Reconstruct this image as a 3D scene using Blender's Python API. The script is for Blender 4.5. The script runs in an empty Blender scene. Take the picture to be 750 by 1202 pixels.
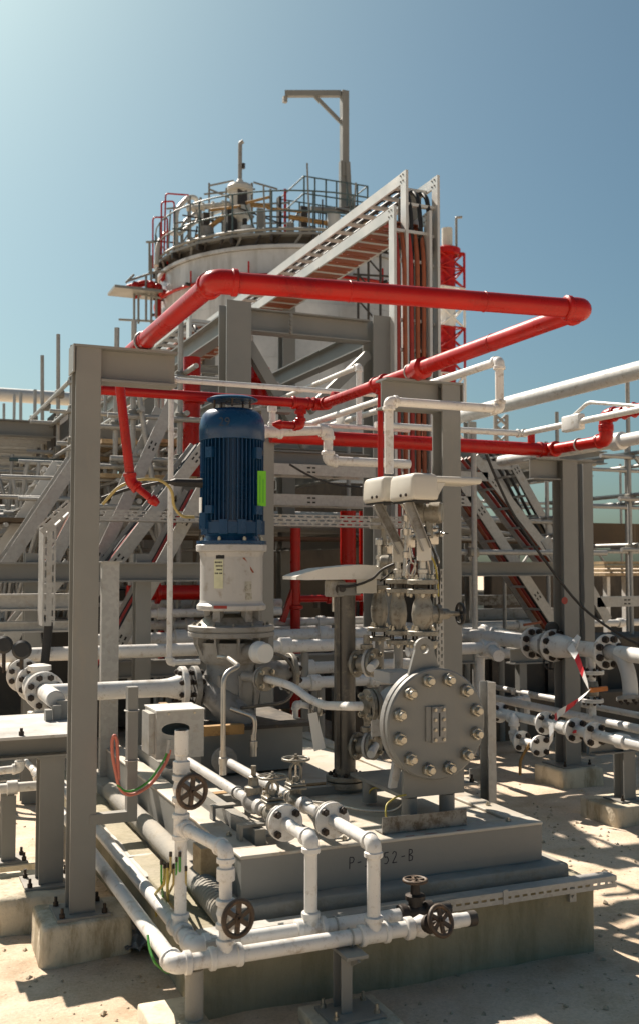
import bpy, bmesh, math, random
from mathutils import Vector, Matrix, noise
random.seed(7)
scene = bpy.context.scene
COL = scene.collection
V = Vector
R = math.radians
PI = math.pi

# ---------------------------------------------------------------- camera
FPX, PX0, PY0, HORIZON = 1206.0, 375.0, 601.0, 665.0     # focal length and centre in photograph pixels (750 x 1202)
PITCH = math.atan((HORIZON - PY0) / FPX)
YAW = R(23.1)
EYE = V((0, 0, 1.75))
cam_data = bpy.data.cameras.new('camera')
cam = bpy.data.objects.new('camera', cam_data)
COL.objects.link(cam)
cam.location = EYE
cam.rotation_euler = (PI / 2 + PITCH, 0, -YAW)
cam_data.sensor_fit = 'VERTICAL'
cam_data.sensor_height = 36.0
cam_data.sensor_width = 22.46
cam_data.lens = 36.0 * FPX / 1202.0
cam_data.clip_end = 2000
cam_data.clip_start = 0.05
cam_data.dof.use_dof = True
cam_data.dof.focus_distance = 5.4
cam_data.dof.aperture_fstop = 4.0
scene.camera = cam

# ---------------------------------------------------------------- sky and sun
SUN_EL, SUN_DIR = R(45), V((-0.25, 0.968, 0)).normalized()      # towards the sun, in plan
world = bpy.data.worlds.new('World')
scene.world = world
world.use_nodes = True
wt = world.node_tree
wt.nodes.clear()
sky = wt.nodes.new('ShaderNodeTexSky')
sky.sky_type = 'NISHITA'
sky.sun_disc = False
sky.sun_elevation = SUN_EL
sky.sun_rotation = math.atan2(SUN_DIR.x, SUN_DIR.y)
sky.altitude = 0
sky.air_density = 0.9
sky.dust_density = 2.6
sky.ozone_density = 3.0
bg = wt.nodes.new('ShaderNodeBackground')
bg.inputs['Strength'].default_value = 0.05
wo = wt.nodes.new('ShaderNodeOutputWorld')
tint = wt.nodes.new('ShaderNodeMix'); tint.data_type = 'RGBA'; tint.blend_type = 'MULTIPLY'; tint.inputs[0].default_value = 1.0
tint.inputs[7].default_value = (0.69, 0.88, 0.80, 1)           # even teal tint that also dims the sky
wt.links.new(sky.outputs[0], tint.inputs[6])
wt.links.new(tint.outputs[2], bg.inputs[0])
wt.links.new(bg.outputs[0], wo.inputs[0])
sun_data = bpy.data.lights.new('sun', 'SUN')
sun_data.energy = 5.0
sun_data.angle = R(0.5)
sun_data.color = (1.0, 0.90, 0.79)
sun = bpy.data.objects.new('sun', sun_data)
COL.objects.link(sun)
sd = V((SUN_DIR.x * math.cos(SUN_EL), SUN_DIR.y * math.cos(SUN_EL), math.sin(SUN_EL)))
sun.rotation_euler = sd.to_track_quat('Z', 'Y').to_euler()
sun.location = sd * 40
scene.view_settings.view_transform = 'Standard'
scene.view_settings.look = 'None'
scene.view_settings.exposure = 0.97
scene.view_settings.gamma = 1.0
scene.view_settings.use_curve_mapping = False

# ---------------------------------------------------------------- survey helpers: photograph pixel + one known plane -> point in the place
_fw = V((math.sin(YAW) * math.cos(PITCH), math.cos(YAW) * math.cos(PITCH), math.sin(PITCH)))
_rt = V((math.cos(YAW), -math.sin(YAW), 0))
_up = _rt.cross(_fw)
def ray(x, y): return _fw * FPX + _rt * (x - PX0) - _up * (y - PY0)
def aY(x, y, Y): d = ray(x, y); return EYE + d * (Y / d.y)
def aX(x, y, X): d = ray(x, y); return EYE + d * (X / d.x)
def aZ(x, y, Z): d = ray(x, y); return EYE + d * ((Z - EYE.z) / d.z)

# ---------------------------------------------------------------- materials
MATS = {}
def nd(nt, kind, **kw):
    n = nt.nodes.new(kind)
    for k, v in kw.items(): setattr(n, k, v)
    return n
def paint(name, rgb, rough=0.5, var=0.12, scale=3.0, dirt=None, dirt_amt=0.0, dirt_scale=6.0, dust=0.0, metallic=0.0,
          bump=0.0, bump_scale=60.0, spec=0.5, streak=0.0, trans=0.0, cell=0.0, speck=0.0):
    m = bpy.data.materials.new(name); m.use_nodes = True
    nt = m.node_tree; nt.nodes.clear(); L = nt.links.new
    out = nd(nt, 'ShaderNodeOutputMaterial'); bs = nd(nt, 'ShaderNodeBsdfPrincipled')
    L(bs.outputs[0], out.inputs[0])
    geo = nd(nt, 'ShaderNodeNewGeometry')
    n1 = nd(nt, 'ShaderNodeTexNoise'); n1.inputs['Scale'].default_value = scale; n1.inputs['Detail'].default_value = 6; n1.inputs['Roughness'].default_value = 0.62
    L(geo.outputs['Position'], n1.inputs['Vector'])
    mr = nd(nt, 'ShaderNodeMapRange'); mr.inputs[1].default_value = 0.25; mr.inputs[2].default_value = 0.75
    mr.inputs[3].default_value = 1 - var; mr.inputs[4].default_value = 1 + var
    L(n1.outputs[0], mr.inputs[0])
    mul = nd(nt, 'ShaderNodeMix', data_type='RGBA', blend_type='MULTIPLY'); mul.inputs[0].default_value = 1
    mul.inputs[6].default_value = (*rgb, 1)
    L(mr.outputs[0], mul.inputs[7])
    col = mul.outputs[2]
    if cell:
        vo = nd(nt, 'ShaderNodeTexVoronoi'); vo.inputs['Scale'].default_value = 45
        L(geo.outputs['Position'], vo.inputs['Vector'])
        mc = nd(nt, 'ShaderNodeMapRange'); mc.inputs[3].default_value = 1 - cell; mc.inputs[4].default_value = 1 + cell
        L(vo.outputs['Color'], mc.inputs[0])
        mm = nd(nt, 'ShaderNodeMix', data_type='RGBA', blend_type='MULTIPLY'); mm.inputs[0].default_value = 1
        L(col, mm.inputs[6]); L(mc.outputs[0], mm.inputs[7]); col = mm.outputs[2]
    if dirt:
        n2 = nd(nt, 'ShaderNodeTexNoise'); n2.inputs['Scale'].default_value = dirt_scale; n2.inputs['Detail'].default_value = 9; n2.inputs['Roughness'].default_value = 0.72
        if streak:
            mp = nd(nt, 'ShaderNodeMapping'); mp.inputs['Scale'].default_value = (1, 1, 1 - streak)
            L(geo.outputs['Position'], mp.inputs[0]); L(mp.outputs[0], n2.inputs['Vector'])
        else: L(geo.outputs['Position'], n2.inputs['Vector'])
        m2 = nd(nt, 'ShaderNodeMapRange'); lo = 0.655 - 0.42 * dirt_amt
        m2.inputs[1].default_value = lo; m2.inputs[2].default_value = lo + 0.13; m2.inputs[3].default_value = 0; m2.inputs[4].default_value = min(1, 0.35 + dirt_amt)
        L(n2.outputs[0], m2.inputs[0])
        mx = nd(nt, 'ShaderNodeMix', data_type='RGBA'); L(m2.outputs[0], mx.inputs[0]); L(col, mx.inputs[6]); mx.inputs[7].default_value = (*dirt, 1); col = mx.outputs[2]
    if speck:
        n4 = nd(nt, 'ShaderNodeTexNoise'); n4.inputs['Scale'].default_value = 130; n4.inputs['Detail'].default_value = 3
        L(geo.outputs['Position'], n4.inputs['Vector'])
        m4 = nd(nt, 'ShaderNodeMapRange'); m4.inputs[1].default_value = 0.66; m4.inputs[2].default_value = 0.74; m4.inputs[4].default_value = speck
        L(n4.outputs[0], m4.inputs[0])
        mx = nd(nt, 'ShaderNodeMix', data_type='RGBA'); L(m4.outputs[0], mx.inputs[0]); L(col, mx.inputs[6]); mx.inputs[7].default_value = (0.12, 0.10, 0.08, 1); col = mx.outputs[2]
    if dust:                                                   # sand settled on faces that look up
        sx = nd(nt, 'ShaderNodeSeparateXYZ'); L(geo.outputs['Normal'], sx.inputs[0])
        n3 = nd(nt, 'ShaderNodeTexNoise'); n3.inputs['Scale'].default_value = 9; n3.inputs['Detail'].default_value = 8
        L(geo.outputs['Position'], n3.inputs['Vector'])
        a = nd(nt, 'ShaderNodeMath', operation='MULTIPLY'); L(sx.outputs[2], a.inputs[0]); L(n3.outputs[0], a.inputs[1])
        m3 = nd(nt, 'ShaderNodeMapRange'); m3.inputs[1].default_value = 0.25; m3.inputs[2].default_value = 0.65; m3.inputs[4].default_value = dust
        L(a.outputs[0], m3.inputs[0])
        mx = nd(nt, 'ShaderNodeMix', data_type='RGBA'); L(m3.outputs[0], mx.inputs[0]); L(col, mx.inputs[6]); mx.inputs[7].default_value = (0.47, 0.40, 0.30, 1); col = mx.outputs[2]
    L(col, bs.inputs['Base Color'])
    r2 = nd(nt, 'ShaderNodeMapRange'); r2.inputs[1].default_value = 0.3; r2.inputs[2].default_value = 0.7
    r2.inputs[3].default_value = max(0.05, rough - 0.1); r2.inputs[4].default_value = min(1, rough + 0.14)
    L(n1.outputs[0], r2.inputs[0]); L(r2.outputs[0], bs.inputs['Roughness'])
    bs.inputs['Metallic'].default_value = metallic
    bs.inputs['Specular IOR Level'].default_value = spec
    if bump:
        nb = nd(nt, 'ShaderNodeTexNoise'); nb.inputs['Scale'].default_value = bump_scale; nb.inputs['Detail'].default_value = 5
        L(geo.outputs['Position'], nb.inputs['Vector'])
        b = nd(nt, 'ShaderNodeBump'); b.inputs['Strength'].default_value = bump; b.inputs['Distance'].default_value = 0.01
        L(nb.outputs[0], b.inputs['Height']); L(b.outputs[0], bs.inputs['Normal'])
    MATS[name] = m
    return m
paint('grey_paint', (0.202, 0.202, 0.188), 0.45, 0.10, 2.5, (0.25, 0.23, 0.19), 0.2, 5, dust=0.4, bump=0.05, streak=0.8)
paint('pump_grey', (0.255, 0.25, 0.235), 0.42, 0.13, 5, (0.12, 0.095, 0.065), 0.34, 11, dust=0.3, bump=0.1, speck=.3)
paint('light_grey', (0.46, 0.45, 0.43), 0.4, 0.09, 5, (0.25, 0.20, 0.14), 0.26, 14, dust=0.25, bump=0.04)
paint('white_paint', (0.68, 0.665, 0.63), 0.36, 0.09, 6, (0.30, 0.23, 0.15), 0.27, 18, dust=0.2, bump=0.04, speck=0.4)
paint('red_paint', (0.39, 0.007, 0.002), 0.3, 0.2, 4, (0.22, 0.006, 0.004), 0.3, 7, dust=0.0, bump=0.06, speck=.3, spec=.35)
paint('blue_paint', (0.006, 0.045, 0.115), 0.26, 0.16, 4, (0.014, 0.035, 0.06), 0.2, 12, dust=0.03, spec=.4, bump=0.04)
paint('angle_stained', (0.22, 0.215, 0.195), 0.6, 0.25, 8, (0.07, 0.05, 0.03), 0.5, 14, metallic=0.3)
paint('galvanised', (0.37, 0.365, 0.345), 0.5, 0.12, 4, (0.30, 0.25, 0.18), 0.24, 9, dust=0.35, metallic=0.35, cell=0.10)
paint('aluminium', (0.56, 0.555, 0.53), 0.45, 0.07, 3, (0.40, 0.35, 0.27), 0.16, 8, dust=0.2, metallic=0.25)
paint('stainless', (0.50, 0.475, 0.43), 0.34, 0.12, 8, (0.26, 0.20, 0.13), 0.24, 20, metallic=0.8, dust=0.15)
paint('cast_steel', (0.235, 0.22, 0.185), 0.42, 0.16, 9, (0.10, 0.075, 0.045), 0.36, 24, metallic=0.35, dust=0.25, bump=0.1)
paint('standpipe_steel', (0.125, 0.115, 0.10), 0.48, 0.18, 6, (0.30, 0.26, 0.20), 0.3, 10, metallic=0.4, dust=0.3)
paint('dark_steel', (0.045, 0.04, 0.036), 0.5, 0.2, 8, (0.12, 0.085, 0.055), 0.3, 14, metallic=0.3, dust=0.25)
paint('bolt_rust', (0.035, 0.026, 0.020), 0.55, 0.3, 30, (0.09, 0.05, 0.025), 0.25, 40, metallic=0.3)
paint('bolt_zinc', (0.44, 0.41, 0.34), 0.32, 0.12, 30, (0.28, 0.20, 0.11), 0.3, 50, metallic=0.75)
paint('wheel_brown', (0.055, 0.034, 0.02), 0.55, 0.25, 20, (0.16, 0.09, 0.045), 0.35, 26, bump=0.15, dust=0.2)
paint('wheel_black', (0.022, 0.021, 0.02), 0.5, 0.2, 20, (0.08, 0.065, 0.05), 0.2, 26, dust=0.1)
paint('gasket', (0.02, 0.02, 0.02), 0.8, 0.2)
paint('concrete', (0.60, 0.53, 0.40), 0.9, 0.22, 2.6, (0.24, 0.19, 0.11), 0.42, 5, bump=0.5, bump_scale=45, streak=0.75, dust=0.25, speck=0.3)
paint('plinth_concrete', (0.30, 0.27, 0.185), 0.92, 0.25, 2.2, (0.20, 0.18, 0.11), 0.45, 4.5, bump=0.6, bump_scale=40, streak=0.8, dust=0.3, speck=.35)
paint('grout', (0.29, 0.275, 0.24), 0.9, 0.14, 4, (0.22, 0.19, 0.14), 0.3, 7, bump=0.3, bump_scale=60, dust=0.4)
paint('deck_plate', (0.48, 0.45, 0.39), 0.55, 0.16, 2.5, (0.30, 0.19, 0.10), 0.36, 5, bump=0.12, dust=0.7)
paint('cream_shell', (0.53, 0.51, 0.45), 0.4, 0.05, 3, (0.45, 0.38, 0.28), 0.2, 9, dust=0.15)
paint('hood_worn', (0.64, 0.62, 0.57), 0.6, 0.12, 5, (0.24, 0.20, 0.14), 0.16, 26, dust=0.3)
paint('plastic_white', (0.74, 0.74, 0.71), 0.4, 0.03, 3)
paint('tag_green', (0.17, 0.55, 0.02), 0.6, 0.06, 20)
paint('paper', (0.62, 0.62, 0.42), 0.8, 0.12, 25)
paint('ink', (0.02, 0.02, 0.03), 0.8, 0.05)
paint('ink_blue', (0.02, 0.035, 0.06), 0.5, 0.1)
paint('nameplate', (0.42, 0.41, 0.36), 0.4, 0.1, 30, (0.2, 0.18, 0.14), 0.4, 60, metallic=0.5)
paint('cable_black', (0.018, 0.017, 0.017), 0.55, 0.2, 12, dust=0.25)
paint('cable_red', (0.30, 0.028, 0.018), 0.5, 0.2, 10, dust=0.25)
paint('cable_rust', (0.27, 0.075, 0.03), 0.6, 0.25, 10, dust=0.2)
paint('cable_pink', (0.55, 0.16, 0.11), 0.5, 0.15, 30)
paint('cable_green', (0.05, 0.26, 0.03), 0.45, 0.15, 30)
paint('cable_yellow', (0.42, 0.33, 0.06), 0.45, 0.2, 30, (0.10, 0.25, 0.04), 0.3, 30)
paint('cable_yellow_plain', (0.40, 0.31, 0.11), 0.5, 0.12, 20)
paint('wood', (0.46, 0.34, 0.20), 0.8, 0.2, 5, (0.25, 0.17, 0.09), 0.4, 9, bump=0.15, dust=0.3)
paint('wood_dark', (0.12, 0.085, 0.052), 0.85, 0.22, 4, (0.11, 0.08, 0.05), 0.4, 7, bump=0.15)
paint('rust_plate', (0.34, 0.20, 0.07), 0.7, 0.2, 8, (0.14, 0.08, 0.035), 0.4, 12, bump=0.2)
paint('tank_steel', (0.50, 0.51, 0.51), 0.36, 0.3, 0.8, (0.27, 0.26, 0.235), 0.34, 1.1, streak=0.85, metallic=0.15)
paint('wall_brown', (0.13, 0.10, 0.07), 0.9, 0.25, 0.8, (0.06, 0.05, 0.04), 0.4, 1.2, bump=0.2, streak=.6)  # concrete darkened so the backdrop walls read as shade
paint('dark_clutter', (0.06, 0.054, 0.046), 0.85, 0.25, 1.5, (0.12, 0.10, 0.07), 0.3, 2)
paint('stack_white', (0.72, 0.71, 0.68), 0.5, 0.06, 2)
paint('teal_paint', (0.06, 0.095, 0.10), 0.5, 0.1, 3)
paint('orange_paint', (0.55, 0.17, 0.03), 0.55, 0.15, 20)
paint('tape_white', (0.80, 0.78, 0.74), 0.45, 0.04, 10)
paint('tape_red', (0.62, 0.02, 0.03), 0.45, 0.06, 10)
paint('plastic_sheet', (0.14, 0.15, 0.16), 0.35, 0.4, 14, (0.4, 0.4, 0.4), 0.3, 20)
paint('sand_bank', (0.45, 0.34, 0.20), 0.95, 0.2, 0.7, (0.32, 0.23, 0.13), 0.3, 1.6, bump=0.5, bump_scale=8)

# ---------------------------------------------------------------- mesh building
def ortho(axis):
    a = V(axis).normalized()
    h = V((0, 0, 1)) if abs(a.z) < 0.9 else V((1, 0, 0))
    u = h.cross(a).normalized()
    return a, u, a.cross(u)
class MB:
    def __init__(s): s.v = []; s.f = []; s.sm = []
    def add(s, vs, fs, smooth=False):
        o = len(s.v); s.v += [V(p) for p in vs]
        for f in fs: s.f.append([i + o for i in f]); s.sm.append(smooth)
        return s
    def box(s, x0, x1, y0, y1, z0, z1):
        vs = [(x, y, z) for z in (z0, z1) for y in (y0, y1) for x in (x0, x1)]
        return s.add(vs, [(0, 2, 3, 1), (4, 5, 7, 6), (0, 1, 5, 4), (2, 6, 7, 3), (0, 4, 6, 2), (1, 3, 7, 5)])
    def rbox(s, x0, x1, y0, y1, z0, z1, r=0.01, seg=2, jitter=0.0, top_scale=1.0):
        """box with rounded edges; with jitter its faces are uneven like cast concrete"""
        c = V(((x0 + x1) / 2, (y0 + y1) / 2, (z0 + z1) / 2)); h = V((x1 - x0, y1 - y0, z1 - z0)) / 2
        r = min(r, h.x * .95, h.y * .95, h.z * .95)
        def steps(k):
            e = [k, k - r * .3, k - r] if seg > 1 else [k, k - r]
            inner = []
            if jitter:
                n = max(1, int(2 * (k - r) / 0.07)); inner = [-(k - r) + 2 * (k - r) * i / n for i in range(1, n)]
            return [-v for v in e] + inner + e[::-1]
        S = [steps(h.x), steps(h.y), steps(h.z)]
        for ax in range(3):
            u, v = [(1, 2), (2, 0), (0, 1)][ax]
            for sg in (-1, 1):
                vs = []; nu, nv = len(S[u]), len(S[v])
                for b in S[v]:
                    for a in S[u]:
                        p = V((0, 0, 0)); p[ax] = sg * h[ax]; p[u] = a; p[v] = b
                        q = V([max(-(h[i] - r), min(h[i] - r, p[i])) for i in range(3)]); d = p - q
                        p = q + d.normalized() * r
                        if top_scale != 1.0:
                            k = 1 + (top_scale - 1) * (p.z / h.z * .5 + .5); p.x *= k; p.y *= k
                        p += c
                        if jitter: p += noise.noise_vector(p * 7) * jitter * 1.6 + noise.noise_vector(p * 23) * jitter * .8
                        vs.append(p)
                fs = [(j * nu + i, j * nu + i + 1, (j + 1) * nu + i + 1, (j + 1) * nu + i) for j in range(nv - 1) for i in range(nu - 1)]
                if sg < 0: fs = [f[::-1] for f in fs]
                s.add(vs, fs, True)
        return s
    def bar(s, p, q, w, h, up=(0, 0, 1)):
        p, q = V(p), V(q); a = (q - p).normalized(); up = V(up)
        if abs(a.dot(up)) > 0.98: up = V((0, 1, 0))
        u = a.cross(up).normalized(); n = u.cross(a)
        vs = [c + u * (i * w / 2) + n * (j * h / 2) for c in (p, q) for i, j in ((-1, -1), (1, -1), (1, 1), (-1, 1))]
        return s.add(vs, [(0, 1, 2, 3), (7, 6, 5, 4), (0, 4, 5, 1), (1, 5, 6, 2), (2, 6, 7, 3), (3, 7, 4, 0)])
    def prism(s, poly, o, u, v, w):
        """polygon (in u,v) extruded by vector w"""
        o, u, v, w = V(o), V(u), V(v), V(w); n = len(poly)
        b = [o + u * a + v * c for a, c in poly]; t = [p + w for p in b]
        flip = u.cross(v).dot(w) < 0
        fs = [list(range(n))[::-1], list(range(n, 2 * n))] + [[i, (i + 1) % n, n + (i + 1) % n, n + i] for i in range(n)]
        if flip: fs = [f[::-1] for f in fs]
        area = sum(poly[i][0] * poly[(i + 1) % n][1] - poly[(i + 1) % n][0] * poly[i][1] for i in range(n))
        if area < 0: fs = [f[::-1] for f in fs]
        return s.add(b + t, fs)
    def hbeam(s, p, q, h=0.2, b=0.2, tw=0.01, tf=0.014, up=(0, 0, 1)):
        p, q = V(p), V(q); a = (q - p).normalized(); up = V(up)
        if abs(a.dot(up)) > 0.98: up = V((0, 1, 0))
        u = a.cross(up).normalized(); n = u.cross(a); B, H, w = b / 2, h / 2, tw / 2
        poly = [(-B, -H), (B, -H), (B, -H + tf), (w, -H + tf), (w, H - tf), (B, H - tf), (B, H), (-B, H), (-B, H - tf), (-w, H - tf), (-w, -H + tf), (-B, -H + tf)]
        return s.prism(poly, p, u, n, q - p)
    def channel(s, p, q, h=0.2, b=0.07, t=0.01, up=(0, 0, 1), side=1):
        p, q = V(p), V(q); a = (q - p).normalized(); up = V(up)
        if abs(a.dot(up)) > 0.98: up = V((0, 1, 0))
        u = a.cross(up).normalized() * side; n = (u.cross(a)) * side; H = h / 2
        poly = [(0, -H), (b, -H), (b, -H + t), (t, -H + t), (t, H - t), (b, H - t), (b, H), (0, H)]
        return s.prism(poly, p, u, n, q - p)
    def angle(s, p, q, w=0.06, t=0.006, u=(1, 0, 0), v=(0, 0, 1)):
        return s.prism([(0, 0), (w, 0), (w, t), (t, t), (t, w), (0, w)], p, u, v, V(q) - V(p))
    def cyl(s, p, q, r, n=16, r2=None, caps=True):
        p, q = V(p), V(q); a, u, w = ortho(q - p); r2 = r if r2 is None else r2
        cs = [(math.cos(2 * PI * i / n), math.sin(2 * PI * i / n)) for i in range(n)]
        A = [p + u * (c * r) + w * (d * r) for c, d in cs]; B = [q + u * (c * r2) + w * (d * r2) for c, d in cs]
        s.add(A + B, [(i, (i + 1) % n, n + (i + 1) % n, n + i) for i in range(n)], True)
        if caps:
            s.add(A, [list(range(n))[::-1]]); s.add(B, [list(range(n))])
        return s
    def lathe(s, o, axis, prof, n=24, smooth_profile=False, caps=True):
        """prof: (radius, distance along axis)"""
        o = V(o); a, u, w = ortho(axis)
        cs = [(math.cos(2 * PI * i / n), math.sin(2 * PI * i / n)) for i in range(n)]
        ring = lambda r, h: [o + a * h + (u * c + w * d) * r for c, d in cs]
        if smooth_profile:
            vs = []; fs = []
            for r, h in prof: vs += ring(r, h)
            for k in range(len(prof) - 1):
                fs += [(k * n + i, k * n + (i + 1) % n, (k + 1) * n + (i + 1) % n, (k + 1) * n + i) for i in range(n)]
            s.add(vs, fs, True)
        else:
            for (r0, h0), (r1, h1) in zip(prof, prof[1:]):
                s.add(ring(r0, h0) + ring(r1, h1), [(i, (i + 1) % n, n + (i + 1) % n, n + i) for i in range(n)], abs(h1 - h0) > 1e-6)
        if caps:
            if prof[0][0] > 1e-5: s.add(ring(*prof[0]), [list(range(n))[::-1]])
            if prof[-1][0] > 1e-5: s.add(ring(*prof[-1]), [list(range(n))])
        return s
    def tube(s, pts, r, n=10, bend=0.0, seg=5, caps=True, taper=None):
        P = [V(p) for p in pts]
        if bend:
            Q = [P[0]]
            for i in range(1, len(P) - 1):
                a = (P[i - 1] - P[i]); b = (P[i + 1] - P[i]); d = min(bend, a.length * 0.49, b.length * 0.49)
                a.normalize(); b.normalize(); s0 = P[i] + a * d; s1 = P[i] + b * d
                for k in range(seg + 1):
                    t = k / seg; Q.append(s0 * (1 - t) ** 2 + P[i] * (2 * t * (1 - t)) + s1 * t * t)
            Q.append(P[-1]); P = Q
        T = []
        for i in range(len(P)):
            t = (P[min(i + 1, len(P) - 1)] - P[max(i - 1, 0)]); T.append(t.normalized())
        a, u, w = ortho(T[0]); vs = []
        for i, p in enumerate(P):
            u = (u - T[i] * u.dot(T[i])).normalized(); w = T[i].cross(u)
            rr = r if taper is None else r + (taper - r) * i / (len(P) - 1)
            vs += [p + (u * math.cos(2 * PI * k / n) + w * math.sin(2 * PI * k / n)) * rr for k in range(n)]
        m = len(P)
        s.add(vs, [(k * n + i, k * n + (i + 1) % n, (k + 1) * n + (i + 1) % n, (k + 1) * n + i) for k in range(m - 1) for i in range(n)], True)
        if caps:
            s.add(vs[:n], [list(range(n))[::-1]]); s.add(vs[-n:], [list(range(n))])
        return s
    def torus(s, c, axis, Rr, r, n=24, m=8, a0=0.0, a1=2 * PI):
        c = V(c); a, u, w = ortho(axis); full = abs(a1 - a0 - 2 * PI) < 1e-6
        k = n if full else n + 1; vs = []
        for i in range(k):
            t = a0 + (a1 - a0) * i / n; d = u * math.cos(t) + w * math.sin(t)
            for j in range(m):
                b = 2 * PI * j / m; vs.append(c + d * (Rr + r * math.cos(b)) + a * (r * math.sin(b)))
        fs = []
        for i in range(n):
            i2 = (i + 1) % k
            for j in range(m): fs.append((i * m + j, i2 * m + j, i2 * m + (j + 1) % m, i * m + (j + 1) % m))
        return s.add(vs, fs, True)
    def sphere(s, c, r, n=16, m=10, sc=(1, 1, 1)):
        c = V(c); vs = []; 
        for j in range(m + 1):
            t = PI * j / m
            for i in range(n):
                p = 2 * PI * i / n; vs.append(c + V((r * sc[0] * math.sin(t) * math.cos(p), r * sc[1] * math.sin(t) * math.sin(p), r * sc[2] * math.cos(t))))
        return s.add(vs, [(j * n + i, (j + 1) * n + i, (j + 1) * n + (i + 1) % n, j * n + (i + 1) % n) for j in range(m) for i in range(n)], True)
    def mesh(s, name, base):
        me = bpy.data.meshes.new(name)
        me.from_pydata([v - base for v in s.v], [], s.f)
        me.polygons.foreach_set('use_smooth', s.sm)
        me.update(); return me
    def build(s, name, mat, parent=None, label=None, cat=None, group=None, kind=None):
        if parent is not None: base = BASE[parent]
        else:
            xs = [v.x for v in s.v]; ys = [v.y for v in s.v]; zs = [v.z for v in s.v]
            base = V(((min(xs) + max(xs)) / 2, (min(ys) + max(ys)) / 2, min(zs)))
        o = bpy.data.objects.new(name, s.mesh(name, base)); COL.objects.link(o)
        o.data.materials.append(MATS[mat])
        if parent is not None: o.parent = parent
        else: o.location = base
        BASE[o] = base
        tag(o, label, cat, group, kind); return o
BASE = {}
def tag(o, label=None, cat=None, group=None, kind=None):
    if label: o['label'] = label
    if cat: o['category'] = cat
    if group: o['group'] = group
    if kind: o['kind'] = kind
def thing(name, label, cat, base, group=None):
    o = bpy.data.objects.new(name, None); COL.objects.link(o); o.empty_display_size = 0.1
    o.location = V(base); BASE[o] = V(base); tag(o, label, cat, group); return o
_shared = {}
def inst(name, key, maker, mat, parent, loc, axis=None):
    """a part that shares its mesh with its likes; maker() builds it round the origin with +Z as its axis"""
    k = (key, mat)
    if k not in _shared:
        me = maker().mesh(name, V((0, 0, 0))); me.materials.append(MATS[mat]); _shared[k] = me
    o = bpy.data.objects.new(name, _shared[k]); COL.objects.link(o); o.parent = parent
    o.location = V(loc) - BASE[parent]
    if axis is not None: o.rotation_euler = V(axis).to_track_quat('Z', 'Y').to_euler()
    BASE[o] = BASE[parent]; return o
def bolt_mb(r, h, stud=0.4):
    m = MB(); m.cyl((0, 0, -0.001), (0, 0, h), r, 6); m.cyl((0, 0, h), (0, 0, h * (1 + stud)), r * 0.55, 8); return m
def bolts(parent, c, axis, Rr, n, r, h, mat='bolt_rust', phase=None, stud=0.4, both=0.0):
    a, u, w = ortho(axis); c = V(c); ph = PI / n if phase is None else phase
    for i in range(n):
        t = ph + 2 * PI * i / n; d = (u * math.cos(t) + w * math.sin(t)) * Rr
        inst('bolt', ('bolt', round(r, 4), round(h, 4), stud), lambda: bolt_mb(r, h, stud), mat, parent, c + d, a)
        if both: inst('bolt', ('bolt', round(r, 4), round(h, 4), stud), lambda: bolt_mb(r, h, stud), mat, parent, c + d - a * both, -a)
def flange(parent, c, axis, Rr, t, n=8, mat='white_paint', bmat='bolt_rust', br=None, hub=None, both=0.0, phase=None):
    """disc of thickness t whose outer face is at c and looks along axis; bolts are its sub-parts"""
    a = V(axis).normalized(); m = MB(); k = t * 0.12
    m.lathe(V(c) - a * t, a, [(Rr - k, 0), (Rr, k), (Rr, t - k), (Rr - k, t)], 28)
    if hub: m.lathe(V(c) - a * (t + hub[1]), a, [(hub[0], 0), (hub[0] * 1.35, hub[1])], 16, caps=False)
    f = m.build('flange', mat, parent)
    br = br or Rr * 0.115
    bolts(f, c, a, Rr * 0.76, n, br, br * 1.1, bmat, phase, both=both)
    return f
def elbow_mb(p, d0, d1, r, sock=1.0):
    """screwed elbow at corner p joining directions d0 (incoming side) and d1 (outgoing side), both pointing away from p"""
    m = MB(); d0, d1 = V(d0).normalized(), V(d1).normalized(); k = r * 1.9 * sock
    m.tube([V(p) + d0 * k, V(p), V(p) + d1 * k], r * 1.22, 14, bend=r * 1.8, seg=6)
    for d in (d0, d1): m.lathe(V(p) + d * (k - r * 0.75), d, [(r * 1.22, 0), (r * 1.42, r * .12), (r * 1.42, r * 0.75), (r * 1.3, r * 0.87)], 16)
    return m
def tee_mb(p, axis, branch, r, rb=None):
    m = MB(); a = V(axis).normalized(); b = V(branch).normalized(); p = V(p); rb = rb or r; k = r * 2.0
    m.cyl(p - a * k, p + a * k, r * 1.22, 16)
    for s_ in (-1, 1): m.lathe(p + a * (s_ * (k - r * .7)), a * s_, [(r * 1.22, 0), (r * 1.42, r * .12), (r * 1.42, r * .7), (r * 1.28, r * .82)], 16)
    m.cyl(p, p + b * (r + rb * 1.3), rb * 1.22, 14); m.lathe(p + b * (r + rb * .6), b, [(rb * 1.22, 0), (rb * 1.42, rb * .12), (rb * 1.42, rb * .7), (rb * 1.28, rb * .82)], 16)
    return m
def coupling_mb(p, axis, r, L=None):
    a = V(axis).normalized(); L = L or r * 1.8
    return MB().lathe(V(p) - a * L / 2, a, [(r * 1.02, 0), (r * 1.4, r * .12), (r * 1.4, L - r * .12), (r * 1.02, L)], 16)
def pipe_run(root, pts, r, mat, n=18, fit=True, elbow_mat=None, names=('pipe', 'elbow')):
    P = [V(p) for p in pts]
    for i in range(len(P) - 1): MB().cyl(P[i], P[i + 1], r, n).build(names[0], mat, root)
    for i in range(1, len(P) - 1):
        a, b = (P[i - 1] - P[i]).normalized(), (P[i + 1] - P[i]).normalized()
        if fit: elbow_mb(P[i], a, b, r).build(names[1], elbow_mat or mat, root)
        else: MB().sphere(P[i], r, 12, 8).build(names[1], elbow_mat or mat, root)
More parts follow.
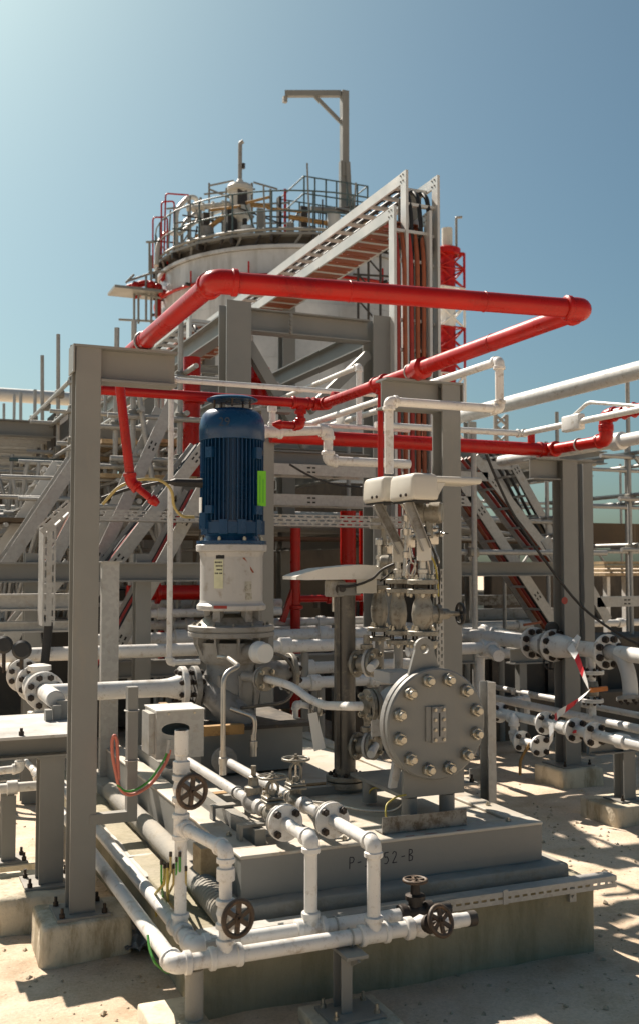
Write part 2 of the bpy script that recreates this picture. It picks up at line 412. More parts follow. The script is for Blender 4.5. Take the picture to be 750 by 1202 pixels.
def wheel_mb(c, axis, Rr, r, spokes=5, dish=0.0):
    m = MB(); a, u, w = ortho(axis); c = V(c)
    m.torus(c, a, Rr, r, 28, 8)
    m.cyl(c - a * (dish + r), c + a * (r * .9 - dish), Rr * 0.27, 12)
    m.cyl(c + a * (r * .9 - dish), c + a * (r * 2.0 - dish), Rr * 0.11, 6)
    for i in range(spokes):
        t = 2 * PI * i / spokes + .4; d = u * math.cos(t) + w * math.sin(t)
        m.bar(c - a * dish, c + d * Rr, r * 1.7, r * 1.1, a)
    return m
# ================================================================ ground
def axis_steps(lo, hi, step, far, grow=1.35):
    a = [lo + step * i for i in range(int(round((hi - lo) / step)) + 1)]
    d = step; x = a[-1]
    while x < far: d *= grow; x += d; a.append(x)
    d = step; x = a[0]; pre = []
    while x > -far: d *= grow; x -= d; pre.append(x)
    return pre[::-1] + a
_rd = random.Random(17)
DIPS = [(_rd.uniform(.0, 1.1), _rd.uniform(3.4, 4.7), 0, _rd.uniform(0, 3)) for _ in range(22)] + [(_rd.uniform(2.9, 5.2), _rd.uniform(3.2, 6.6), 0, _rd.uniform(0, 3)) for _ in range(46)]   # footprints
def ground_z(x, y):
    if abs(x) > 60 or abs(y) > 60: return 0.0
    k = 1.0 if y < 9 else max(0.0, 1 - (y - 9) / 40)
    n = noise.noise(V((x * 0.9, y * 0.9, 3))) * 0.018 + noise.noise(V((x * 3.1, y * 3.1, 8))) * 0.010 + noise.noise(V((x * 9, y * 9, 1))) * 0.006
    for fx, fy, fr, fa in DIPS:
        dx, dy = x - fx, y - fy
        if abs(dx) < .3 and abs(dy) < .3:
            u = (dx * math.cos(fa) + dy * math.sin(fa)) / .15; v = (-dx * math.sin(fa) + dy * math.cos(fa)) / .065; q = u * u + v * v
            if q < 2.5: n += -0.007 * math.exp(-q * 1.6) + 0.003 * math.exp(-(q - 1.3) ** 2 * 4)
    return (n - 0.012) * k
def make_ground():
    xs = axis_steps(-0.6, 6.6, 0.04, 700); ys = axis_steps(2.6, 9.0, 0.04, 700)
    vs = [(x, y, ground_z(x, y)) for y in ys for x in xs]; w = len(xs)
    fs = [(j * w + i, j * w + i + 1, (j + 1) * w + i + 1, (j + 1) * w + i) for j in range(len(ys) - 1) for i in range(w - 1)]
    me = bpy.data.meshes.new('ground'); me.from_pydata(vs, [], fs)
    me.polygons.foreach_set('use_smooth', [True] * len(fs)); me.update()
    m = bpy.data.materials.new('sand'); m.use_nodes = True; nt = m.node_tree; L = nt.links.new
    bs = nt.nodes['Principled BSDF']; bs.inputs['Roughness'].default_value = 0.95; bs.inputs['Specular IOR Level'].default_value = 0.15
    geo = nd(nt, 'ShaderNodeNewGeometry')
    def nz(scale, det, rough=0.65):
        n = nd(nt, 'ShaderNodeTexNoise'); n.inputs['Scale'].default_value = scale; n.inputs['Detail'].default_value = det; n.inputs['Roughness'].default_value = rough
        L(geo.outputs['Position'], n.inputs['Vector']); return n
    big, mid, fine = nz(0.8, 5), nz(4.5, 8, 0.7), nz(70, 6, 0.75)
    r = nd(nt, 'ShaderNodeValToRGB'); e = r.color_ramp.elements
    e[0].position = 0.30; e[0].color = (0.42, 0.305, 0.20, 1); e[1].position = 0.66; e[1].color = (0.68, 0.575, 0.465, 1)
    e2 = r.color_ramp.elements.new(0.48); e2.color = (0.58, 0.46, 0.335, 1)
    mx = nd(nt, 'ShaderNodeMix', data_type='FLOAT'); mx.inputs[0].default_value = 0.55; L(big.outputs[0], mx.inputs[2]); L(mid.outputs[0], mx.inputs[3]); L(mx.outputs[0], r.inputs[0])
    f2 = nd(nt, 'ShaderNodeMapRange'); f2.inputs[1].default_value = 0.3; f2.inputs[2].default_value = 0.7; f2.inputs[3].default_value = 0.78; f2.inputs[4].default_value = 1.16; L(fine.outputs[0], f2.inputs[0])
    mu = nd(nt, 'ShaderNodeMix', data_type='RGBA', blend_type='MULTIPLY'); mu.inputs[0].default_value = 1; L(r.outputs[0], mu.inputs[6]); L(f2.outputs[0], mu.inputs[7])
    sp = nz(38, 3, 0.5); sm = nd(nt, 'ShaderNodeMapRange'); sm.inputs[1].default_value = 0.67; sm.inputs[2].default_value = 0.73; sm.inputs[4].default_value = 0.6; L(sp.outputs[0], sm.inputs[0])
    m3 = nd(nt, 'ShaderNodeMix', data_type='RGBA'); L(sm.outputs[0], m3.inputs[0]); L(mu.outputs[2], m3.inputs[6]); m3.inputs[7].default_value = (0.22, 0.17, 0.12, 1)
    L(m3.outputs[2], bs.inputs['Base Color'])
    b = nd(nt, 'ShaderNodeBump'); b.inputs['Strength'].default_value = 0.55; b.inputs['Distance'].default_value = 0.012
    ad = nd(nt, 'ShaderNodeMath', operation='ADD'); L(fine.outputs[0], ad.inputs[0]); L(mid.outputs[0], ad.inputs[1]); L(ad.outputs[0], b.inputs['Height']); L(b.outputs[0], bs.inputs['Normal'])
    me.materials.append(m); o = bpy.data.objects.new('ground', me); COL.objects.link(o); o['kind'] = 'structure'
    # loose stones
    st = MB(); rr = random.Random(3)
    for i in range(2600):
        if i < 1500: x = rr.uniform(-0.3, 4.5); y = rr.uniform(2.9, 6.5)
        else: x = rr.uniform(-1, 8); y = rr.uniform(5, 10)
        s_ = rr.choice((0.004, 0.005, 0.006, 0.008, 0.011, 0.016)) * rr.uniform(.7, 1.2); z = ground_z(x, y) + s_ * 0.2
        vs = []
        for (a, b_, c) in ((1, 0, 0), (-1, 0, 0), (0, 1, 0), (0, -1, 0), (0, 0, .7), (0, 0, -.7)):
            vs.append((x + s_ * (a + rr.uniform(-.35, .35)), y + s_ * (b_ + rr.uniform(-.35, .35)), z + s_ * (c + rr.uniform(-.2, .2))))
        st.add(vs, [(0, 2, 4), (2, 1, 4), (1, 3, 4), (3, 0, 4), (2, 0, 5), (1, 2, 5), (3, 1, 5), (0, 3, 5)])
    paint('pebble', (0.42, 0.34, 0.24), 0.95, 0.4, 14)
    st.build('loose_gravel', 'pebble', label='loose sandy stones scattered over the ground', cat='gravel', kind='stuff')
make_ground()

# ================================================================ plinth, grout and skid
SK = dict(x0=1.40, x1=2.90, y0=4.12, y1=7.0, z0=0.365, z1=0.545)
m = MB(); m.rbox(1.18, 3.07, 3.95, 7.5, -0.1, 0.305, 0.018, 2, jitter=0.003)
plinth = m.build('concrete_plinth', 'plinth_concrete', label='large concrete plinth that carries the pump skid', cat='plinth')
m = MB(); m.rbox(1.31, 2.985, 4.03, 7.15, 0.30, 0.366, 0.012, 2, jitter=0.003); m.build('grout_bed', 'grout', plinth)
sk = thing('pump_skid', 'grey steel base frame of the pump with a number written on its front', 'skid', (2.15, 5.5, SK['z0']))
m = MB()
m.prism([(0, 0), (0.045, 0), (0.045, .012), (.052, .012), (.052, .168), (0, .168)], (SK['x0'] + .005, SK['y0'], SK['z0']), (0, 1, 0), (0, 0, 1), (SK['x1'] - SK['x0'] - .01, 0, 0)); m.build('front_channel', 'grey_paint', sk)
m = MB(); m.box(SK['x0'] + .004, SK['x0'] + .05, SK['y0'] + .053, SK['y1'], SK['z0'], .533); m.build('side_channel', 'grey_paint', sk)
m = MB(); m.box(SK['x1'] - .05, SK['x1'] - .004, SK['y0'] + .053, SK['y1'], SK['z0'], .533); m.build('side_channel', 'grey_paint', sk)
m = MB(); m.box(SK['x0'] + .051, SK['x1'] - .051, SK['y0'] + .06, SK['y1'] - .01, .40, .532); m.build('deck_infill', 'deck_plate', sk)
m = MB(); m.rbox(SK['x0'], SK['x1'], SK['y0'] - .006, SK['y0'] + .115, .533, .548, .005, 2); m.build('edge_plate', 'deck_plate', sk)
m = MB(); m.rbox(SK['x0'], SK['x0'] + .115, SK['y0'] + .117, SK['y1'], .533, .547, .005, 2); m.build('edge_plate', 'deck_plate', sk)
m = MB(); m.rbox(SK['x1'] - .115, SK['x1'], SK['y0'] + .117, SK['y1'], .533, .547, .005, 2); m.build('edge_plate', 'deck_plate', sk)
# handwritten number on the front: strokes of ink
def strokes(lines, o, u, v, h, r, name, mat, parent):
    m = MB()
    for ln in lines:
        P = [V(o) + V(u) * (a * h) + V(v) * (b * h) for a, b in ln]
        for p, q in zip(P, P[1:]): m.bar(p, q, r, 0.0008, V(u).cross(V(v)))
    return m.build(name, mat, parent)
GL = {'P': [[(0, 0), (.02, 1)], [(.02, 1), (.35, .95), (.42, .75), (.3, .52), (.02, .5)]], '-': [[(0, .45), (.35, .48)]],
      '3': [[(0, .95), (.3, 1), (.42, .8), (.15, .55), (.4, .35), (.3, .05), (0, .05)]], '5': [[(.42, 1), (.05, .97), (.03, .6), (.3, .6), (.42, .3), (.25, .02), (0, .06)]],
      '2': [[(0, .8), (.15, 1), (.38, .9), (.35, .6), (0, .02), (.45, .04)]], 'B': [[(0, 0), (.02, 1), (.3, .95), (.35, .7), (.05, .52), (.38, .35), (.32, .05), (0, 0)]]}
x = 0
lines = []
for ch, x in zip('P-352-B', (0, .75, 1.45, 3.35, 4.15, 5.05, 5.8)):
    lines.append([[(x + a, b) for a, b in ln] for ln in GL[ch]])
pt = aY(410, 1020, SK['y0'] + .0)
for ln in lines: strokes(ln, (pt.x, SK['y0'] - .0008, pt.z), (1, 0, .01), (0, 0, 1), .05, .004, 'written_character', 'ink', sk)
# red scuffs of paint on the edge plate
for px_, w_ in ((492, 14), (463, 10), (536, 9), (405, 8)):
    p = aZ(px_, 973, .549); m = MB()
    m.add([(p.x - w_ * .002, SK['y0'] + .004, .5485), (p.x + w_ * .003, SK['y0'] + .002, .5485), (p.x + w_ * .0028, SK['y0'] + .012, .5485), (p.x - w_ * .001, SK['y0'] + .014, .5485)], [(0, 1, 2, 3)])
    m.build('paint_scuff', 'cable_red', sk)

# ---- perforated cable tray along the plinth front
def slotted(root, name, mat, o, u, v, w, L, W, t, rows, slot, gap, margin=0.02):
    """perforated plate L (along u) x W (along v), thickness t along w, with real slots"""
    o, u, v, w = V(o), V(u), V(v), V(w); m = MB()
    def blk(a0, a1, b0, b1):
        P = [o + u * a + v * b + w * c for c in (0, t) for b in (b0, b1) for a in (a0, a1)]
        fs = [(0, 2, 3, 1), (4, 5, 7, 6), (0, 1, 5, 4), (2, 6, 7, 3), (0, 4, 6, 2), (1, 3, 7, 5)]
        if u.cross(v).dot(w) < 0: fs = [f[::-1] for f in fs]
        m.add(P, fs)
    sh = slot[1]; pitch = (W - 2 * margin - sh) / max(1, rows - 1) if rows > 1 else 0
    b = 0.0
    for k in range(rows):
        b0 = margin + k * pitch if rows > 1 else (W - sh) / 2
        blk(0, L, b, b0)
        a = (0.5 * (k % 2)) * (slot[0] + gap) * -1
        while a < L:
            s0, s1 = max(0, a), min(L, a + gap)
            if s1 > s0: blk(s0, s1, b0, b0 + sh)
            a += slot[0] + gap
        b = b0 + sh
    blk(0, L, b, W)
    return m.build(name, mat, root)
tr = thing('perforated_tray', 'galvanised perforated cable tray fixed along the front of the concrete plinth', 'cable tray', (2.2, 3.9, .285))
slotted(tr, 'front_lip', 'galvanised', (1.30, 3.872, .285), (1, 0, 0), (0, 0, 1), (0, 1, 0), 1.83, .048, .003, 1, (.026, .010), .016)
MB().box(1.30, 3.13, 3.872, 3.948, .3331, .3361).build('cover', 'galvanised', tr)
MB().rbox(1.16, 1.298, 3.80, 3.95, .30, .338, .004, 1).build('end_cover', 'galvanised', tr)
for px_ in (593, 330): 
    p = aY(px_, 1050, 3.87); MB().box(p.x - .012, p.x + .012, 3.868, 3.8715, .283, .345).build('joint_clip', 'galvanised', tr)
for px_ in (677, 480, 300):
    p = aY(px_, 1050, 3.9); m = MB(); m.box(p.x - .018, p.x + .018, 3.93, 3.949, .225, .2845); m.cyl((p.x, 3.931, .25), (p.x, 3.922, .25), .007, 6); m.build('bracket', 'galvanised', tr)

# ================================================================ front pipework
WP, rp = 'white_paint', 0.030
Z0 = 0.312; Y1, Y2 = 3.70, 3.845
X1 = aZ(115, 1010, Z0).x; X2 = aZ(110, 972, Z0).x + .015
e1 = V((X1, Y1, Z0)); e2 = V((X2, Y2, Z0))
end1 = aY(548, 1082, Y1); end2 = aY(520, 1070, Y2)
p1 = thing('drain_pipe', 'outer white drain pipe bending round the corner of the plinth at knee height', 'pipe', (X1, Y1, 0))
pipe_run(p1, [(X1, 7.2, Z0), e1, (end1.x - .04, Y1, Z0)], rp, WP)
p2 = thing('drain_pipe', 'inner white drain pipe running between the outer one and the plinth', 'pipe', (X2, Y2, 0))
pipe_run(p2, [(X2, 7.2, Z0), e2, (end2.x - .06, Y2, Z0)], rp, WP)
# riser A on the inner pipe, with branch and valve
pa = aX(212, 1098, X2); YA = pa.y
zt = aY(212, 857, YA).z; zb = aY(212, 970, YA).z
tee_mb((X2, YA, Z0), (0, 1, 0), (0, 0, 1), rp, rp * .85).build('tee', WP, p2)
rA = thing('riser_pipe', 'tall white riser pipe with a handwheel halfway up and an open top', 'pipe', (X2, YA, Z0 + .04))
ra = 0.0245
MB().cyl((X2, YA, Z0 + .04), (X2, YA, zt), ra, 16).build('pipe', WP, rA)
MB().lathe((X2, YA, zt - .10), (0, 0, 1), [(ra * 1.02, 0), (ra * 1.16, .006), (ra * 1.16, .1)], 16).build('coupling', WP, rA)
coupling_mb((X2, YA, zt - .145), (0, 0, 1), ra, .05).build('coupling', WP, rA)
xr2 = aY(265, 1112, Y1).x; zr2 = aY(265, 997, Y1).z
br = V((xr2, Y1, zr2)); tA = V((X2, YA, zb))
tee_mb(tA, (0, 0, 1), (br - tA).normalized(), ra).build('tee', WP, rA)
pipe_run(rA, [tA + (br - tA).normalized() * .05, br, (xr2, Y1, Z0 + .05)], ra, WP)
coupling_mb((xr2, Y1, zr2 - .09), (0, 0, 1), ra, .05).build('coupling', WP, rA)
tee_mb((xr2, Y1, Z0), (1, 0, 0), (0, 0, 1), rp, ra).build('tee', WP, p1)
def line_valve(label, c, flow, stem, r, wheel_r, bodymat, wheelmat='wheel_brown', stem_len=0.09, group=None, tilt=0):
    """screwed gate valve seen as body, bonnet, stem and handwheel"""
    c = V(c); f = V(flow).normalized(); s_ = V(stem).normalized(); t = thing('gate_valve', label, 'valve', c - V((0, 0, r * 1.5)), group)
    m = MB(); m.lathe(c - f * r * 2.2, f, [(r * 1.35, 0), (r * 1.5, r * .1), (r * 1.5, r * .8), (r * 1.15, r), (r * 1.25, r * 1.5), (r * 1.45, r * 2.2), (r * 1.25, r * 2.9), (r * 1.15, r * 3.4), (r * 1.5, r * 3.6), (r * 1.5, r * 4.3), (r * 1.35, r * 4.4)], 16); m.build('body', bodymat, t)
    m = MB(); m.lathe(c, s_, [(r * 1.0, 0), (r * 1.0, r * 1.4), (r * 1.35, r * 1.45), (r * 1.35, r * 2.0), (r * .9, r * 2.1), (r * .62, r * 2.9)], 14); m.build('bonnet', bodymat, t)
    w0 = c + s_ * (stem_len)
    MB().cyl(c + s_ * r * 2.6, w0 + s_ * .004, r * .26, 8).build('stem', 'bolt_rust', t)
    wheel_mb(w0, s_, wheel_r, wheel_r * .165, 6).build('handwheel', wheelmat, t)
    return t
vd = (V((0, 0, 1.2)) - V((X2, YA, 1.0))); vd.z = 0.0; vd.normalize()
pv = aX(213, 925, X2); line_valve('small valve with dark handwheel on the tall white riser', (X2, YA, pv.z), (0, 0, 1), (.25, -1, .02), ra, .062, WP, stem_len=.085)
pv = aY(268, 1072, Y1); line_valve('valve with dark handwheel facing out on the short riser over the outer drain pipe', (xr2, Y1, pv.z), (0, 0, 1), (.28, -1, .05), ra, .062, WP, stem_len=.082)
# riser 3 and 4 from the skid lines
X3 = aY(365, 985, Y2).x; z3 = aY(365, 985, Y2).z; X4 = aY(438, 990, Y1).x; z4 = aY(438, 990, Y1).z
yF3 = aX(336, 966, X3).y; yF4 = aX(391, 961, X4).y
zL3, zL4 = z3, z4
for lab, X_, Y_, z_, yF, inl in (('white pipe dropping from the near left bolted flange to the inner drain pipe', X3, Y2, z3, yF3, p2), ('white pipe dropping from the right bolted flange to the outer drain pipe', X4, Y1, z4, yF4, p1)):
    t = thing('drop_pipe', lab, 'pipe', (X_, Y_, Z0 + .05))
    pipe_run(t, [(X_, yF, z_), (X_, Y_, z_), (X_, Y_, Z0 + .045)], .0265, WP)
    tee_mb((X_, Y_, Z0), (1, 0, 0), (0, 0, 1), rp, .0265).build('tee', WP, inl)
    flange(t, (X_, yF, z_), (0, -1, 0), .077, .018, 4, WP, 'bolt_rust', .0165, phase=PI / 4)
# skid lines behind the flanges
def skid_line(X_, z_, y0, y1, lab, sup):
    t = thing('skid_pipe', lab, 'pipe', (X_, y0, .55))
    flange(t, (X_, y0 + .022, z_), (0, 1, 0), .077, .018, 4, 'pump_grey', 'bolt_rust', .0165, phase=PI / 4)
    MB().lathe((X_, y0 + .002, z_), (0, 1, 0), [(.05, 0), (.05, .004)], 20).build('gasket', 'gasket', t)
    MB().cyl((X_, y0 + .02, z_), (X_, y1, z_), .025, 16).build('pipe', 'light_grey', t)
    coupling_mb((X_, y0 + .30, z_), (0, 1, 0), .026, .05).build('coupling', 'light_grey', t)
    flange(t, (X_, y1, z_), (0, 1, 0), .075, .018, 4, 'pump_grey', 'bolt_zinc', .012)
    for ys in sup:
        m = MB(); m.box(X_ - .13, X_ + .06, ys, ys + .05, z_ - .06, z_ - .048); m.box(X_ - .13, X_ - .115, ys, ys + .05, .548, z_ - .06); m.box(X_ + .045, X_ + .06, ys, ys + .05, .548, z_ - .06); m.build('support', 'grey_paint', t)
        MB().torus((X_, ys + .025, z_), (0, 1, 0), .029, .004, 16, 6).build('u_bolt', 'galvanised', t)
    return t
yE3 = aX(205, 870, X3).y
skid_line(X3, zL3, yF3 + .018, min(5.9, yE3), 'grey pipe on the skid leading back from the near left flange', (yF3 + .22, yF3 + .62))
yE4 = aX(263, 892, X4).y
skid_line(X4, zL4, yF4 + .018, min(6.0, yE4), 'grey pipe on the skid leading back from the right flange', (yF4 + .7,))
def globe_valve(lab, c, r, h, wr, mat='cast_steel', wheelmat='cast_steel', group=None):
    """upright yoke valve: body on a line along Y, bonnet flanges, open yoke, flat handwheel"""
    c = V(c); t = thing('yoke_valve', lab, 'valve', c - V((0, 0, r)), group); z = V((0, 0, 1))
    m = MB(); m.lathe(c - V((0, r * 2.4, 0)), (0, 1, 0), [(r * .9, 0), (r * .9, r * .6), (r * .75, r * .8), (r * 1.05, r * 1.8), (r * 1.1, r * 2.6), (r * 1.05, r * 3.2), (r * .75, r * 4.1), (r * .9, r * 4.3), (r * .9, r * 4.8)], 16); m.build('body', mat, t)
    m = MB(); m.cyl(c, c + z * r * 1.5, r * .8, 16); m.build('neck', mat, t)
    f1 = c + z * (r * 1.5); m = MB(); m.rbox(f1.x - r * 1.25, f1.x + r * 1.25, f1.y - r * 1.25, f1.y + r * 1.25, f1.z, f1.z + r * .45, r * .2, 2); f = m.build('bonnet_flange', mat, t)
    m = MB(); m.rbox(f1.x - r * 1.2, f1.x + r * 1.2, f1.y - r * 1.2, f1.y + r * 1.2, f1.z + r * .5, f1.z + r * .95, r * .2, 2); g = m.build('bonnet_flange', mat, t)
    for i, j in ((-1, -1), (1, -1), (1, 1), (-1, 1)):
        inst('bolt', ('bolt', 'yk', r), lambda: bolt_mb(r * .22, r * .3), 'bolt_zinc', g, f1 + V((i * r * .85, j * r * .85, r * .95)), z)
    top = c + z * h
    m = MB()
    for sx in (-1, 1):
        m.tube([f1 + z * r * .9 + V((sx * r * .45, 0, 0)), f1 + z * (r * 1.5) + V((sx * r * .8, 0, 0)), top - z * r * 1.1 + V((sx * r * .8, 0, 0)), top - z * r * .5 + V((sx * r * .25, 0, 0))], r * .2, 8, bend=r * .4)
    m.cyl(f1 + z * r * .9, f1 + z * r * 1.7, r * .42, 10); m.cyl(top - z * r * .75, top - z * r * .25, r * .4, 10); m.build('yoke', mat, t)
    MB().cyl(f1 + z * r * 1.4, top + z * r * .7, r * .16, 8).build('stem', 'stainless', t)
    wheel_mb(top, z, wr, wr * .1, 5, -wr * .12).build('handwheel', wheelmat, t)
    return t
pv = aX(320, 935, X3); globe_valve('small grey yoke valve on the left skid pipe just behind its flange', (X3, pv.y, zL3), .034, .165, .062)
pv = aX(352, 922, X4); globe_valve('small grey yoke valve on the right skid pipe with its wheel raised higher', (X4, pv.y + .05, zL4), .034, .19, .062)
# check valve block on line 3 with a tubing tee
pv = aX(298, 915, X3); t = thing('check_valve', 'grey check valve on the left skid pipe behind the yoke valve', 'valve', (X3, pv.y, zL3 - .05))
MB().lathe((X3, pv.y - .09, zL3), (0, 1, 0), [(.034, 0), (.036, .03), (.046, .06), (.048, .10), (.042, .14), (.034, .17)], 18, True).build('body', 'pump_grey', t)
MB().lathe((X3, pv.y, zL3 + .02), (0, 0, 1), [(.034, 0), (.034, .03), (.042, .032), (.042, .055), (.025, .06), (.022, .10), (.012, .105), (.012, .15)], 14).build('cap', 'cast_steel', t)
# valves on the two drain pipe ends
t = thing('gate_valve', 'dark rusty handwheel valve near the end of the outer drain pipe', 'valve', (end1.x - .13, Y1, Z0 - .04))
ve = aY(494, 1080, Y1); c = V((ve.x, Y1, Z0)); 
MB().lathe(c - V((.075, 0, 0)), (1, 0, 0), [(.04, 0), (.044, .004), (.044, .03), (.033, .04), (.045, .075), (.033, .11), (.044, .12), (.044, .15), (.04, .154)], 16).build('body', WP, t)
sdir = V((.25, -.9, .42)).normalized()
MB().lathe(c, sdir, [(.03, 0), (.03, .045), (.038, .047), (.038, .062), (.02, .07)], 14).build('bonnet', 'bolt_rust', t)
MB().cyl(c + sdir * .06, c + sdir * .125, .007, 8).build('stem', 'bolt_rust', t)
wheel_mb(c + sdir * .12, sdir, .056, .0095, 6).build('handwheel', 'wheel_brown', t)
t = thing('pipe_end', 'white threaded pipe stub with dark open end past the rusty valve', 'pipe', (end1.x - .04, Y1, Z0 - .04))
MB().cyl((c.x + .075, Y1, Z0), (end1.x, Y1, Z0), .028, 16).build('pipe', WP, t)
MB().lathe((end1.x, Y1, Z0), (1, 0, 0), [(.031, 0), (.031, .035), (.024, .035)], 16).build('cap', 'dark_steel', t)
t = thing('gate_valve', 'dark rusty upright valve at the end of the inner drain pipe', 'valve', (end2.x - .1, Y2, Z0 - .04))
ve = aY(487, 1066, Y2); c = V((ve.x, Y2, Z0))
MB().lathe(c - V((.075, 0, 0)), (1, 0, 0), [(.04, 0), (.044, .004), (.044, .03), (.033, .04), (.045, .075), (.033, .11), (.044, .12), (.044, .15), (.04, .154)], 16).build('body', 'bolt_rust', t)
MB().lathe(c, (0, 0, 1), [(.03, 0), (.03, .055), (.042, .057), (.042, .075), (.022, .08), (.018, .12)], 14).build('bonnet', 'bolt_rust', t)
wheel_mb(c + V((0, 0, .135)), (0, 0, 1), .046, .008).build('handwheel', 'wheel_brown', t)
t = thing('pipe_end', 'dark capped stub beyond the upright valve', 'pipe', (c.x + .1, Y2, Z0 - .04))
MB().cyl((c.x + .075, Y2, Z0), (c.x + .16, Y2, Z0), .03, 16).build('pipe', 'dark_steel', t)
# pipe support with base plate in front
tp = aZ(402, 1185, .03); xs_ = tp.x; ys_ = 3.66
t = thing('pipe_support', 'grey channel post on a bolted base slab propping the drain pipes', 'support', (xs_, ys_, 0))
MB().rbox(xs_ - .16, xs_ + .16, ys_ - .14, ys_ + .14, -.03, .04, .008, 2, jitter=.002).build('base_slab', 'concrete', t)
MB().box(xs_ - .11, xs_ + .11, ys_ - .09, ys_ + .09, .041, .053).build('base_plate', 'grey_paint', t)
MB().channel((xs_, ys_ + .02, .053), (xs_, ys_ + .02, Z0 - .05), .08, .045, .007, up=(0, 1, 0)).build('post', 'grey_paint', t)
m = MB(); m.box(xs_ - .045, xs_ + .045, ys_ - .07, ys_ + .24, Z0 - .046, Z0 - .034); m.prism([(0, 0), (.0, -.08), (.14, 0)], (xs_ - .004, ys_ + .05, Z0 - .047), (0, 1, 0), (0, 0, 1), (.008, 0, 0)); m.prism([(0, 0), (.0, -.05), (-.09, 0)], (xs_ - .004, ys_ - .0, Z0 - .047), (0, 1, 0), (0, 0, 1), (.008, 0, 0)); m.build('top_bracket', 'grey_paint', t)
for dx, dy in ((-.085, -.06), (.085, -.06), (-.085, .065), (.085, .065)):
    inst('bolt', ('bolt', 'base'), lambda: bolt_mb(.012, .014, 1.4), 'bolt_zinc', t, (xs_ + dx, ys_ + dy, .053), (0, 0, 1))
for Y_, nm in ((Y1, ''), (Y2, '')):
    MB().torus((xs_ + .02, Y_, Z0), (1, 0, 0), .034, .004, 18, 6, 0, 2 * PI).build('u_bolt', 'galvanised', t)
# small pad with pipe stub at the corner of the drain pipes
pp = aZ(205, 1160, .1)
t = thing('concrete_pad', 'small concrete pad with a short round stub under the drain pipe corner', 'pad', (1.04, 3.72, 0))
MB().rbox(.93, 1.14, 3.60, 3.93, -.03, .10, .01, 2, jitter=.003).build('block', 'concrete', t)
MB().cyl((1.09, 3.72, .095), (1.09, 3.72, Z0 - .035), .034, 16).build('stub', 'grout', t)

# ================================================================ sprinkler goal posts
def goal_post(lab, x, y, x_tip, ztop, zped, side, ped=True):
    b, h = .116, .12
    t = thing('steel_column', lab, 'column', (x, y, zped))
    MB().hbeam((x, y, zped + .012), (x, y, ztop - .012), h, b, .008, .011, up=(0, 1, 0)).build('post', 'grey_paint', t)
    x0, x1 = (x - b / 2 - .006, x_tip) if side > 0 else (x_tip, x + b / 2 + .006)
    xa, xb = (x + b / 2 + .001, x_tip) if side > 0 else (x_tip, x - b / 2 - .001)
    m = MB(); m.box(x0, x1, y - h / 2 - .012, y + h / 2, ztop - .0118, ztop); m.box(xa, xb, y - .012, y - .004, ztop - .155, ztop - .0119); m.box(xa, xb, y - h / 2 - .004, y + h / 2, ztop - .166, ztop - .1552)
    m.build('cap_beam', 'grey_paint', t)
    xe = x - b / 2 - .007 if side > 0 else x + b / 2 + .007
    m = MB(); m.box(min(xe, xe - side * .008), max(xe, xe - side * .008), y - h / 2 - .012, y + h / 2, ztop - .13, ztop); m.build('end_plate', 'grey_paint', t)
    MB().box(x - .12, x + .12, y - .115, y + .115, zped - .002, zped + .0115).build('base_plate', 'grey_paint', t)
    for dx, dy in ((-.095, -.09), (.095, -.09), (-.095, .09), (.095, .09)):
        inst('anchor_bolt', ('bolt', 'anchor'), lambda: bolt_mb(.0135, .018, 1.3), 'bolt_rust', t, (x + dx, y + dy, zped + .0115), (0, 0, 1))
    return t
ZT = 2.785
XL = aZ(94, 1075, .16).x; YL = 4.86
goal_post('grey steel column at the left with a short cap beam under the red pipe', XL + .008, YL, aY(205, 407, YL).x, ZT, .165, 1)
m = MB(); m.rbox(XL - .19, XL + .225, YL - .15, YL + .2, -.05, .163, .03, 3, jitter=.004, top_scale=.97)
m.build('concrete_footing', 'concrete', label='concrete footing under the left grey steel column', cat='footing')
YR = 5.05; XR = aY(523, 470, YR).x
goal_post('grey steel column behind the vessel with a short cap beam under the red pipe', XR, YR, aY(446, 447, YR).x, ZT, .55, -1)

# ================================================================ red sprinkler ring
RZ = ZT + .052; rr_ = .041
PA = aZ(253, 330, RZ); PB_ = aZ(684, 363, RZ); xa = PA.x; ya = PA.y; xb = PB_.x; yb = 6.3
t = thing('sprinkler_ring', 'red fire water ring pipe carried above the pump on the two grey columns', 'fire pipe', (xa, ya, RZ))
RP = 'red_paint'
A, B, C_, D = V((xa, ya, RZ)), V((xb, PB_.y, RZ)), V((xb, yb, RZ)), V((xa, yb, RZ))
def red_elbow(p, d0, d1, r=rr_):
    m = MB(); k = r * 1.7; d0, d1 = V(d0).normalized(), V(d1).normalized()
    m.tube([p + d0 * k, p, p + d1 * k], r * 1.17, 18, bend=r * 1.6, seg=7)
    for d in (d0, d1): m.lathe(p + d * (k - r * .2), d, [(r * 1.17, 0), (r * 1.3, r * .1), (r * 1.3, r * .55), (r * 1.1, r * .65)], 18)
    return m
MB().cyl(A, B, rr_, 22).build('pipe', RP, t); MB().cyl(A, D, rr_, 22).build('pipe', RP, t)
ym = aX(498, 432, xb).y
MB().cyl(B, (xb, ym + .05, RZ), rr_, 22).build('pipe', RP, t); MB().cyl((xb, ym + .05, RZ), C_, rr_ * .84, 20).build('pipe', RP, t)
MB().cyl(D, C_, rr_ * .75, 20).build('pipe', RP, t)
for P_, Q_, ks in ((A, B, (.34, .71)), (A, D, (.42,)), (B, C_, (.25,))):
    for k_ in ks: inst('weld_bead', ('weld', 1), lambda: MB().torus((0, 0, 0), (0, 0, 1), .0405, .0035, 24, 6), RP, t, P_ + (Q_ - P_) * k_, Q_ - P_)
for p, d0, d1 in ((A, B - A, D - A), (B, A - B, C_ - B)): red_elbow(p, d0, d1).build('elbow', RP, t)
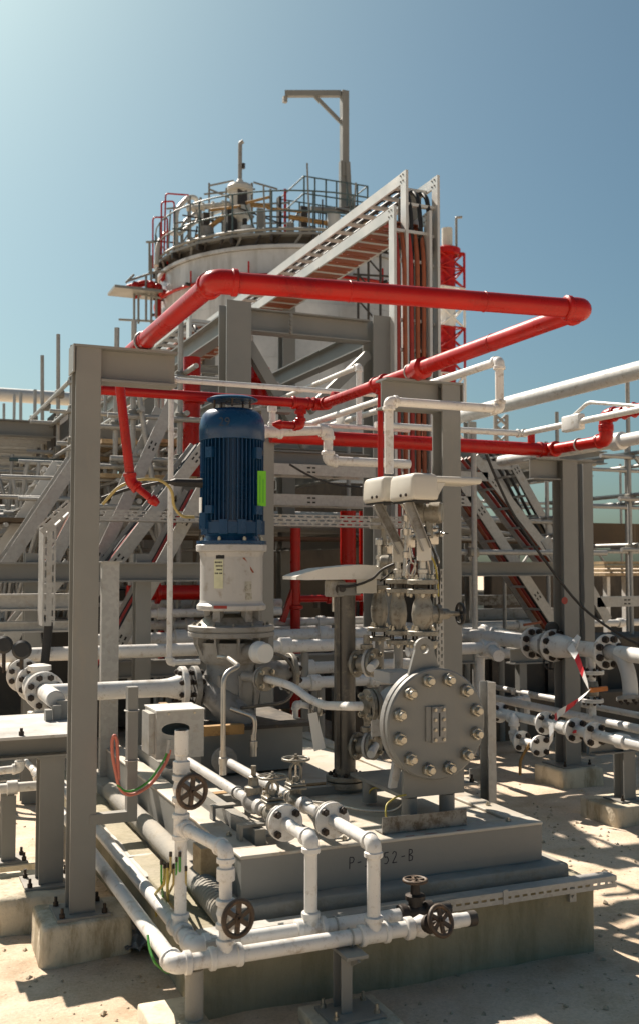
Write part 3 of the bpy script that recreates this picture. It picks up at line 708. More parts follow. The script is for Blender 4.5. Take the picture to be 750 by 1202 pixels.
for p, d0, d1 in ((C_, B - C_, D - C_), (D, A - D, C_ - D)): red_elbow(p, d0, d1, rr_ * .85).build('elbow', RP, t)
MB().lathe((xb, ym, RZ), (0, 1, 0), [(rr_, 0), (rr_ * 1.55, .012), (rr_ * 1.55, .075), (rr_ * 1.2, .085), (rr_ * 1.2, .14), (rr_ * .9, .15)], 8).build('union', RP, t)
m = MB(); m.torus((xa, YL, RZ), (0, 1, 0), rr_ + .006, .0055, 20, 6); m.build('u_bolt', 'galvanised', t)
m = MB(); m.torus((xb, YR, RZ), (0, 1, 0), rr_ * .84 + .01, .0055, 20, 6); m.build('u_bolt', 'galvanised', t)
# tee near the far corner with a spray head
xt = aY(353, 467, yb).x
tee_mb((xt, yb, RZ), (1, 0, 0), (0, 0, -1), rr_ * .75, rr_ * .7).build('tee', RP, t)
xq = aY(332, 508, yb).x; zq = aY(355, 500, yb).z
pipe_run(t, [(xt, yb, RZ), (xt, yb, zq), (xq, yb, zq)], rr_ * .62, RP)
MB().lathe((xq, yb, zq), (-1, 0, 0), [(rr_ * .62, 0), (rr_ * .8, .02), (rr_ * .5, .05), (rr_ * .25, .07)], 12).build('spray_head', RP, t)
coupling_mb(aY(393, 467, yb), (1, 0, 0), rr_ * .75, .05).build('coupling', RP, t)
# drop at the left far corner
pts = [aX(138, 452, xa), aY(154, 566, 5.5), aY(181, 588, 5.45)]
pts[0].z = RZ
tee_mb(pts[0], (0, 1, 0), (pts[1] - pts[0]).normalized(), rr_ * .9, rr_ * .62).build('tee', RP, t)
MB().cyl(pts[0], pts[1], rr_ * .62, 14).build('pipe', RP, t); MB().cyl(pts[1], pts[2], rr_ * .5, 12).build('pipe', RP, t)
elbow_mb(pts[1], pts[0] - pts[1], pts[2] - pts[1], rr_ * .62).build('elbow', RP, t)
MB().lathe(pts[2], pts[2] - pts[1], [(rr_ * .42, -.03), (rr_ * .7, -.02), (rr_ * .7, .0), (rr_ * .4, .03)], 10).build('spray_head', RP, t)
# drop at the right
yd = aX(446, 452, xb).y; 
tee_mb((xb, yd, RZ), (0, 1, 0), (0, 0, -1), rr_ * .84, rr_ * .5).build('tee', RP, t)
MB().cyl((xb, yd, RZ - .05), (xb, yd, aX(446, 600, xb).z), rr_ * .42, 14).build('pipe', RP, t)
# ================================================================ pump and motor
PYc = 6.05
PXc = aY(272, 700, PYc).x
def zz(y): return aY(272, y, PYc).z
PB = V((PXc, PYc, 0))
Zup = V((0, 0, 1))
pm = thing('vertical_pump', 'tall vertical pump with a blue finned motor on a pale lantern housing', 'pump', (PXc, PYc, .547))
kpx = (aY(310, 600, PYc).x - aY(235, 600, PYc).x) / 75.0
# concrete-grey pedestal
m = MB(); m.box(PXc - .27, PXc + .36, PYc - .28, PYc + .35, .548, .80); m.build('pedestal', 'grey_paint', pm)
m = MB(); m.box(PXc - .33, PXc + .40, PYc - .34, PYc + .40, .801, .822); m.build('sole_plate', 'dark_steel', pm)
m = MB(); m.box(PXc - .31, PXc - .05, PYc - .40, PYc - .345, .79, .845); m.build('packing_plate', 'rust_plate', pm)
m = MB(); m.bar((PXc - .34, PYc - .1, .85), (PXc - .30, PYc + .5, .85), .05, .05); m.build('packing_plate', 'rust_plate', pm)
# casing
m = MB(); m.lathe((PXc, PYc, .822), Zup, [(.15, 0), (.155, .01), (.15, .05), (.17, .10), (.18, .18), (.17, .26), (.15, .30), (.155, .38)], 28, True)
m.build('casing', 'pump_grey', pm)
for a_ in (.3, 1.2, 2.3, 3.4, 4.0, 4.7, 5.3):
    d = V((math.cos(a_), math.sin(a_), 0)); 
    MB().bar(PB + d * .15 + Zup * .83, PB + d * .15 + Zup * 1.10, .018, .07, d).build('casing_rib', 'pump_grey', pm)
zf = zz(747)
m = MB(); m.lathe((PXc, PYc, 1.16), Zup, [(.165, 0), (.195, .03), (.20, .10), (.205, zf - 1.19)], 28, True); m.build('bearing_bowl', 'pump_grey', pm)
for i in range(10):
    a_ = 2 * PI * i / 10 + .2; d = V((math.cos(a_), math.sin(a_), 0)); MB().prism([(.18, 1.17), (.232, zf - .04), (.232, zf), (.18, zf)], PB - d.cross(Zup) * .006, d, Zup, d.cross(Zup) * .012).build('bowl_rib', 'pump_grey', pm)
m = MB(); m.lathe((PXc, PYc, zf), Zup, [(.25, 0), (.265, .006), (.265, .03), (.255, .034), (.255, .04), (.265, .042), (.265, .066), (.25, .072)], 36); bf = m.build('bowl_flange', 'pump_grey', pm)
bolts(bf, (PXc, PYc, zf + .072), Zup, .225, 12, .011, .012, 'cast_steel')
m = MB(); m.lathe((PXc, PYc, zf + .072), Zup, [(.215, 0), (.16, .05), (.10, .065)], 28); m.build('seal_cover', 'cast_steel', pm)
zl0, zl1 = zz(716), zz(648)
for a_ in (.7, 2.2, 3.9, 5.0, 5.6):
    d = V((math.cos(a_), math.sin(a_), 0)); s_ = d.cross(Zup)
    MB().bar(PB + d * .165 + Zup * (zf + .06), PB + d * .165 + Zup * zl0, .05, .045, d).build('lantern_foot', 'pump_grey', pm)
m = MB(); m.lathe((PXc, PYc, zl0), Zup, [(.205, 0), (.212, .008), (.212, .03), (.196, .045), (.192, .06), (.192, zl1 - zl0 - .03), (.20, zl1 - zl0)], 40); ln = m.build('lantern', 'light_grey', pm)
toCam = V((-PXc, -PYc, 0)).normalized(); angC = math.atan2(toCam.y, toCam.x)
def on_cyl(a_, z, r): return PB + V((math.cos(angC + a_) * r, math.sin(angC + a_) * r, z))
def curved(name, mat, a0, a1, z0, z1, r, parent, t=.002, n=6, label=None):
    m = MB(); vs = []
    for i in range(n + 1):
        a_ = a0 + (a1 - a0) * i / n; vs += [on_cyl(a_, z0, r), on_cyl(a_, z1, r), on_cyl(a_, z0, r + t), on_cyl(a_, z1, r + t)]
    fs = []
    for i in range(n):
        k = 4 * i; fs += [(k + 2, k + 6, k + 7, k + 3), (k, k + 1, k + 5, k + 4), (k + 1, k + 3, k + 7, k + 5), (k, k + 4, k + 6, k + 2)]
    fs += [(0, 2, 3, 1), (4 * n, 4 * n + 1, 4 * n + 3, 4 * n + 2)]
    m.add(vs, fs, False); return m.build(name, mat, parent, label=label)
# windows of the lantern, tags and plates
curved('opening', 'gasket', -.50, -.22, zz(656), zz(650), .1922, ln)
curved('opening', 'gasket', -.40, -.14, zz(711), zz(707), .1922, ln)
curved('panel', 'light_grey', .05, .62, zz(704), zz(655), .1905, ln, .004)
tg = curved('paper_tag', 'paper', -.56, -.26, zz(690), zz(657), .194, ln, .0015, label='yellow paper tag with handwriting')
for k in range(4):
    a_ = -.53; z_ = zz(661 + k * 4.2)
    rr2 = random.Random(k)
    while a_ < -.31:
        w_ = rr2.uniform(.015, .05); 
        if rr2.random() < .8: curved('writing', 'ink', a_, min(a_ + w_, -.28), z_, z_ + .009, .1956, tg, .0006, 2)
        a_ += w_ + .012
curved('nameplate', 'nameplate', .42, .66, zz(694), zz(682), .1948, ln, .0012); curved('nameplate', 'nameplate', .44, .68, zz(703), zz(695), .1948, ln, .0012)
m = MB()
for k in range(2):
    m.bar(on_cyl(.36 + k * .03, zz(655), .1955), on_cyl(.72 + k * .03, zz(672), .1955), .007, .001, toCam)
m.build('marking', 'cable_rust', ln)
curved('paint_smear', 'cable_red', -.52, -.12, zz(713), zz(709.5), .206, ln, .0065)
# motor
mz0 = zl1
m = MB(); m.rbox(PXc - .222, PXc + .222, PYc - .222, PYc + .222, mz0 + .001, mz0 + .045, .03, 3)
m = MB(); m.lathe((PXc, PYc, mz0 + .001), Zup, [(.212, 0), (.218, .006), (.218, .04), (.21, .046)], 40); mf = m.build('motor_seat', 'light_grey', pm)
mt = MB(); zb_ = mz0 + .047
z_f0, z_f1 = zz(612), zz(518)
mt.lathe((PXc, PYc, zb_), Zup, [(.212, 0), (.215, .004), (.215, .02), (.175, .024), (.165, .05), (.185, .08), (.188, z_f0 - zb_ - .0)], 40)
mt.lathe((PXc, PYc, z_f0), Zup, [(.165, 0), (.165, z_f1 - z_f0)], 40)
mot = mt.build('motor', 'blue_paint', pm)
nf = 44
for i in range(nf):
    a_ = 2 * PI * i / nf
    d = V((math.cos(a_), math.sin(a_), 0))
    inst('cooling_fin', 'fin', lambda: MB().box(.16, .196, -.0025, .0025, 0, z_f1 - z_f0 - .002), 'blue_paint', mot, PB + Zup * (z_f0 + .001)).rotation_euler = (0, 0, a_)
zc = zz(516); zt_ = zz(480)
m = MB(); h_ = zt_ - zc
m.lathe((PXc, PYc, zc - .012), Zup, [(.199, 0), (.203, .004), (.203, h_ * .45), (.197, h_ * .65), (.182, h_ * .85), (.155, h_ * .98), (.12, h_ * 1.03), (0.0, h_ * 1.05)], 44, True); cw = m.build('fan_cowl', 'blue_paint', pm)
for i in range(5):
    a_ = angC + 2 * PI * i / 5; p = PB + V((math.cos(a_) * .115, math.sin(a_) * .115, zt_ + .0)); MB().cyl(p, p + Zup * (zz(470) - zt_), .007, 8).build('hat_post', 'dark_steel', pm)
zh = zz(471); MB().lathe((PXc, PYc, zh), Zup, [(.15, 0), (.158, .003), (.158, .01), (.13, .022), (.07, .03), (0, .033)], 40, False).build('rain_hat', 'blue_paint', pm)
# motor details: lugs, terminal pods, base brackets
def pod(a_, z0, z1, w, r0, r1, name='lug', mat='blue_paint'):
    d = V((math.cos(angC + a_), math.sin(angC + a_), 0)); s_ = V((-d.y, d.x, 0)); m = MB()
    vs = [PB + d * r + s_ * (w / 2 * k) + Zup * z for r in (r0, r1) for k in (-1, 1) for z in (z0, z1)]
    m.add(vs, [(0, 1, 3, 2), (4, 6, 7, 5), (0, 4, 5, 1), (2, 3, 7, 6), (1, 5, 7, 3), (0, 2, 6, 4)]); return m.build(name, mat, mot)
pod(-.72, zz(540), zz(528), .05, .16, .215); pod(.85, zz(541), zz(528), .05, .16, .22); pod(-.72, zz(604), zz(595), .055, .16, .215); pod(-1.0, zz(622), zz(603), .07, .16, .212); pod(.9, zz(605), zz(595), .06, .16, .215)
for a_ in (-.9, -.25, .3, .95, 1.8, 2.6, 3.4, 4.2): pod(a_, zb_ + .06, z_f0 + .005, .05, .15, .205, 'base_lug')
for a_ in (-.55, .02, .6): pod(a_, zb_ + .065, z_f0 - .01, .10, .15, .195, 'base_panel')
bolts(mot, (PXc, PYc, zb_ + .022), Zup, .195, 8, .012, .016, 'bolt_zinc', phase=angC + .4)
MB().lathe(PB + V((math.cos(angC + .95) * .19, math.sin(angC + .95) * .19, zz(533))), V((math.cos(angC + .95), math.sin(angC + .95), 0)), [(.03, 0), (.03, .02), (.022, .025)], 16).build('gland', 'dark_steel', mot)
q0, q1 = aY(302.5, 594, PYc - .17), aY(312.5, 553, PYc - .17); gt = MB().box(q0.x, q1.x, PYc - .172, PYc - .168, q0.z, q1.z).build('green_tag', 'tag_green', mot, label='bright green tag with faint writing')
for k in range(2): MB().box(q0.x + .014 + k * .02, q0.x + .018 + k * .02, PYc - .1728, PYc - .1722, q0.z + .02, q1.z - .03 - .02 * k).build('tag_line', 'cable_green', gt)
curved('white_plate', 'plastic_white', -1.35, -1.12, zz(607), zz(585), .2, mot, .004)
# the number 29 on the cowl
fc = bpy.data.curves.new('number', 'FONT'); fc.body = '29'; fc.size = .075
fo = bpy.data.objects.new('number', fc); COL.objects.link(fo)
bpy.context.view_layer.update()
me = bpy.data.meshes.new_from_object(fo.evaluated_get(bpy.context.evaluated_depsgraph_get()))
bpy.data.objects.remove(fo)
bm = bmesh.new(); bm.from_mesh(me); bmesh.ops.triangulate(bm, faces=bm.faces[:])
x_, y_ = .0, zz(505)
m = MB(); m.add([on_cyl(-.42 + v.co.x / .204, y_ + v.co.y, .2042) for v in bm.verts], [[v.index for v in f.verts] for f in bm.faces]); bm.free()
m.build('painted_number', 'ink_blue', pm)
# power cable into the motor and earth wire
t = thing('power_cable', 'black power cable entering the side of the blue motor', 'cable', aY(200, 570, PYc))
MB().tube([aY(120, 585, PYc + .1), aY(150, 574, PYc + .1), aY(190, 566, PYc), aY(215, 566, PYc), aY(236, 565, PYc + .02)], .011, 10, bend=.05).build('sheath', 'cable_black', t)
MB().lathe(aY(200, 566, PYc), (1, 0, 0), [(.012, 0), (.024, .03), (.026, .16), (.03, .2)], 12).build('shrink_sleeve', 'cable_black', t)
MB().tube([aY(121, 592, PYc - .1), aY(140, 570, PYc - .15), aY(165, 562, PYc - .15), aY(190, 563, PYc - .15), aY(203, 575, PYc - .15), aY(204, 595, PYc - .12), aY(214, 607, PYc - .1), aY(228, 607, PYc - .05)], .009, 8, bend=.06).build('earth_wire', 'cable_yellow_plain', t)
# suction side: flange and sweeping nozzle
RX = aY(226, 806, PYc)
zs = RX.z
fl = flange(pm, (RX.x, PYc, zs), (-1, 0, 0), .125, .035, 8, 'pump_grey', 'bolt_rust', .016, both=.035)
MB().tube([(RX.x + .03, PYc, zs), (RX.x + .10, PYc - .02, zs - .02), (RX.x + .17, PYc - .16, zs - .11), (RX.x + .27, PYc - .17, zs - .22)], .07, 20, bend=.08, taper=.10).build('suction_nozzle', 'pump_grey', pm)
# discharge side
dx_ = aY(342, 790, PYc - .05); 
fl = flange(pm, (dx_.x + .01, PYc - .05, dx_.z), (1, 0, 0), .125, .03, 8, 'cast_steel', 'bolt_rust', .018, both=.03)
MB().cyl((PXc + .12, PYc - .05, dx_.z), (dx_.x - .02, PYc - .05, dx_.z), .08, 20).build('discharge_nozzle', 'pump_grey', pm)
# front nozzle with flange and plastic cap
pc = aY(306, 766, PYc - .34); dcap = V((.18, -1, .0)).normalized()
MB().lathe(pc + dcap * .06, -dcap, [(.053, 0), (.058, .006), (.060, .05), (.063, .06), (.066, .062), (.066, .085), (.06, .09)], 24).build('nozzle_cap', 'plastic_white', pm, label='white plastic nozzle cap')
MB().cyl(pc - dcap * .02, pc - dcap * .18, .045, 18).build('nozzle', 'pump_grey', pm)
# seal tubing
tb = thing('seal_tube', 'bent stainless tube rising from the skid pipe to the pump seal', 'tube', aX(280, 885, X3 + .0))
Yt = aX(280, 885, X3).y
MB().tube([aY(257, 771, PYc - .22), aY(268, 772, PYc - .3), aY(281, 782, Yt + .35), V((X3 + .02, Yt + .3, aY(281, 790, Yt + .3).z)), V((X3 + .02, Yt + .3, zL3 + .14))], .013, 12, bend=.06).build('tube', 'stainless', tb)
MB().lathe((X3 + .02, Yt + .3, zL3 + .03), Zup, [(.018, 0), (.018, .05), (.022, .052), (.022, .085), (.017, .09), (.017, .12)], 6).build('fitting', 'stainless', tb)
tb = thing('seal_tube', 'short bent stainless tube beside the taller one on the pump', 'tube', aX(297, 890, X3 + .1))
q0 = aY(272, 832, PYc - .28); q1 = aY(298, 841, PYc - .42); 
MB().tube([q0, q1, V((q1.x + .01, q1.y, q1.z - .04)), V((q1.x + .0, q1.y, zL3 + .10))], .014, 12, bend=.03).build('tube', 'stainless', tb)
MB().lathe((q1.x, q1.y, zL3 + .0), Zup, [(.02, 0), (.02, .05), (.024, .052), (.024, .085), (.017, .09), (.017, .12)], 6).build('fitting', 'stainless', tb)
tb = thing('flush_tube', 'dark looped flush tube round the front of the pump casing', 'tube', aY(320, 830, PYc - .3))
MB().tube([aY(306, 766, PYc - .25), aY(332, 768, PYc - .3), aY(346, 785, PYc - .3), aY(346, 810, PYc - .3), aY(335, 825, PYc - .3), aY(300, 829, PYc - .3), aY(283, 831, PYc - .3)], .010, 8, bend=.07).build('tube', 'standpipe_steel', tb)
# small flange with the white pipe that runs to the vessel
Yk = PYc - .42
fp = thing('seal_line', 'white bent pipe running from a small bolted flange on the pump to the vessel', 'pipe', aY(313, 797, Yk))
c0 = aY(313, 797, Yk); fdir = V((.35, -.94, 0)).normalized()
flange(fp, c0, fdir, .072, .018, 4, 'cast_steel', 'bolt_zinc', .015); flange(fp, c0 - fdir * .024, fdir, .072, .018, 4, 'pump_grey', 'bolt_zinc', .008)
YV = 4.62
MB().tube([c0, aY(325, 800, 5.5), aY(345, 806, 5.35), aY(362, 820, 5.2), aY(380, 828, 5.08), aY(412, 829, YV), aY(424, 829, YV)], .0225, 14, bend=.09).build('pipe', 'white_paint', fp)
MB().cyl(c0 - fdir * .04, c0 - fdir * .2, .03, 14).build('stub', 'pump_grey', fp)

# ================================================================ bolted vessel
vc = aY(513, 850, 4.30); VX, VZ = vc.x, vc.z
vs_ = thing('pressure_vessel', 'grey horizontal vessel with a big twelve bolt blind flange facing out', 'vessel', (VX, 4.6, .55))
Rf = .263
m = MB(); m.lathe((VX, 4.30, VZ), (0, 1, 0), [(Rf - .008, 0), (Rf, .008), (Rf, .034), (Rf - .004, .038)], 56); bfz = m.build('blind_flange', 'grey_paint', vs_)
m = MB(); m.lathe((VX, 4.338, VZ), (0, 1, 0), [(Rf - .02, 0), (Rf - .02, .008)], 48); m.build('gasket', 'gasket', vs_)
m = MB(); m.lathe((VX, 4.346, VZ), (0, 1, 0), [(Rf - .004, 0), (Rf, .004), (Rf, .04), (Rf - .006, .045)], 56); m.build('body_flange', 'pump_grey', vs_)
m = MB(); m.lathe((VX, 4.391, VZ), (0, 1, 0), [(.185, 0), (.165, .03), (.165, .24), (.157, .29), (.12, .34), (.06, .365), (0, .37)], 44, False); m.build('shell', 'light_grey', vs_)
for i in range(12):
    a_ = PI / 12 + 2 * PI * i / 12; c = V((VX + math.cos(a_) * .214, 4.30, VZ + math.sin(a_) * .214))
    inst('nut', 'vnut', lambda: MB().lathe((0, 0, 0), (0, 0, 1), [(.032, 0), (.032, .024), (.027, .030)], 6), 'bolt_zinc', bfz, c, (0, -1, 0))
    inst('stud', 'vstud', lambda: MB().lathe((0, 0, 0), (0, 0, 1), [(.019, .02), (.019, .05), (.015, .055)], 12), 'bolt_zinc', bfz, c, (0, -1, 0))
    inst('nut', 'vnut', None, 'bolt_zinc', bfz, c + V((0, .093, 0)), (0, 1, 0))
g = MB(); g.rbox(VX - .038, VX + .038, 4.281, 4.2995, VZ - .085, VZ + .085, .003, 1); gp = g.build('gauge_block', 'pump_grey', vs_)
MB().box(VX - .004, VX + .004, 4.2795, 4.2808, VZ - .055, VZ + .055).build('sight_slot', 'gasket', gp)
g = MB(); g.box(VX - .066, VX - .04, 4.29, 4.2995, VZ - .075, VZ + .085); g.build('gauge_side', 'grey_paint', vs_)
for k in range(4):
    for sx in (-1, 1): inst('screw', 'gscr', lambda: bolt_mb(.0085, .008, .3), 'bolt_zinc', gp, (VX + sx * .023, 4.281, VZ - .07 + k * .0467), (0, -1, 0))
# lifting eye
m = MB(); P = [(-.085, -.03), (-.05, .085)] + [(.0 + .052 * math.cos(t_), .09 + .052 * math.sin(t_)) for t_ in [PI - .3 - i * (PI - .6) / 8 for i in range(9)]] + [(.05, .085), (.085, -.03)]
hole = [(.024 * math.cos(2 * PI * i / 16), .09 + .024 * math.sin(2 * PI * i / 16)) for i in range(16)]
def plate_hole(outer, hole, o, u, v, w):
    o, u, v, w = V(o), V(u), V(v), V(w); m = MB(); bm = bmesh.new()
    ov = [bm.verts.new(o + u * a + v * b) for a, b in outer]; hv = [bm.verts.new(o + u * a + v * b) for a, b in hole]
    es = [bm.edges.new((ov[i], ov[(i + 1) % len(ov)])) for i in range(len(ov))] + [bm.edges.new((hv[i], hv[(i + 1) % len(hv)])) for i in range(len(hv))]
    bmesh.ops.triangle_fill(bm, edges=es, use_beauty=True)
    r = bmesh.ops.extrude_face_region(bm, geom=bm.faces[:]); 
    for e in r['geom']:
        if isinstance(e, bmesh.types.BMVert): e.co += w
    bmesh.ops.recalc_face_normals(bm, faces=bm.faces[:]); bm.verts.index_update()
    m.add([v_.co.copy() for v_ in bm.verts], [[v_.index for v_ in f.verts] for f in bm.faces]); bm.free(); return m
plate_hole(P, hole, (VX - .04, 4.35, VZ + Rf), (1, 0, 0), (0, 0, 1), (0, .018, 0)).build('lifting_eye', 'grey_paint', vs_)
# saddle and feet
m = MB(); x0 = VX - .155; m.prism([(x0, .66), (x0 + .33, .66), (x0 + .33, .80), (x0 + .25, .77), (x0 + .12, .765), (x0 + .0, .79)], (0, 4.352, 0), (1, 0, 0), (0, 0, 1), (0, .02, 0))
m.build('saddle', 'grey_paint', vs_)
m = MB(); m.box(x0, x0 + .33, 4.373, 4.95, .655, .672); m.build('saddle_plate', 'grey_paint', vs_)
m = MB(); m.prism([(VX - .20, .70), (VX - .165, .70), (VX - .10, .93), (VX - .155, .93)], (0, 4.40, 0), (1, 0, 0), (0, 0, 1), (0, .03, 0)); m.build('side_strap', 'light_grey', vs_)
for fx, fy in ((x0 + .05, 4.39), (x0 + .255, 4.39), (x0 + .04, 4.80), (x0 + .26, 4.80)): MB().cyl((fx, fy, .548), (fx, fy, .655), .038, 20).build('foot', 'grey_paint', vs_)
# left nozzle with flange pair facing the seal line
nz_ = aY(430, 829, YV)
MB().cyl((nz_.x + .05, YV, nz_.z), (VX - .12, YV, nz_.z), .04, 18).build('nozzle', 'pump_grey', vs_)
flange(vs_, (nz_.x, YV, nz_.z), (-1, 0, 0), .085, .022, 4, 'cast_steel', 'bolt_zinc', .016); flange(vs_, (nz_.x + .03, YV, nz_.z), (-1, 0, 0), .085, .022, 4, 'cast_steel', 'bolt_zinc', .01)
MB().box(nz_.x + .0, VX - .15, YV - .06, YV - .045, nz_.z - .14, nz_.z + .0).build('nozzle_gusset', 'light_grey', vs_)
m = MB(); m.box(VX - .09, VX + .07, 4.62, 4.80, VZ + .16, VZ + .215); m.build('top_pad', 'light_grey', vs_)
# earth wire from the saddle
t = thing('earth_wire', 'yellow and green earth wire bonding the vessel saddle to the deck', 'wire', aZ(455, 963, .56))
MB().tube([aY(476, 933, 4.34), aY(465, 935, 4.33), aY(453, 944, 4.30), aY(452, 957, 4.27), aZ(456, 963, .56)], .0045, 8, bend=.02).build('wire', 'cable_yellow', t)
MB().lathe(aZ(457, 963, .55), (0, 0, 1), [(.012, 0), (.012, .012), (.008, .018)], 6).build('lug', 'bolt_zinc', t)
t = thing('earth_wire', 'yellow earth wire looping beside the rear foot of the vessel', 'wire', aZ(440, 945, .56))
MB().tube([aZ(434, 938, .56), aY(433, 928, 4.75), aY(440, 924, 4.7), aY(449, 926, 4.7)], .004, 8, bend=.03).build('wire', 'cable_yellow', t)
# loose angle iron in front
a0 = aZ(443, 977, .549); a1 = aZ(543, 968, .549)
m = MB(); m.angle((a0.x, 4.19, .549), (a1.x + .01, 4.19, .549), .075, .006, (0, 1, 0), (0, 0, 1))
m.build('angle_iron', 'angle_stained', label='loose stained steel angle lying on the skid edge before the vessel', cat='steel angle')

# ================================================================ standpipe with junction hood
sp0 = aZ(405, 922, .56); SX, SY = sp0.x, sp0.y
st = thing('level_standpipe', 'dark upright standpipe with side flanges and a bolted foot between pump and vessel', 'standpipe', (SX, SY, .55))
zst = aY(403, 690, SY).z
MB().cyl((SX, SY, .60), (SX, SY, zst), .056, 24).build('pipe', 'standpipe_steel', st)
flange(st, (SX, SY, .618), (0, 0, 1), .105, .026, 8, 'cast_steel', 'bolt_rust', .013); flange(st, (SX, SY, .588), (0, 0, -1), .105, .0, 8, 'cast_steel', 'bolt_rust', .013) if False else None
MB().lathe((SX, SY, .556), Zup, [(.105, 0), (.105, .03)], 28).build('blind_flange', 'cast_steel', st)
MB().bar((SX - .062, SY - .03, .66), (SX - .062, SY - .03, zst + .02), .022, .03, (0, 1, 0)).build('conduit', 'standpipe_steel', st)
MB().box(SX - .07, SX + .06, SY - .07, SY - .058, zst - .04, zst + .03).build('bracket', 'grey_paint', st)
for py_ in (779, 876):
    zc_ = aY(420, py_, SY).z
    dr = V((.55, -.83, 0)).normalized(); cc = aY(420, py_, SY - .10)
    flange(st, cc, dr, .074, .016, 4, 'cast_steel', 'bolt_zinc', .012, phase=PI / 4); c2 = aY(440, py_ - 1, SY - .17)
    flange(st, c2, dr, .078, .018, 4, 'cast_steel', 'bolt_zinc', .0145, phase=PI / 4); flange(st, c2 - dr * .025, dr, .078, .018, 4, 'light_grey', 'bolt_zinc', .008)
    MB().cyl((SX, SY, zc_), cc, .03, 14).build('side_arm', 'cast_steel', st); MB().cyl(cc, c2, .045, 14).build('valve_body', 'cast_steel', st)
    MB().lathe(cc + (c2 - cc) * .5, Zup, [(.022, 0), (.022, .075), (.034, .077), (.034, .10), (.018, .105), (.018, .15)], 10).build('valve_stem', 'cast_steel', st)
    MB().cyl(c2, (VX - .06, 4.9, zc_), .022, 14).build('link_pipe', 'white_paint', st)
# transmitter with sun hood on top of standpipe
ht = thing('transmitter_hood', 'peeling pale sun hood over a small transmitter on the standpipe', 'sun hood', aY(403, 690, SY))
h0 = aY(340, 672, SY); h1 = aY(437, 664, SY); zh0 = aY(390, 677, SY).z
hx0, hx1 = h0.x, h1.x
m = MB(); m.prism([(hx0, zh0 - .014), (hx0 + .06, zh0 - .016), (hx1, zh0 - .012), (hx1 + .004, zh0 + .04), (hx1 - .03, zh0 + .062), (hx1 - .12, zh0 + .066), (hx0 + .15, zh0 + .046), (hx0 + .05, zh0 + .022), (hx0, zh0 + .004)], (0, SY - .10, 0), (1, 0, 0), (0, 0, 1), (0, .2, 0)); m.build('hood', 'hood_worn', ht)
m = MB(); m.box(hx1 - .14, hx1 - .02, SY - .09, SY - .085, zh0 - .09, zh0 - .001); m.box(hx1 - .025, hx1 - .02, SY - .085, SY + .09, zh0 - .09, zh0 - .003); m.build('side_skirt', 'cream_shell', ht)
zc_ = zh0 - .06; xm = aY(393, 690, SY).x
MB().rbox(xm - .045, xm + .045, SY - .05, SY + .05, zc_ - .05, zc_ + .042, .012, 2).build('transmitter_box', 'pump_grey', ht)
MB().lathe((xm + .01, SY - .05, zc_ - .005), (0, -1, 0), [(.03, 0), (.03, .012), (.018, .014), (.018, .03)], 16).build('cable_gland', 'dark_steel', ht)
MB().cyl((xm, SY, zc_ - .13), (xm, SY, zc_ - .04), .018, 12).build('stem', 'stainless', ht)
t = thing('instrument_cable', 'thin instrument cable sagging from the hooded transmitter to the valve stacks', 'cable', aY(420, 690, SY))
MB().tube([aY(397, 688, SY - .08), aY(410, 689, SY - .08), aY(425, 685, SY - .1), aY(438, 679, 4.95), aY(448, 668, 4.9), aY(462, 662, 4.85)], .007, 8, bend=.03).build('sheath', 'cable_black', t)
# tag plate and small white pipe frame behind the standpipe
tgp = thing('tag_plate', 'blank white tag plate hanging beside the standpipe', 'tag', aY(371, 880, 5.1))
m = MB(); q = [aY(*p, 5.1) for p in ((362, 838), (372, 836), (382, 878), (369, 882))]; m.add(q + [p + V((0, .004, 0)) for p in q], [(3, 2, 1, 0), (4, 5, 6, 7), (0, 1, 5, 4), (1, 2, 6, 5), (2, 3, 7, 6), (3, 0, 4, 7)]); m.build('plate', 'plastic_white', tgp)
MB().torus(aY(367, 834, 5.1), (1, 0, 0), .012, .0016, 12, 5).build('wire_loop', 'stainless', tgp)
ft = thing('tubing_frame', 'small white pipe frame standing on the deck behind the tag plate', 'pipe', aY(347, 866, 5.9))
pipe_run(ft, [aY(368, 830, 5.9), aY(347, 826, 5.9), V((aY(347, 866, 5.9).x, 5.9, .549))], .018, 'white_paint')
flange(ft, aY(366, 830, 5.9), (1, -.3, 0), .055, .015, 4, 'cast_steel', 'bolt_rust', .011); flange(ft, aY(372, 830, 5.85) + V((.03, 0, 0)), (1, -.3, 0), .055, .015, 4, 'cast_steel', 'bolt_rust', .011)

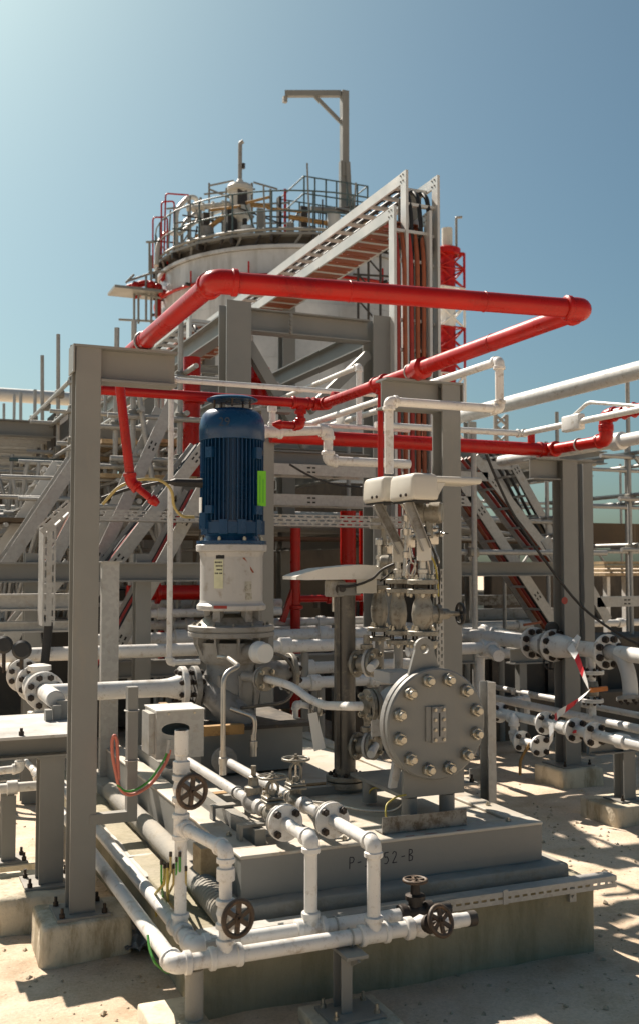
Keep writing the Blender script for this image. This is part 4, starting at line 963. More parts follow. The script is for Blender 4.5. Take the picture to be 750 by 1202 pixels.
# ================================================================ instrument valve stacks on the vessel
def stack(lab, px, ysh, Y_, s, wheel=False):
    b = aY(px, 770, Y_); x = b.x
    Z = lambda y: aY(px, y + ysh, Y_).z
    t = thing('valve_stack', lab, 'valve', (x, Y_, VZ + .17), 'instrument valve stacks on the vessel')
    MB().cyl((x, Y_, VZ + .17), (x, Y_, Z(756)), .026 * s, 16).build('nozzle', 'pump_grey', t)
    for y_, dn in ((757, 0), (746, 0), (697, 1), (686, 1)):
        f = MB().lathe((x, Y_, Z(y_)), Zup, [(.066 * s, 0), (.07 * s, .003), (.07 * s, .022), (.066 * s, .025)], 24).build('flange', 'cast_steel', t)
        if y_ in (746, 686): bolts(f, (x, Y_, Z(y_) + .025), Zup, .052 * s, 4, .011 * s, .013, 'bolt_zinc', phase=.5, stud=.8)
        if y_ in (757, 697): bolts(f, (x, Y_, Z(y_)), -Zup, .052 * s, 4, .011 * s, .013, 'bolt_zinc', phase=.5)
        if y_ in (746, 686):
            for k in range(4):
                a_ = .5 + k * PI / 2; p = V((x + .052 * s * math.cos(a_), Y_ + .052 * s * math.sin(a_), Z(y_) - .03)); inst('stud', ('stk', s), lambda: MB().cyl((0, 0, 0), (0, 0, .031), .006 * s, 8), 'bolt_rust', f, p)
    za, zb = Z(745), Z(697); H_ = zb - za
    MB().lathe((x, Y_, za), Zup, [(.036 * s, 0), (.034 * s, H_ * .12), (.048 * s, H_ * .32), (.052 * s, H_ * .5), (.046 * s, H_ * .72), (.034 * s, H_ * .9), (.038 * s, H_)], 20, True).build('globe_body', 'cast_steel', t)
    MB().lathe((x, Y_, Z(686) + .025), Zup, [(.02, 0), (.02, .03), (.026, .032), (.026, .05), (.016, .055), (.016, .09), (.022, .092), (.022, .11), (.014, .112), (.014, .17), (.024, .172), (.024, .20), (.02, .21)], 8).build('stem_fittings', 'stainless', t)
    if wheel:
        p = V((x, Y_, (za + zb) / 2)); d = V((1, -.12, 0)).normalized()
        MB().lathe(p + d * .03, d, [(.044, 0), (.042, .04), (.05, .042), (.05, .06), (.03, .065), (.026, .11), (.014, .115), (.012, .17)], 18).build('bonnet', 'cast_steel', t)
        wheel_mb(p + d * .205, d, .052, .008, 5).build('handwheel', 'wheel_black', t)
        MB().sphere(p + d * .03 + Zup * .05, .012, 10, 6).build('red_lead_seal', 'orange_paint', t)
    return t, x, Z
s3 = stack('nearest instrument valve stack with a side handwheel', 496, 0, 4.58, 1.12, True)
s2 = stack('middle instrument valve stack between the other two', 467, -1, 4.92, .95)
s1 = stack('rearmost instrument valve stack nearest to the standpipe', 445, -5, 5.15, .95)
def sun_cover(lab, Yn, depth, x0p, x1p, yt, yb_, eave, arm, armY):
    a = aY(x0p, yb_, Yn); b = aY(x1p, yb_, Yn); zt_ = aY(x0p, yt, Yn).z; zb_ = a.z
    t = thing('instrument_cover', lab, 'sun hood', (a.x, Yn, zb_), 'cream sun covers over the instruments')
    x0, x1 = a.x, b.x; h = zt_ - zb_; m = MB()
    m.rbox(x0, x1, Yn, Yn + depth, zb_, zt_, .028, 2, top_scale=.93); sh = m.build('shell', 'cream_shell', t)
    MB().box(x0 + .012, x1 - .012, Yn + .012, Yn + depth - .012, zb_ - .004, zb_ + .001).build('underside', 'gasket', t)
    if eave:
        e = aY(eave, yt + 6, Yn).x
        m = MB(); m.rbox(x1 - .03, e, Yn + .015, Yn + depth * .8, zt_ - .046, zt_ - .012, .014, 2); m.build('eave', 'cream_shell', t)
        m = MB(); m.prism([(0, 0), (.05, 0), (.012, -.06), (0, -.07)], (x1 - .012, Yn + .02, zt_ - .045), (1, 0, 0), (0, 0, 1), (0, depth * .75, 0)); m.build('eave_fillet', 'cream_shell', t)
    for k in (0, 1): inst('screw', 'cvscr', lambda: bolt_mb(.008, .007, .3), 'bolt_rust', sh, (x0 + .002, Yn + .07 + k * .055, zb_ + .03), (-1, 0, .08))
    p0 = V((x0 + .02, armY, zb_ - .002)); st_ = aY(*arm, armY); q = V((st_.x, armY, st_.z))
    MB().channel(p0, q, .05, .022, .004, up=(1, 0, 0), side=1).build('arm', 'pump_grey', t)
    MB().prism([(-.05, -.055), (.03, -.055), (.03, .02), (0.01, .06), (-.05, .05)], q + V((0, -.005, 0)), (1, 0, 0), (0, 0, 1), (0, .006, 0)).build('mount_plate', 'cream_shell', t)
    return t
sun_cover('cream sun cover with a long flat eave reaching right of the valve stacks', 4.42, .27, 484, 517, 554, 587, 568, (499, 645), 4.52)
sun_cover('short cream sun cover tucked behind the one with the long eave', 4.74, .26, 449, 476, 558, 589, None, (470, 648), 4.86)
# transmitters under the covers
for lab, c, r in (('round grey transmitter head under the long eave cover', aY(503, 602, 4.62), .055), ('round pale transmitter head low behind the valve stacks', aY(461, 660, 5.0), .04)):
    t = thing('transmitter', lab, 'transmitter', c - V((0, 0, .09)))
    d = V((.75, -.66, 0)).normalized()
    MB().lathe(c - d * .07, d, [(r * .8, 0), (r, .01), (r, .05), (r * .85, .052), (r * .85, .075), (r, .077), (r, .13), (r * .85, .14)], 22).build('housing', 'cast_steel', t)
    MB().cyl(c - V((0, 0, .13)), c - V((0, 0, .03)), r * .38, 12).build('neck', 'cast_steel', t)
t = thing('impulse_pipe', 'upright grey impulse pipe with small flanges under the short sun cover', 'pipe', aY(450, 676, 5.15))
MB().cyl(aY(450, 676, 5.15), aY(450, 590, 5.15), .016, 12).build('pipe', 'cast_steel', t)
for y_ in (613, 621): MB().lathe(aY(443, y_, 5.15), Zup, [(.045, 0), (.045, .02)], 18).build('flange', 'cast_steel', t)
t = thing('impulse_pipe', 'grey knotted impulse tubing below the long eave cover', 'pipe', aY(474, 680, 4.8))
m = MB(); m.tube([aY(474, 676, 4.8), aY(476, 640, 4.8), aY(478, 600, 4.8), aY(470, 590, 4.8)], .011, 10, bend=.03); m.build('tube', 'stainless', t)
for y_ in (612, 628, 655): MB().lathe(aY(477, y_, 4.8), Zup, [(.024, 0), (.026, .03), (.018, .035)], 6).build('fitting', 'stainless', t)
# cables right of the stacks
t = thing('instrument_cable', 'black instrument cables looping down the right of the valve stacks', 'cable', aY(515, 690, 4.55))
MB().tube([aY(497, 618, 4.62), aY(505, 640, 4.6), aY(512, 655, 4.6), aY(516, 675, 4.6), aY(514, 690, 4.62), aY(516, 720, 4.7)], .006, 8, bend=.06).build('sheath', 'cable_black', t)
MB().tube([aY(500, 645, 4.62), aY(510, 660, 4.6), aY(513, 680, 4.6), aY(514, 700, 4.62)], .005, 8, bend=.06).build('sheath', 'cable_yellow', t)
MB().tube([aY(446, 682, 5.1), aY(460, 672, 4.98), aY(476, 659, 4.9), aY(488, 655, 4.8)], .005, 8, bend=.06).build('sheath', 'cable_black', t)
# perforated strut on the right column
t = thing('perforated_strut', 'upright galvanised strut with slots in front of the rear grey column', 'strut', aY(517, 780, YR - .1))
sa = aY(512, 775, YR - .10); sb = aY(512, 668, YR - .10)
slotted(t, 'strut', 'galvanised', (sa.x, YR - .10, sa.z - .1), (0, 0, 1), (1, 0, 0), (0, -1, 0), sb.z - sa.z + .1, .045, .003, 2, (.022, .008), .016, .009)
# dark steel post right of vessel
pz = aZ(578, 938, .3); t = thing('strut_post', 'dark galvanised channel post standing right of the vessel', 'post', (pz.x, 4.95, .546))
xq_ = aY(577, 900, 4.95).x; MB().channel((xq_, 4.95, .30), (xq_, 4.95, aY(577, 800, 4.95).z), .09, .05, .006, up=(0, 1, 0)).build('channel', 'galvanised', t)
MB().box(xq_ - .1, xq_ + .02, 5.02, 5.03, .55, .62).build('bracket', 'galvanised', t)

# ---- small things on and beside the skid
m = MB(); p = aZ(232, 985, .34); m.box(1.30, 1.385, 4.35, 4.47, .3665, .53); m.build('wood_block', 'wood', label='pale timber block wedged against the left side of the skid', cat='wood block')
t = thing('drip_channel', 'rusty steel strip lying across the deck before the pump block', 'steel strip', (1.8, 5.3, .55)); MB().box(1.62, 2.35, 5.30, 5.35, .5325, .545).build('strip', 'rust_plate', t)
for k, (x, y, w, l) in enumerate(((1.62, 4.42, .07, .12), (1.95, 4.62, .10, .05), (2.15, 5.45, .05, .16))):
    MB().box(x, x + w, y, y + l, .5325, .541).build('packing_shim', 'galvanised', label=('small steel shim plate on the deck near the left skid pipe', 'small steel shim plate on the deck between the skid pipes', 'small steel shim plate on the deck by the standpipe')[k], cat='shim plate')
for k, (x, y) in enumerate(((1.46, 4.45), (1.46, 5.1), (1.46, 5.8), (2.84, 4.5), (2.84, 5.2), (1.9, 4.18), (2.75, 4.18))):
    inst('deck_bolt', 'dkb', lambda: bolt_mb(.013, .012, .6), 'bolt_zinc', sk, (x, y, .547), (0, 0, 1))
MB().box(1.53, 1.58, 4.3, 6.6, .5325, .60).build('deck_stringer', 'grey_paint', sk); MB().box(1.5795, 2.75, 5.10, 5.145, .5325, .575).build('deck_stringer', 'grey_paint', sk)
t = thing('drip_tube', 'thin stainless tube snaking over the deck to the vessel foot', 'tube', (2.2, 4.7, .55))
MB().tube([(1.95, 5.3, .55), (2.0, 4.95, .552), (2.12, 4.82, .552), (2.2, 4.62, .552), (2.33, 4.52, .56), (2.35, 4.46, .62)], .0065, 8, bend=.06).build('tube', 'stainless', t)

# ---- instrument manifolds and tubing between the covers and the valve stacks
for k, (lab, px, py, Y_) in enumerate((('three valve manifold hung under the long eave cover', 505, 628, 4.66), ('three valve manifold hung under the short sun cover', 478, 632, 4.9), ('small manifold block behind the rearmost valve stack', 456, 640, 5.2))):
    c = aY(px, py, Y_); t = thing('manifold', lab, 'manifold', c - V((0, 0, .06)))
    MB().rbox(c.x - .032, c.x + .032, c.y - .03, c.y + .03, c.z - .05, c.z + .05, .006, 1).build('block', 'stainless', t)
    for j in (-1, 0, 1):
        d = V((.5 * j - .2, -1, .1 * j)).normalized(); p = c + V((.022 * j, -.02, .03 - .03 * abs(j)))
        MB().lathe(p, d, [(.012, 0), (.012, .03), (.016, .031), (.016, .042), (.007, .043), (.007, .062)], 8).build('bonnet', 'stainless', t)
        MB().bar(p + d * .062 + V((-.018, 0, 0)), p + d * .062 + V((.018, 0, 0)), .006, .006).build('t_handle', 'dark_steel', t)
    for j in (-1, 1):
        MB().tube([c + V((.02 * j, 0, -.05)), c + V((.02 * j, -.01, -.09)), c + V((.035 * j, -.03, -.13)), c + V((.012 * j, -.01, -.20))], .0055, 8, bend=.03).build('tube', 'stainless', t)
        MB().tube([c + V((.02 * j, 0, .05)), c + V((.025 * j, -.01, .08)), c + V((.01 * j, .0, .15))], .0055, 8, bend=.03).build('tube', 'stainless', t)
t = thing('impulse_loop', 'pigtail loop of thin tube between the two nearer valve stacks', 'tube', aY(482, 672, 4.72))
MB().torus(aY(482, 668, 4.72), (.4, -1, 0), .034, .005, 20, 6).build('coil', 'stainless', t); MB().cyl(aY(482, 660, 4.72), aY(480, 640, 4.72), .005, 8).build('tube', 'stainless', t)
# ================================================================ suction line on the left with its support frame
LY = PYc
sl = thing('suction_line', 'white suction pipe bending to the pump from the left flanges', 'pipe', (.9, LY, .95))
xcorner = aY(72, 815, LY - .1).x
flange(sl, (RX.x - .042, LY, zs), (1, 0, 0), .125, .035, 8, WP, 'bolt_rust', .016, both=.035)
MB().lathe((RX.x - .041, LY, zs), (1, 0, 0), [(.10, 0), (.10, .006)], 24).build('gasket', 'gasket', sl)
MB().lathe((RX.x - .2, LY, zs), (1, 0, 0), [(.052, 0), (.056, .05), (.075, .125)], 20).build('weld_neck', WP, sl)
XF = xcorner - .06
MB().cyl((XF, LY, zs), (RX.x - .19, LY, zs), .052, 22).build('pipe', WP, sl)
ye = aX(64, 822, xcorner - .03).y
XF = xcorner - .06
MB().cyl((XF, LY - .30, zs), (XF, LY + .08, zs), .05, 22).build('pipe', WP, sl)
MB().lathe((XF, LY - .30, zs), (0, -1, 0), [(.05, 0), (.05, .004), (.044, .01)], 22).build('end_cap', 'light_grey', sl)
for k, (px, py) in enumerate(((47, 812), (29, 798), (10, 790))):
    p = aX(px, py, XF)
    flange(sl, (XF, LY + .10 + k * .42 + (.0 if k < 2 else .10), zs), (0, -1, 0), .112, .026, 8, WP, 'bolt_rust', .0195)
flange(sl, (XF, LY + .10 + .032 + .026, zs), (0, 1, 0), .112, .026, 8, WP, 'bolt_rust', .014)
MB().cyl((XF, LY + .1, zs), (XF, 8.6, zs), .05, 20).build('pipe', WP, sl)
vb = MB(); vb.lathe((XF, LY + .14, zs), (0, 1, 0), [(.06, 0), (.085, .08), (.1, .19), (.085, .3), (.06, .38)], 18, True); vb.build('valve_body', WP, sl)
m = MB(); m.lathe((XF, LY + .33, zs + .05), Zup, [(.05, 0), (.05, .05), (.07, .052), (.07, .08), (.03, .09)], 14); m.build('valve_neck', WP, sl)
m = MB(); m.lathe((XF - .0, LY + .15, zs - .05), Zup, [(.09, -.10), (.09, -.07), (.05, -.065), (.05, 0)], 18); m.build('drain_boss', WP, sl)
hw = thing('black_handwheel', 'black round handwheel cap above the left white flanges', 'handwheel', aX(74, 770, XF + .06))
c = aX(26, 763, XF) ; 
MB().lathe(aY(26, 763, LY + .5), V((-.1, -1, .1)), [(.036, 0), (.058, .012), (.06, .03), (.045, .045)], 20).build('cap', 'wheel_black', hw)
MB().cyl(aY(26, 764, LY + .5), aY(26, 785, LY + .55), .012, 8).build('stem', 'bolt_rust', hw)
hw = thing('black_handwheel', 'black round handwheel cap at the photo edge beyond the left flanges', 'handwheel', aY(6, 768, LY + 1.2))
MB().lathe(aY(5, 757, LY + 1.1), V((-.1, -1, .1)), [(.036, 0), (.058, .012), (.06, .03), (.045, .045)], 20).build('cap', 'wheel_black', hw)
MB().cyl(aY(5, 758, LY + 1.1), aY(5, 790, LY + 1.1), .012, 8).build('stem', 'bolt_rust', hw)
# support frame
fr = thing('support_frame', 'grey steel frame with stacked plates under the left white suction pipe', 'support', (.83, 5.5, .17))
fz = aZ(58, 1035, .17); FX, FY = fz.x, fz.y
zp = aY(40, 858, FY).z
MB().hbeam((FX, FY, .18), (FX, FY, zp - .135), .13, .12, .008, .011, up=(0, 1, 0)).build('post', 'grey_paint', fr)
MB().box(FX - .13, FX + .12, FY - .12, FY + .12, .168, .179).build('base_plate', 'grey_paint', fr)
for dx, dy in ((-.105, -.09), (.095, -.09), (-.105, .09), (.095, .09)): inst('anchor_bolt', ('bolt', 'anchor'), lambda: bolt_mb(.0135, .018, 1.3), 'bolt_rust', fr, (FX + dx, FY + dy, .179), (0, 0, 1))
MB().box(FX - .07, FX + .07, FY - .075, FY + .075, zp - .134, zp - .124).build('stiffener', 'grey_paint', fr)
MB().hbeam((FX - .45, FY, zp - .07), (FX + .16, FY, zp - .07), .105, .16, .008, .011).build('cross_beam', 'grey_paint', fr)
MB().box(FX - .32, FX + .15, FY - .16, FY + .62, zp - .014, zp).build('top_plate', 'light_grey', fr)
for dx, dy in ((-.16, -.12), (.10, -.10)): inst('anchor_bolt', ('bolt', 'anchor2'), lambda: bolt_mb(.014, .02, .8), 'bolt_rust', fr, (FX + dx, FY + dy, zp), (0, 0, 1))
for k, (px, w_) in enumerate(((57, .035), (68, .04), (76, .05))):
    p = aZ(px, 846, zp); MB().box(p.x - w_ / 2, p.x + w_ / 2, p.y - .03 + .04 * k, p.y + .03 + .04 * k, zp + .0005, zp + .06 + .02 * k).build('guide_block', 'grey_paint', fr)
m = MB(); m.rbox(FX - .3, FX + .2, FY - .19, FY + .3, -.05, .167, .05, 3, jitter=.004); m.build('concrete_footing', 'concrete', label='rounded concrete footing under the left pipe frame', cat='footing')
# second small post with pipes, further left
gz = aZ(9, 1012, .14); t = thing('pipe_support', 'slim grey post carrying thin white pipes at the left photo edge', 'support', (gz.x, gz.y, .1))
zq2 = aY(9, 925, gz.y).z
MB().hbeam((gz.x, gz.y, .16), (gz.x, gz.y, zq2 - .035), .09, .075, .007, .008, up=(0, 1, 0)).build('post', 'grey_paint', t)
MB().box(gz.x - .2, gz.x + .22, gz.y - .12, gz.y + .12, -.03, .149).build('footing', 'concrete', t)
MB().box(gz.x - .1, gz.x + .1, gz.y - .09, gz.y + .09, .15, .16).build('base_plate', 'grey_paint', t)
inst('anchor_bolt', ('bolt', 'anchor'), None, 'bolt_rust', t, (gz.x + .08, gz.y - .07, .16), (0, 0, 1)); inst('anchor_bolt', ('bolt', 'anchor'), None, 'bolt_rust', t, (gz.x + .08, gz.y + .05, .16), (0, 0, 1))
t = thing('thin_pipe', 'thin white pipe resting on the slim left post', 'pipe', (gz.x, gz.y, zq2))
pe = aY(45, 925, gz.y)
MB().cyl((gz.x - 1.5, gz.y, zq2), (pe.x, gz.y, zq2 + .0), .026, 14).build('pipe', WP, t); coupling_mb((gz.x + .02, gz.y, zq2), (1, 0, 0), .028, .06).build('coupling', WP, t); coupling_mb((gz.x - .15, gz.y, zq2), (1, 0, 0), .026, .05).build('coupling', WP, t)
t = thing('thin_pipe', 'thin white pipe with an elbow above the slim left post', 'pipe', aY(20, 905, 6.1))
pipe_run(t, [aY(-30, 908, 6.2), aY(24, 902, 6.2), aY(24, 886, 6.2)], .022, WP)
t = thing('thin_pipe', 'small white pipe slanting down behind the left pipe frame', 'pipe', aY(40, 900, 6.4))
pipe_run(t, [aY(27, 890, 7.2), aY(43, 907, 6.3), aY(50, 930, 6.2)], .02, WP)

# ================================================================ junction box and post
JY = 4.82
jp = thing('box_post', 'galvanised tube post with a bent foot holding the small junction box', 'post', aY(155, 960, JY))
ja, jb, jc = aY(155, 806, JY), aY(155, 957, JY), aY(105, 960, JY); jb.x = ja.x = (ja.x + jb.x) / 2; jc.z = jb.z
MB().bar(ja, jb + V((0, 0, -.024)), .048, .048, (0, 1, 0)).build('upright', 'grey_paint', jp); MB().bar(jb + V((-.0241, 0, 0)), jc, .047, .047).build('foot_bar', 'grey_paint', jp)
for y_ in (834, 892): MB().torus((ja.x, JY, aY(155, y_, JY).z), Zup, .034, .0035, 16, 6).build('clamp', 'galvanised', jp)
bx0, bx1 = aY(178, 830, JY + .06).x, aY(236, 880, JY + .0).x; bz0, bz1 = aY(205, 888, JY).z, aY(205, 833, JY).z
jx = thing('junction_box', 'pale sheet metal junction box with an oval opening and loose wires', 'junction box', (bx0, JY, bz0))
o0 = [(0, 0), (bx1 - bx0, 0), (bx1 - bx0, bz1 - bz0), (0, bz1 - bz0)]; W_ = bx1 - bx0; H_ = bz1 - bz0
ovl = [(W_ * .40 + math.cos(t_) * W_ * .30, H_ * .62 + math.sin(t_) * H_ * .13) for t_ in [2 * PI * i / 20 for i in range(20)]]
plate_hole(o0, ovl, (bx0, JY - .05, bz0), (1, 0, 0), (0, 0, 1), (0, .004, 0)).build('front', 'galvanised', jx)
m = MB(); m.box(bx0, bx0 + .004, JY - .0455, JY + .18, bz0, bz1); m.box(bx1 - .004, bx1, JY - .0455, JY + .18, bz0, bz1); m.box(bx0 + .0045, bx1 - .0045, JY + .176, JY + .18, bz0, bz1); m.box(bx0 + .0045, bx1 - .0045, JY - .0455, JY + .1755, bz0, bz0 + .004); m.build('case', 'aluminium', jx)
MB().box(bx0 - .004, bx1 + .004, JY - .056, JY + .186, bz1 + .0005, bz1 + .006).build('lid', 'aluminium', jx)
MB().box(bx0 - .03, bx0 - .001, JY - .02, JY + .12, bz0 + .02, bz1 - .01).build('side_bracket', 'galvanised', jx)
for k in (0.25, .8): inst('screw', 'jscr', lambda: bolt_mb(.006, .005, .2), 'bolt_zinc', jx, (bx0 + W_ * k, JY - .05, bz1 - .012), (0, -1, 0))
wi = thing('loose_wire', 'red and green wires looping from the junction box past its post', 'wire', aY(160, 935, JY - .1))
yy = JY - .10
loop = [(200, 880), (197, 893), (188, 907), (178, 921), (163, 931), (150, 934), (140, 925), (136, 905), (132, 885), (132, 868), (135, 862), (138, 870), (139, 895), (140, 915)]
MB().tube([aY(*p, yy) for p in loop], .0078, 8, bend=.05).build('red_wire', 'cable_pink', wi)
MB().tube([aY(195, 864, JY), aY(199, 872, yy + .03)] + [aY(a - 2, b - 4, yy - .004) for a, b in loop[:7]], .005, 8, bend=.05).build('green_wire', 'cable_green', wi)
MB().cyl(aY(199, 868, yy), aY(197, 884, yy), .011, 10).build('sleeve', 'galvanised', wi)

# ---- covered cable trays, hose and earth wires left of the skid
ct = thing('covered_tray', 'covered galvanised cable tray on the ground left of the skid', 'cable tray', (1.2, 5, .3))
xc = aX(188, 1028, 1.24); XT = 1.235; zt2 = xc.z; y0_ = xc.y
MB().box(XT - .065, XT + .065, y0_, y0_ + 2.4, zt2, zt2 + .004).build('cover', 'galvanised', ct)
slotted(ct, 'side_rail', 'galvanised', (XT - .067, y0_, zt2 - .062), (0, 1, 0), (0, 0, 1), (1, 0, 0), 1.6, .06, .003, 2, (.03, .01), .016, .012)
MB().box(XT + .062, XT + .065, y0_, y0_ + 2.4, zt2 - .062, zt2 - .001).build('side_rail', 'galvanised', ct)
MB().box(XT - .064, XT + .0615, y0_ + .02, y0_ + 2.4, zt2 - .062, zt2 - .058).build('bottom', 'galvanised', ct)
MB().box(XT - .068, XT + .068, y0_ + .34, y0_ + .37, zt2 + .0042, zt2 + .008).build('strap', 'galvanised', ct)
ho = thing('ribbed_hose', 'grey ribbed conduit lying between the skid and the plinth edge', 'hose', (1.32, 4.6, .3))
hp = [(1.30, 4.02, .365), (1.31, 4.3, .365), (1.33, 4.7, .37), (1.335, 5.4, .37), (1.335, 6.4, .37)]
MB().tube(hp, .052, 14, bend=.15).build('tube', 'grout', ho)
for k in range(12): inst('rib', 'hoserib', lambda: MB().torus((0, 0, 0), (0, 0, 1), .052, .007, 16, 6), 'grout', ho, (1.303 + k * .0015, 4.03 + k * .032, .365), (0.04, 1, 0))
rr3 = random.Random(11)
for i in range(9):
    a = aY(190 + i * 3.6, rr3.uniform(1004, 1028), 4.04 + rr3.uniform(-.03, .04)); b = aZ(188 + i * 3 + rr3.uniform(-6, 6), 1100 + rr3.uniform(-15, 12), .05)
    c_ = (a + b) / 2 + V((rr3.uniform(-.03, .03), rr3.uniform(-.03, .03), .03))
    w = thing('earth_wire', ('first', 'second', 'third', 'fourth', 'fifth', 'sixth', 'seventh', 'eighth', 'ninth')[i] + ' earth wire from the left in the bundle by the plinth corner', 'wire', b, 'earth wires bundled by the plinth corner')
    MB().tube([a, a + V((0, 0, -.06)), c_, b], rr3.choice((.0048, .0055, .006)), 8, bend=.05).build('wire', rr3.choice(('cable_yellow', 'cable_yellow_plain', 'cable_yellow_plain', 'cable_green')), w)
    MB().cyl(a, a + V((0, 0, .018)), .0065, 8).build('crimp', 'bolt_rust', w)
w = thing('green_wire', 'bright green wire curling onto the small concrete pad', 'wire', aZ(200, 1140, .1))
MB().tube([aY(174, 1098, 3.95), aY(176, 1115, 3.9), aY(182, 1130, 3.85), aZ(196, 1142, .105), aZ(210, 1140, .105)], .005, 8, bend=.05).build('wire', 'cable_green', w)
# crumpled plastic sheet by the footing
m = MB(); rr4 = random.Random(2); n_ = 9; c = aZ(165, 1108, .02)
vs2 = [(c.x + (i / n_ - .5) * .17, c.y + (j / n_ - .5) * .22, .015 + .08 * abs(noise.noise(V((i * .9, j * .9, 4)))) + rr4.uniform(0, .025)) for j in range(n_) for i in range(n_)]
m.add(vs2, [(j * n_ + i, j * n_ + i + 1, (j + 1) * n_ + i + 1, (j + 1) * n_ + i) for j in range(n_ - 1) for i in range(n_ - 1)])
m.build('plastic_sheet', 'plastic_sheet', label='crumpled grey plastic sheet on the sand beside the left column footing', cat='plastic sheet')
# ================================================================ overhead white piping by the rear column
hr = thing('air_pipe', 'thin white pipe rising past the rear grey column cap and turning back', 'pipe', aY(457, 560, 4.72))
yh = 4.72
a = aY(457, 556, yh); b = aY(456, 471, yh); a.x = b.x
c1 = V((aY(586, 483, yh).x, yh, b.z)); c2 = V((c1.x, yh, aY(588, 424, yh).z)); c3 = V((c1.x, 7.6, c2.z))
pipe_run(hr, [a, b, c1, c2, c3], .0235, WP)
wv = thing('air_pipe', 'white pipe with two elbows crossing behind the blue motor', 'pipe', aY(390, 540, 6.7))
yw = 6.75
pipe_run(wv, [aY(290, 508, yw), aY(385, 505, yw), V((aY(385, 505, yw).x, yw, aY(390, 541, yw).z)), V((aY(480, 545, yw).x, yw, aY(390, 541, yw).z))], .034, WP)
tee_mb(aY(320, 507, yw), (1, 0, 0), (0, 0, 1), .034, .024).build('tee', WP, wv); MB().cyl(aY(320, 507, yw), aY(320, 474, yw), .024, 12).build('pipe', WP, wv); coupling_mb(aY(320, 480, yw), (0, 0, 1), .024).build('coupling', WP, wv)
w2 = thing('air_pipe', 'thin white pipe frame with a bracket beside the red tee', 'pipe', aY(420, 490, 7.3))
y_ = 7.3; q1, q2, q3 = aY(205, 437, 7.3), aY(425, 432, y_), aY(425, 498, y_)
z_ = aY(420, 430, y_).z
k0 = V((aY(421, 430, y_).x, y_, z_)); pipe_run(w2, [V((k0.x, 11.5, z_)), k0, V((k0.x, y_, aY(421, 498, y_).z))], .022, WP)
pipe_run(w2, [V((aY(340, 497, y_).x, y_, aY(340, 497, y_).z)), V((aY(480, 502, y_).x, y_, aY(340, 497, y_).z))], .018, WP)
z5 = aY(475, 471, y_).z; x5 = aY(478, 470, y_).x; MB().cyl((x5, y_, z5), (x5, 10.5, z5), .026, 14).build('pipe', WP, w2); 
p = aX(402, 492, x5); m = MB(); m.rbox(p.x - .03, p.x + .03, p.y - .09, p.y + .09, p.z - .06, p.z + .05, .012, 2); m.build('bracket', WP, w2)
w3 = thing('white_riser', 'tall thin white riser pipe left of the blue motor', 'pipe', aY(196, 775, 7.0))
r0 = aY(197, 778, 7.0); r1 = aY(204, 446, 7.0); r0.x = r1.x = (r0.x + r1.x) / 2
pipe_run(w3, [V((aY(235, 783, 7.0).x, 7.0, r0.z)), r0, r1, V((aY(440, 449, 7.0).x, 7.0, r1.z))], .0195, WP)
# grey post behind motor
gp_ = thing('steel_column', 'slim grey steel post just right of the blue motor', 'column', (aY(312, 715, 7.1).x, 7.1, .5))
xg = aY(311, 600, 7.1).x; MB().hbeam((xg, 7.1, 0), (xg, 7.1, aY(311, 484, 7.1).z), .12, .10, .007, .01, up=(0, 1, 0)).build('post', 'grey_paint', gp_)
MB().box(xg - .12, xg + .2, 7.04, 7.16, aY(311, 484, 7.1).z + .0005, aY(311, 484, 7.1).z + .02).build('cap_plate', 'grey_paint', gp_)
# galvanised upright by left column
yl_ = 6.9; xl = aY(128, 700, yl_).x
t = thing('galvanised_post', 'galvanised channel post close behind the left grey column', 'post', (xl, yl_, 0))
MB().channel((xl - .05, yl_, 0), (xl - .05, yl_, aY(128, 660, yl_).z), .06, .115, .006, up=(0, 1, 0), side=-1).build('channel', 'galvanised', t)
MB().box(xl - .06, xl + .08, yl_ - .05, yl_ + .05, aY(128, 660, yl_).z, aY(128, 660, yl_).z + .008).build('cap', 'galvanised', t)

# ================================================================ right background column with the red header
bc = thing('steel_column', 'grey steel column at the right carrying the red pipe', 'column', (5.19, 7.02, .14))
bx, by = aY(664, 700, 7.0).x, 7.0; zct = aY(655, 540, 7.0).z
MB().hbeam((bx, by, .15), (bx, by, zct - .012), .15, .145, .009, .012, up=(0, 1, 0)).build('post', 'grey_paint', bc)
m = MB(); x0 = aY(621, 540, by).x; x1 = aY(692, 540, by).x
m.box(x0, x1, by - .09, by + .09, zct - .0118, zct); m.box(x0, bx - .08, by - .005, by + .005, zct - .16, zct - .012); m.box(x0, bx - .08, by - .06, by + .06, zct - .17, zct - .1602); m.build('cap_beam', 'grey_paint', bc)
MB().box(bx - .15, bx + .15, by - .15, by + .15, .138, .1495).build('base_plate', 'grey_paint', bc)
for dx, dy in ((-.12, -.12), (.12, -.12)): inst('anchor_bolt', ('bolt', 'anchor'), None, 'bolt_rust', bc, (bx + dx, by + dy, .1495), (0, 0, 1))
MB().rbox(bx - .2, bx + .22, by - .19, by + .2, -.05, .137, .03, 2, jitter=.004).build('concrete_footing', 'concrete', label='concrete footing under the right grey column', cat='footing')
MB().lathe(aY(662, 705, by - .076), (0, -1, 0), [(.03, 0), (.03, .004)], 12).build('red_mark', 'cable_red', bc)
xs2 = aY(684, 560, 8.0).x; MB().hbeam((xs2, 8.0, 0), (xs2, 8.0, aY(684, 540, 8.0).z), .14, .11, .008, .01, up=(0, 1, 0)).build('post', 'grey_paint', thing('steel_column', 'slim grey column just behind the right grey column', 'column', (xs2, 8.0, 0)))
rh = thing('fire_header', 'red fire water header running level behind the pump to the right column', 'fire pipe', (3.8, 7, 2.7))
zr = aY(640, 531, 7.0).z + .02; xe = aY(640, 528, 7.0).x
rw = .055
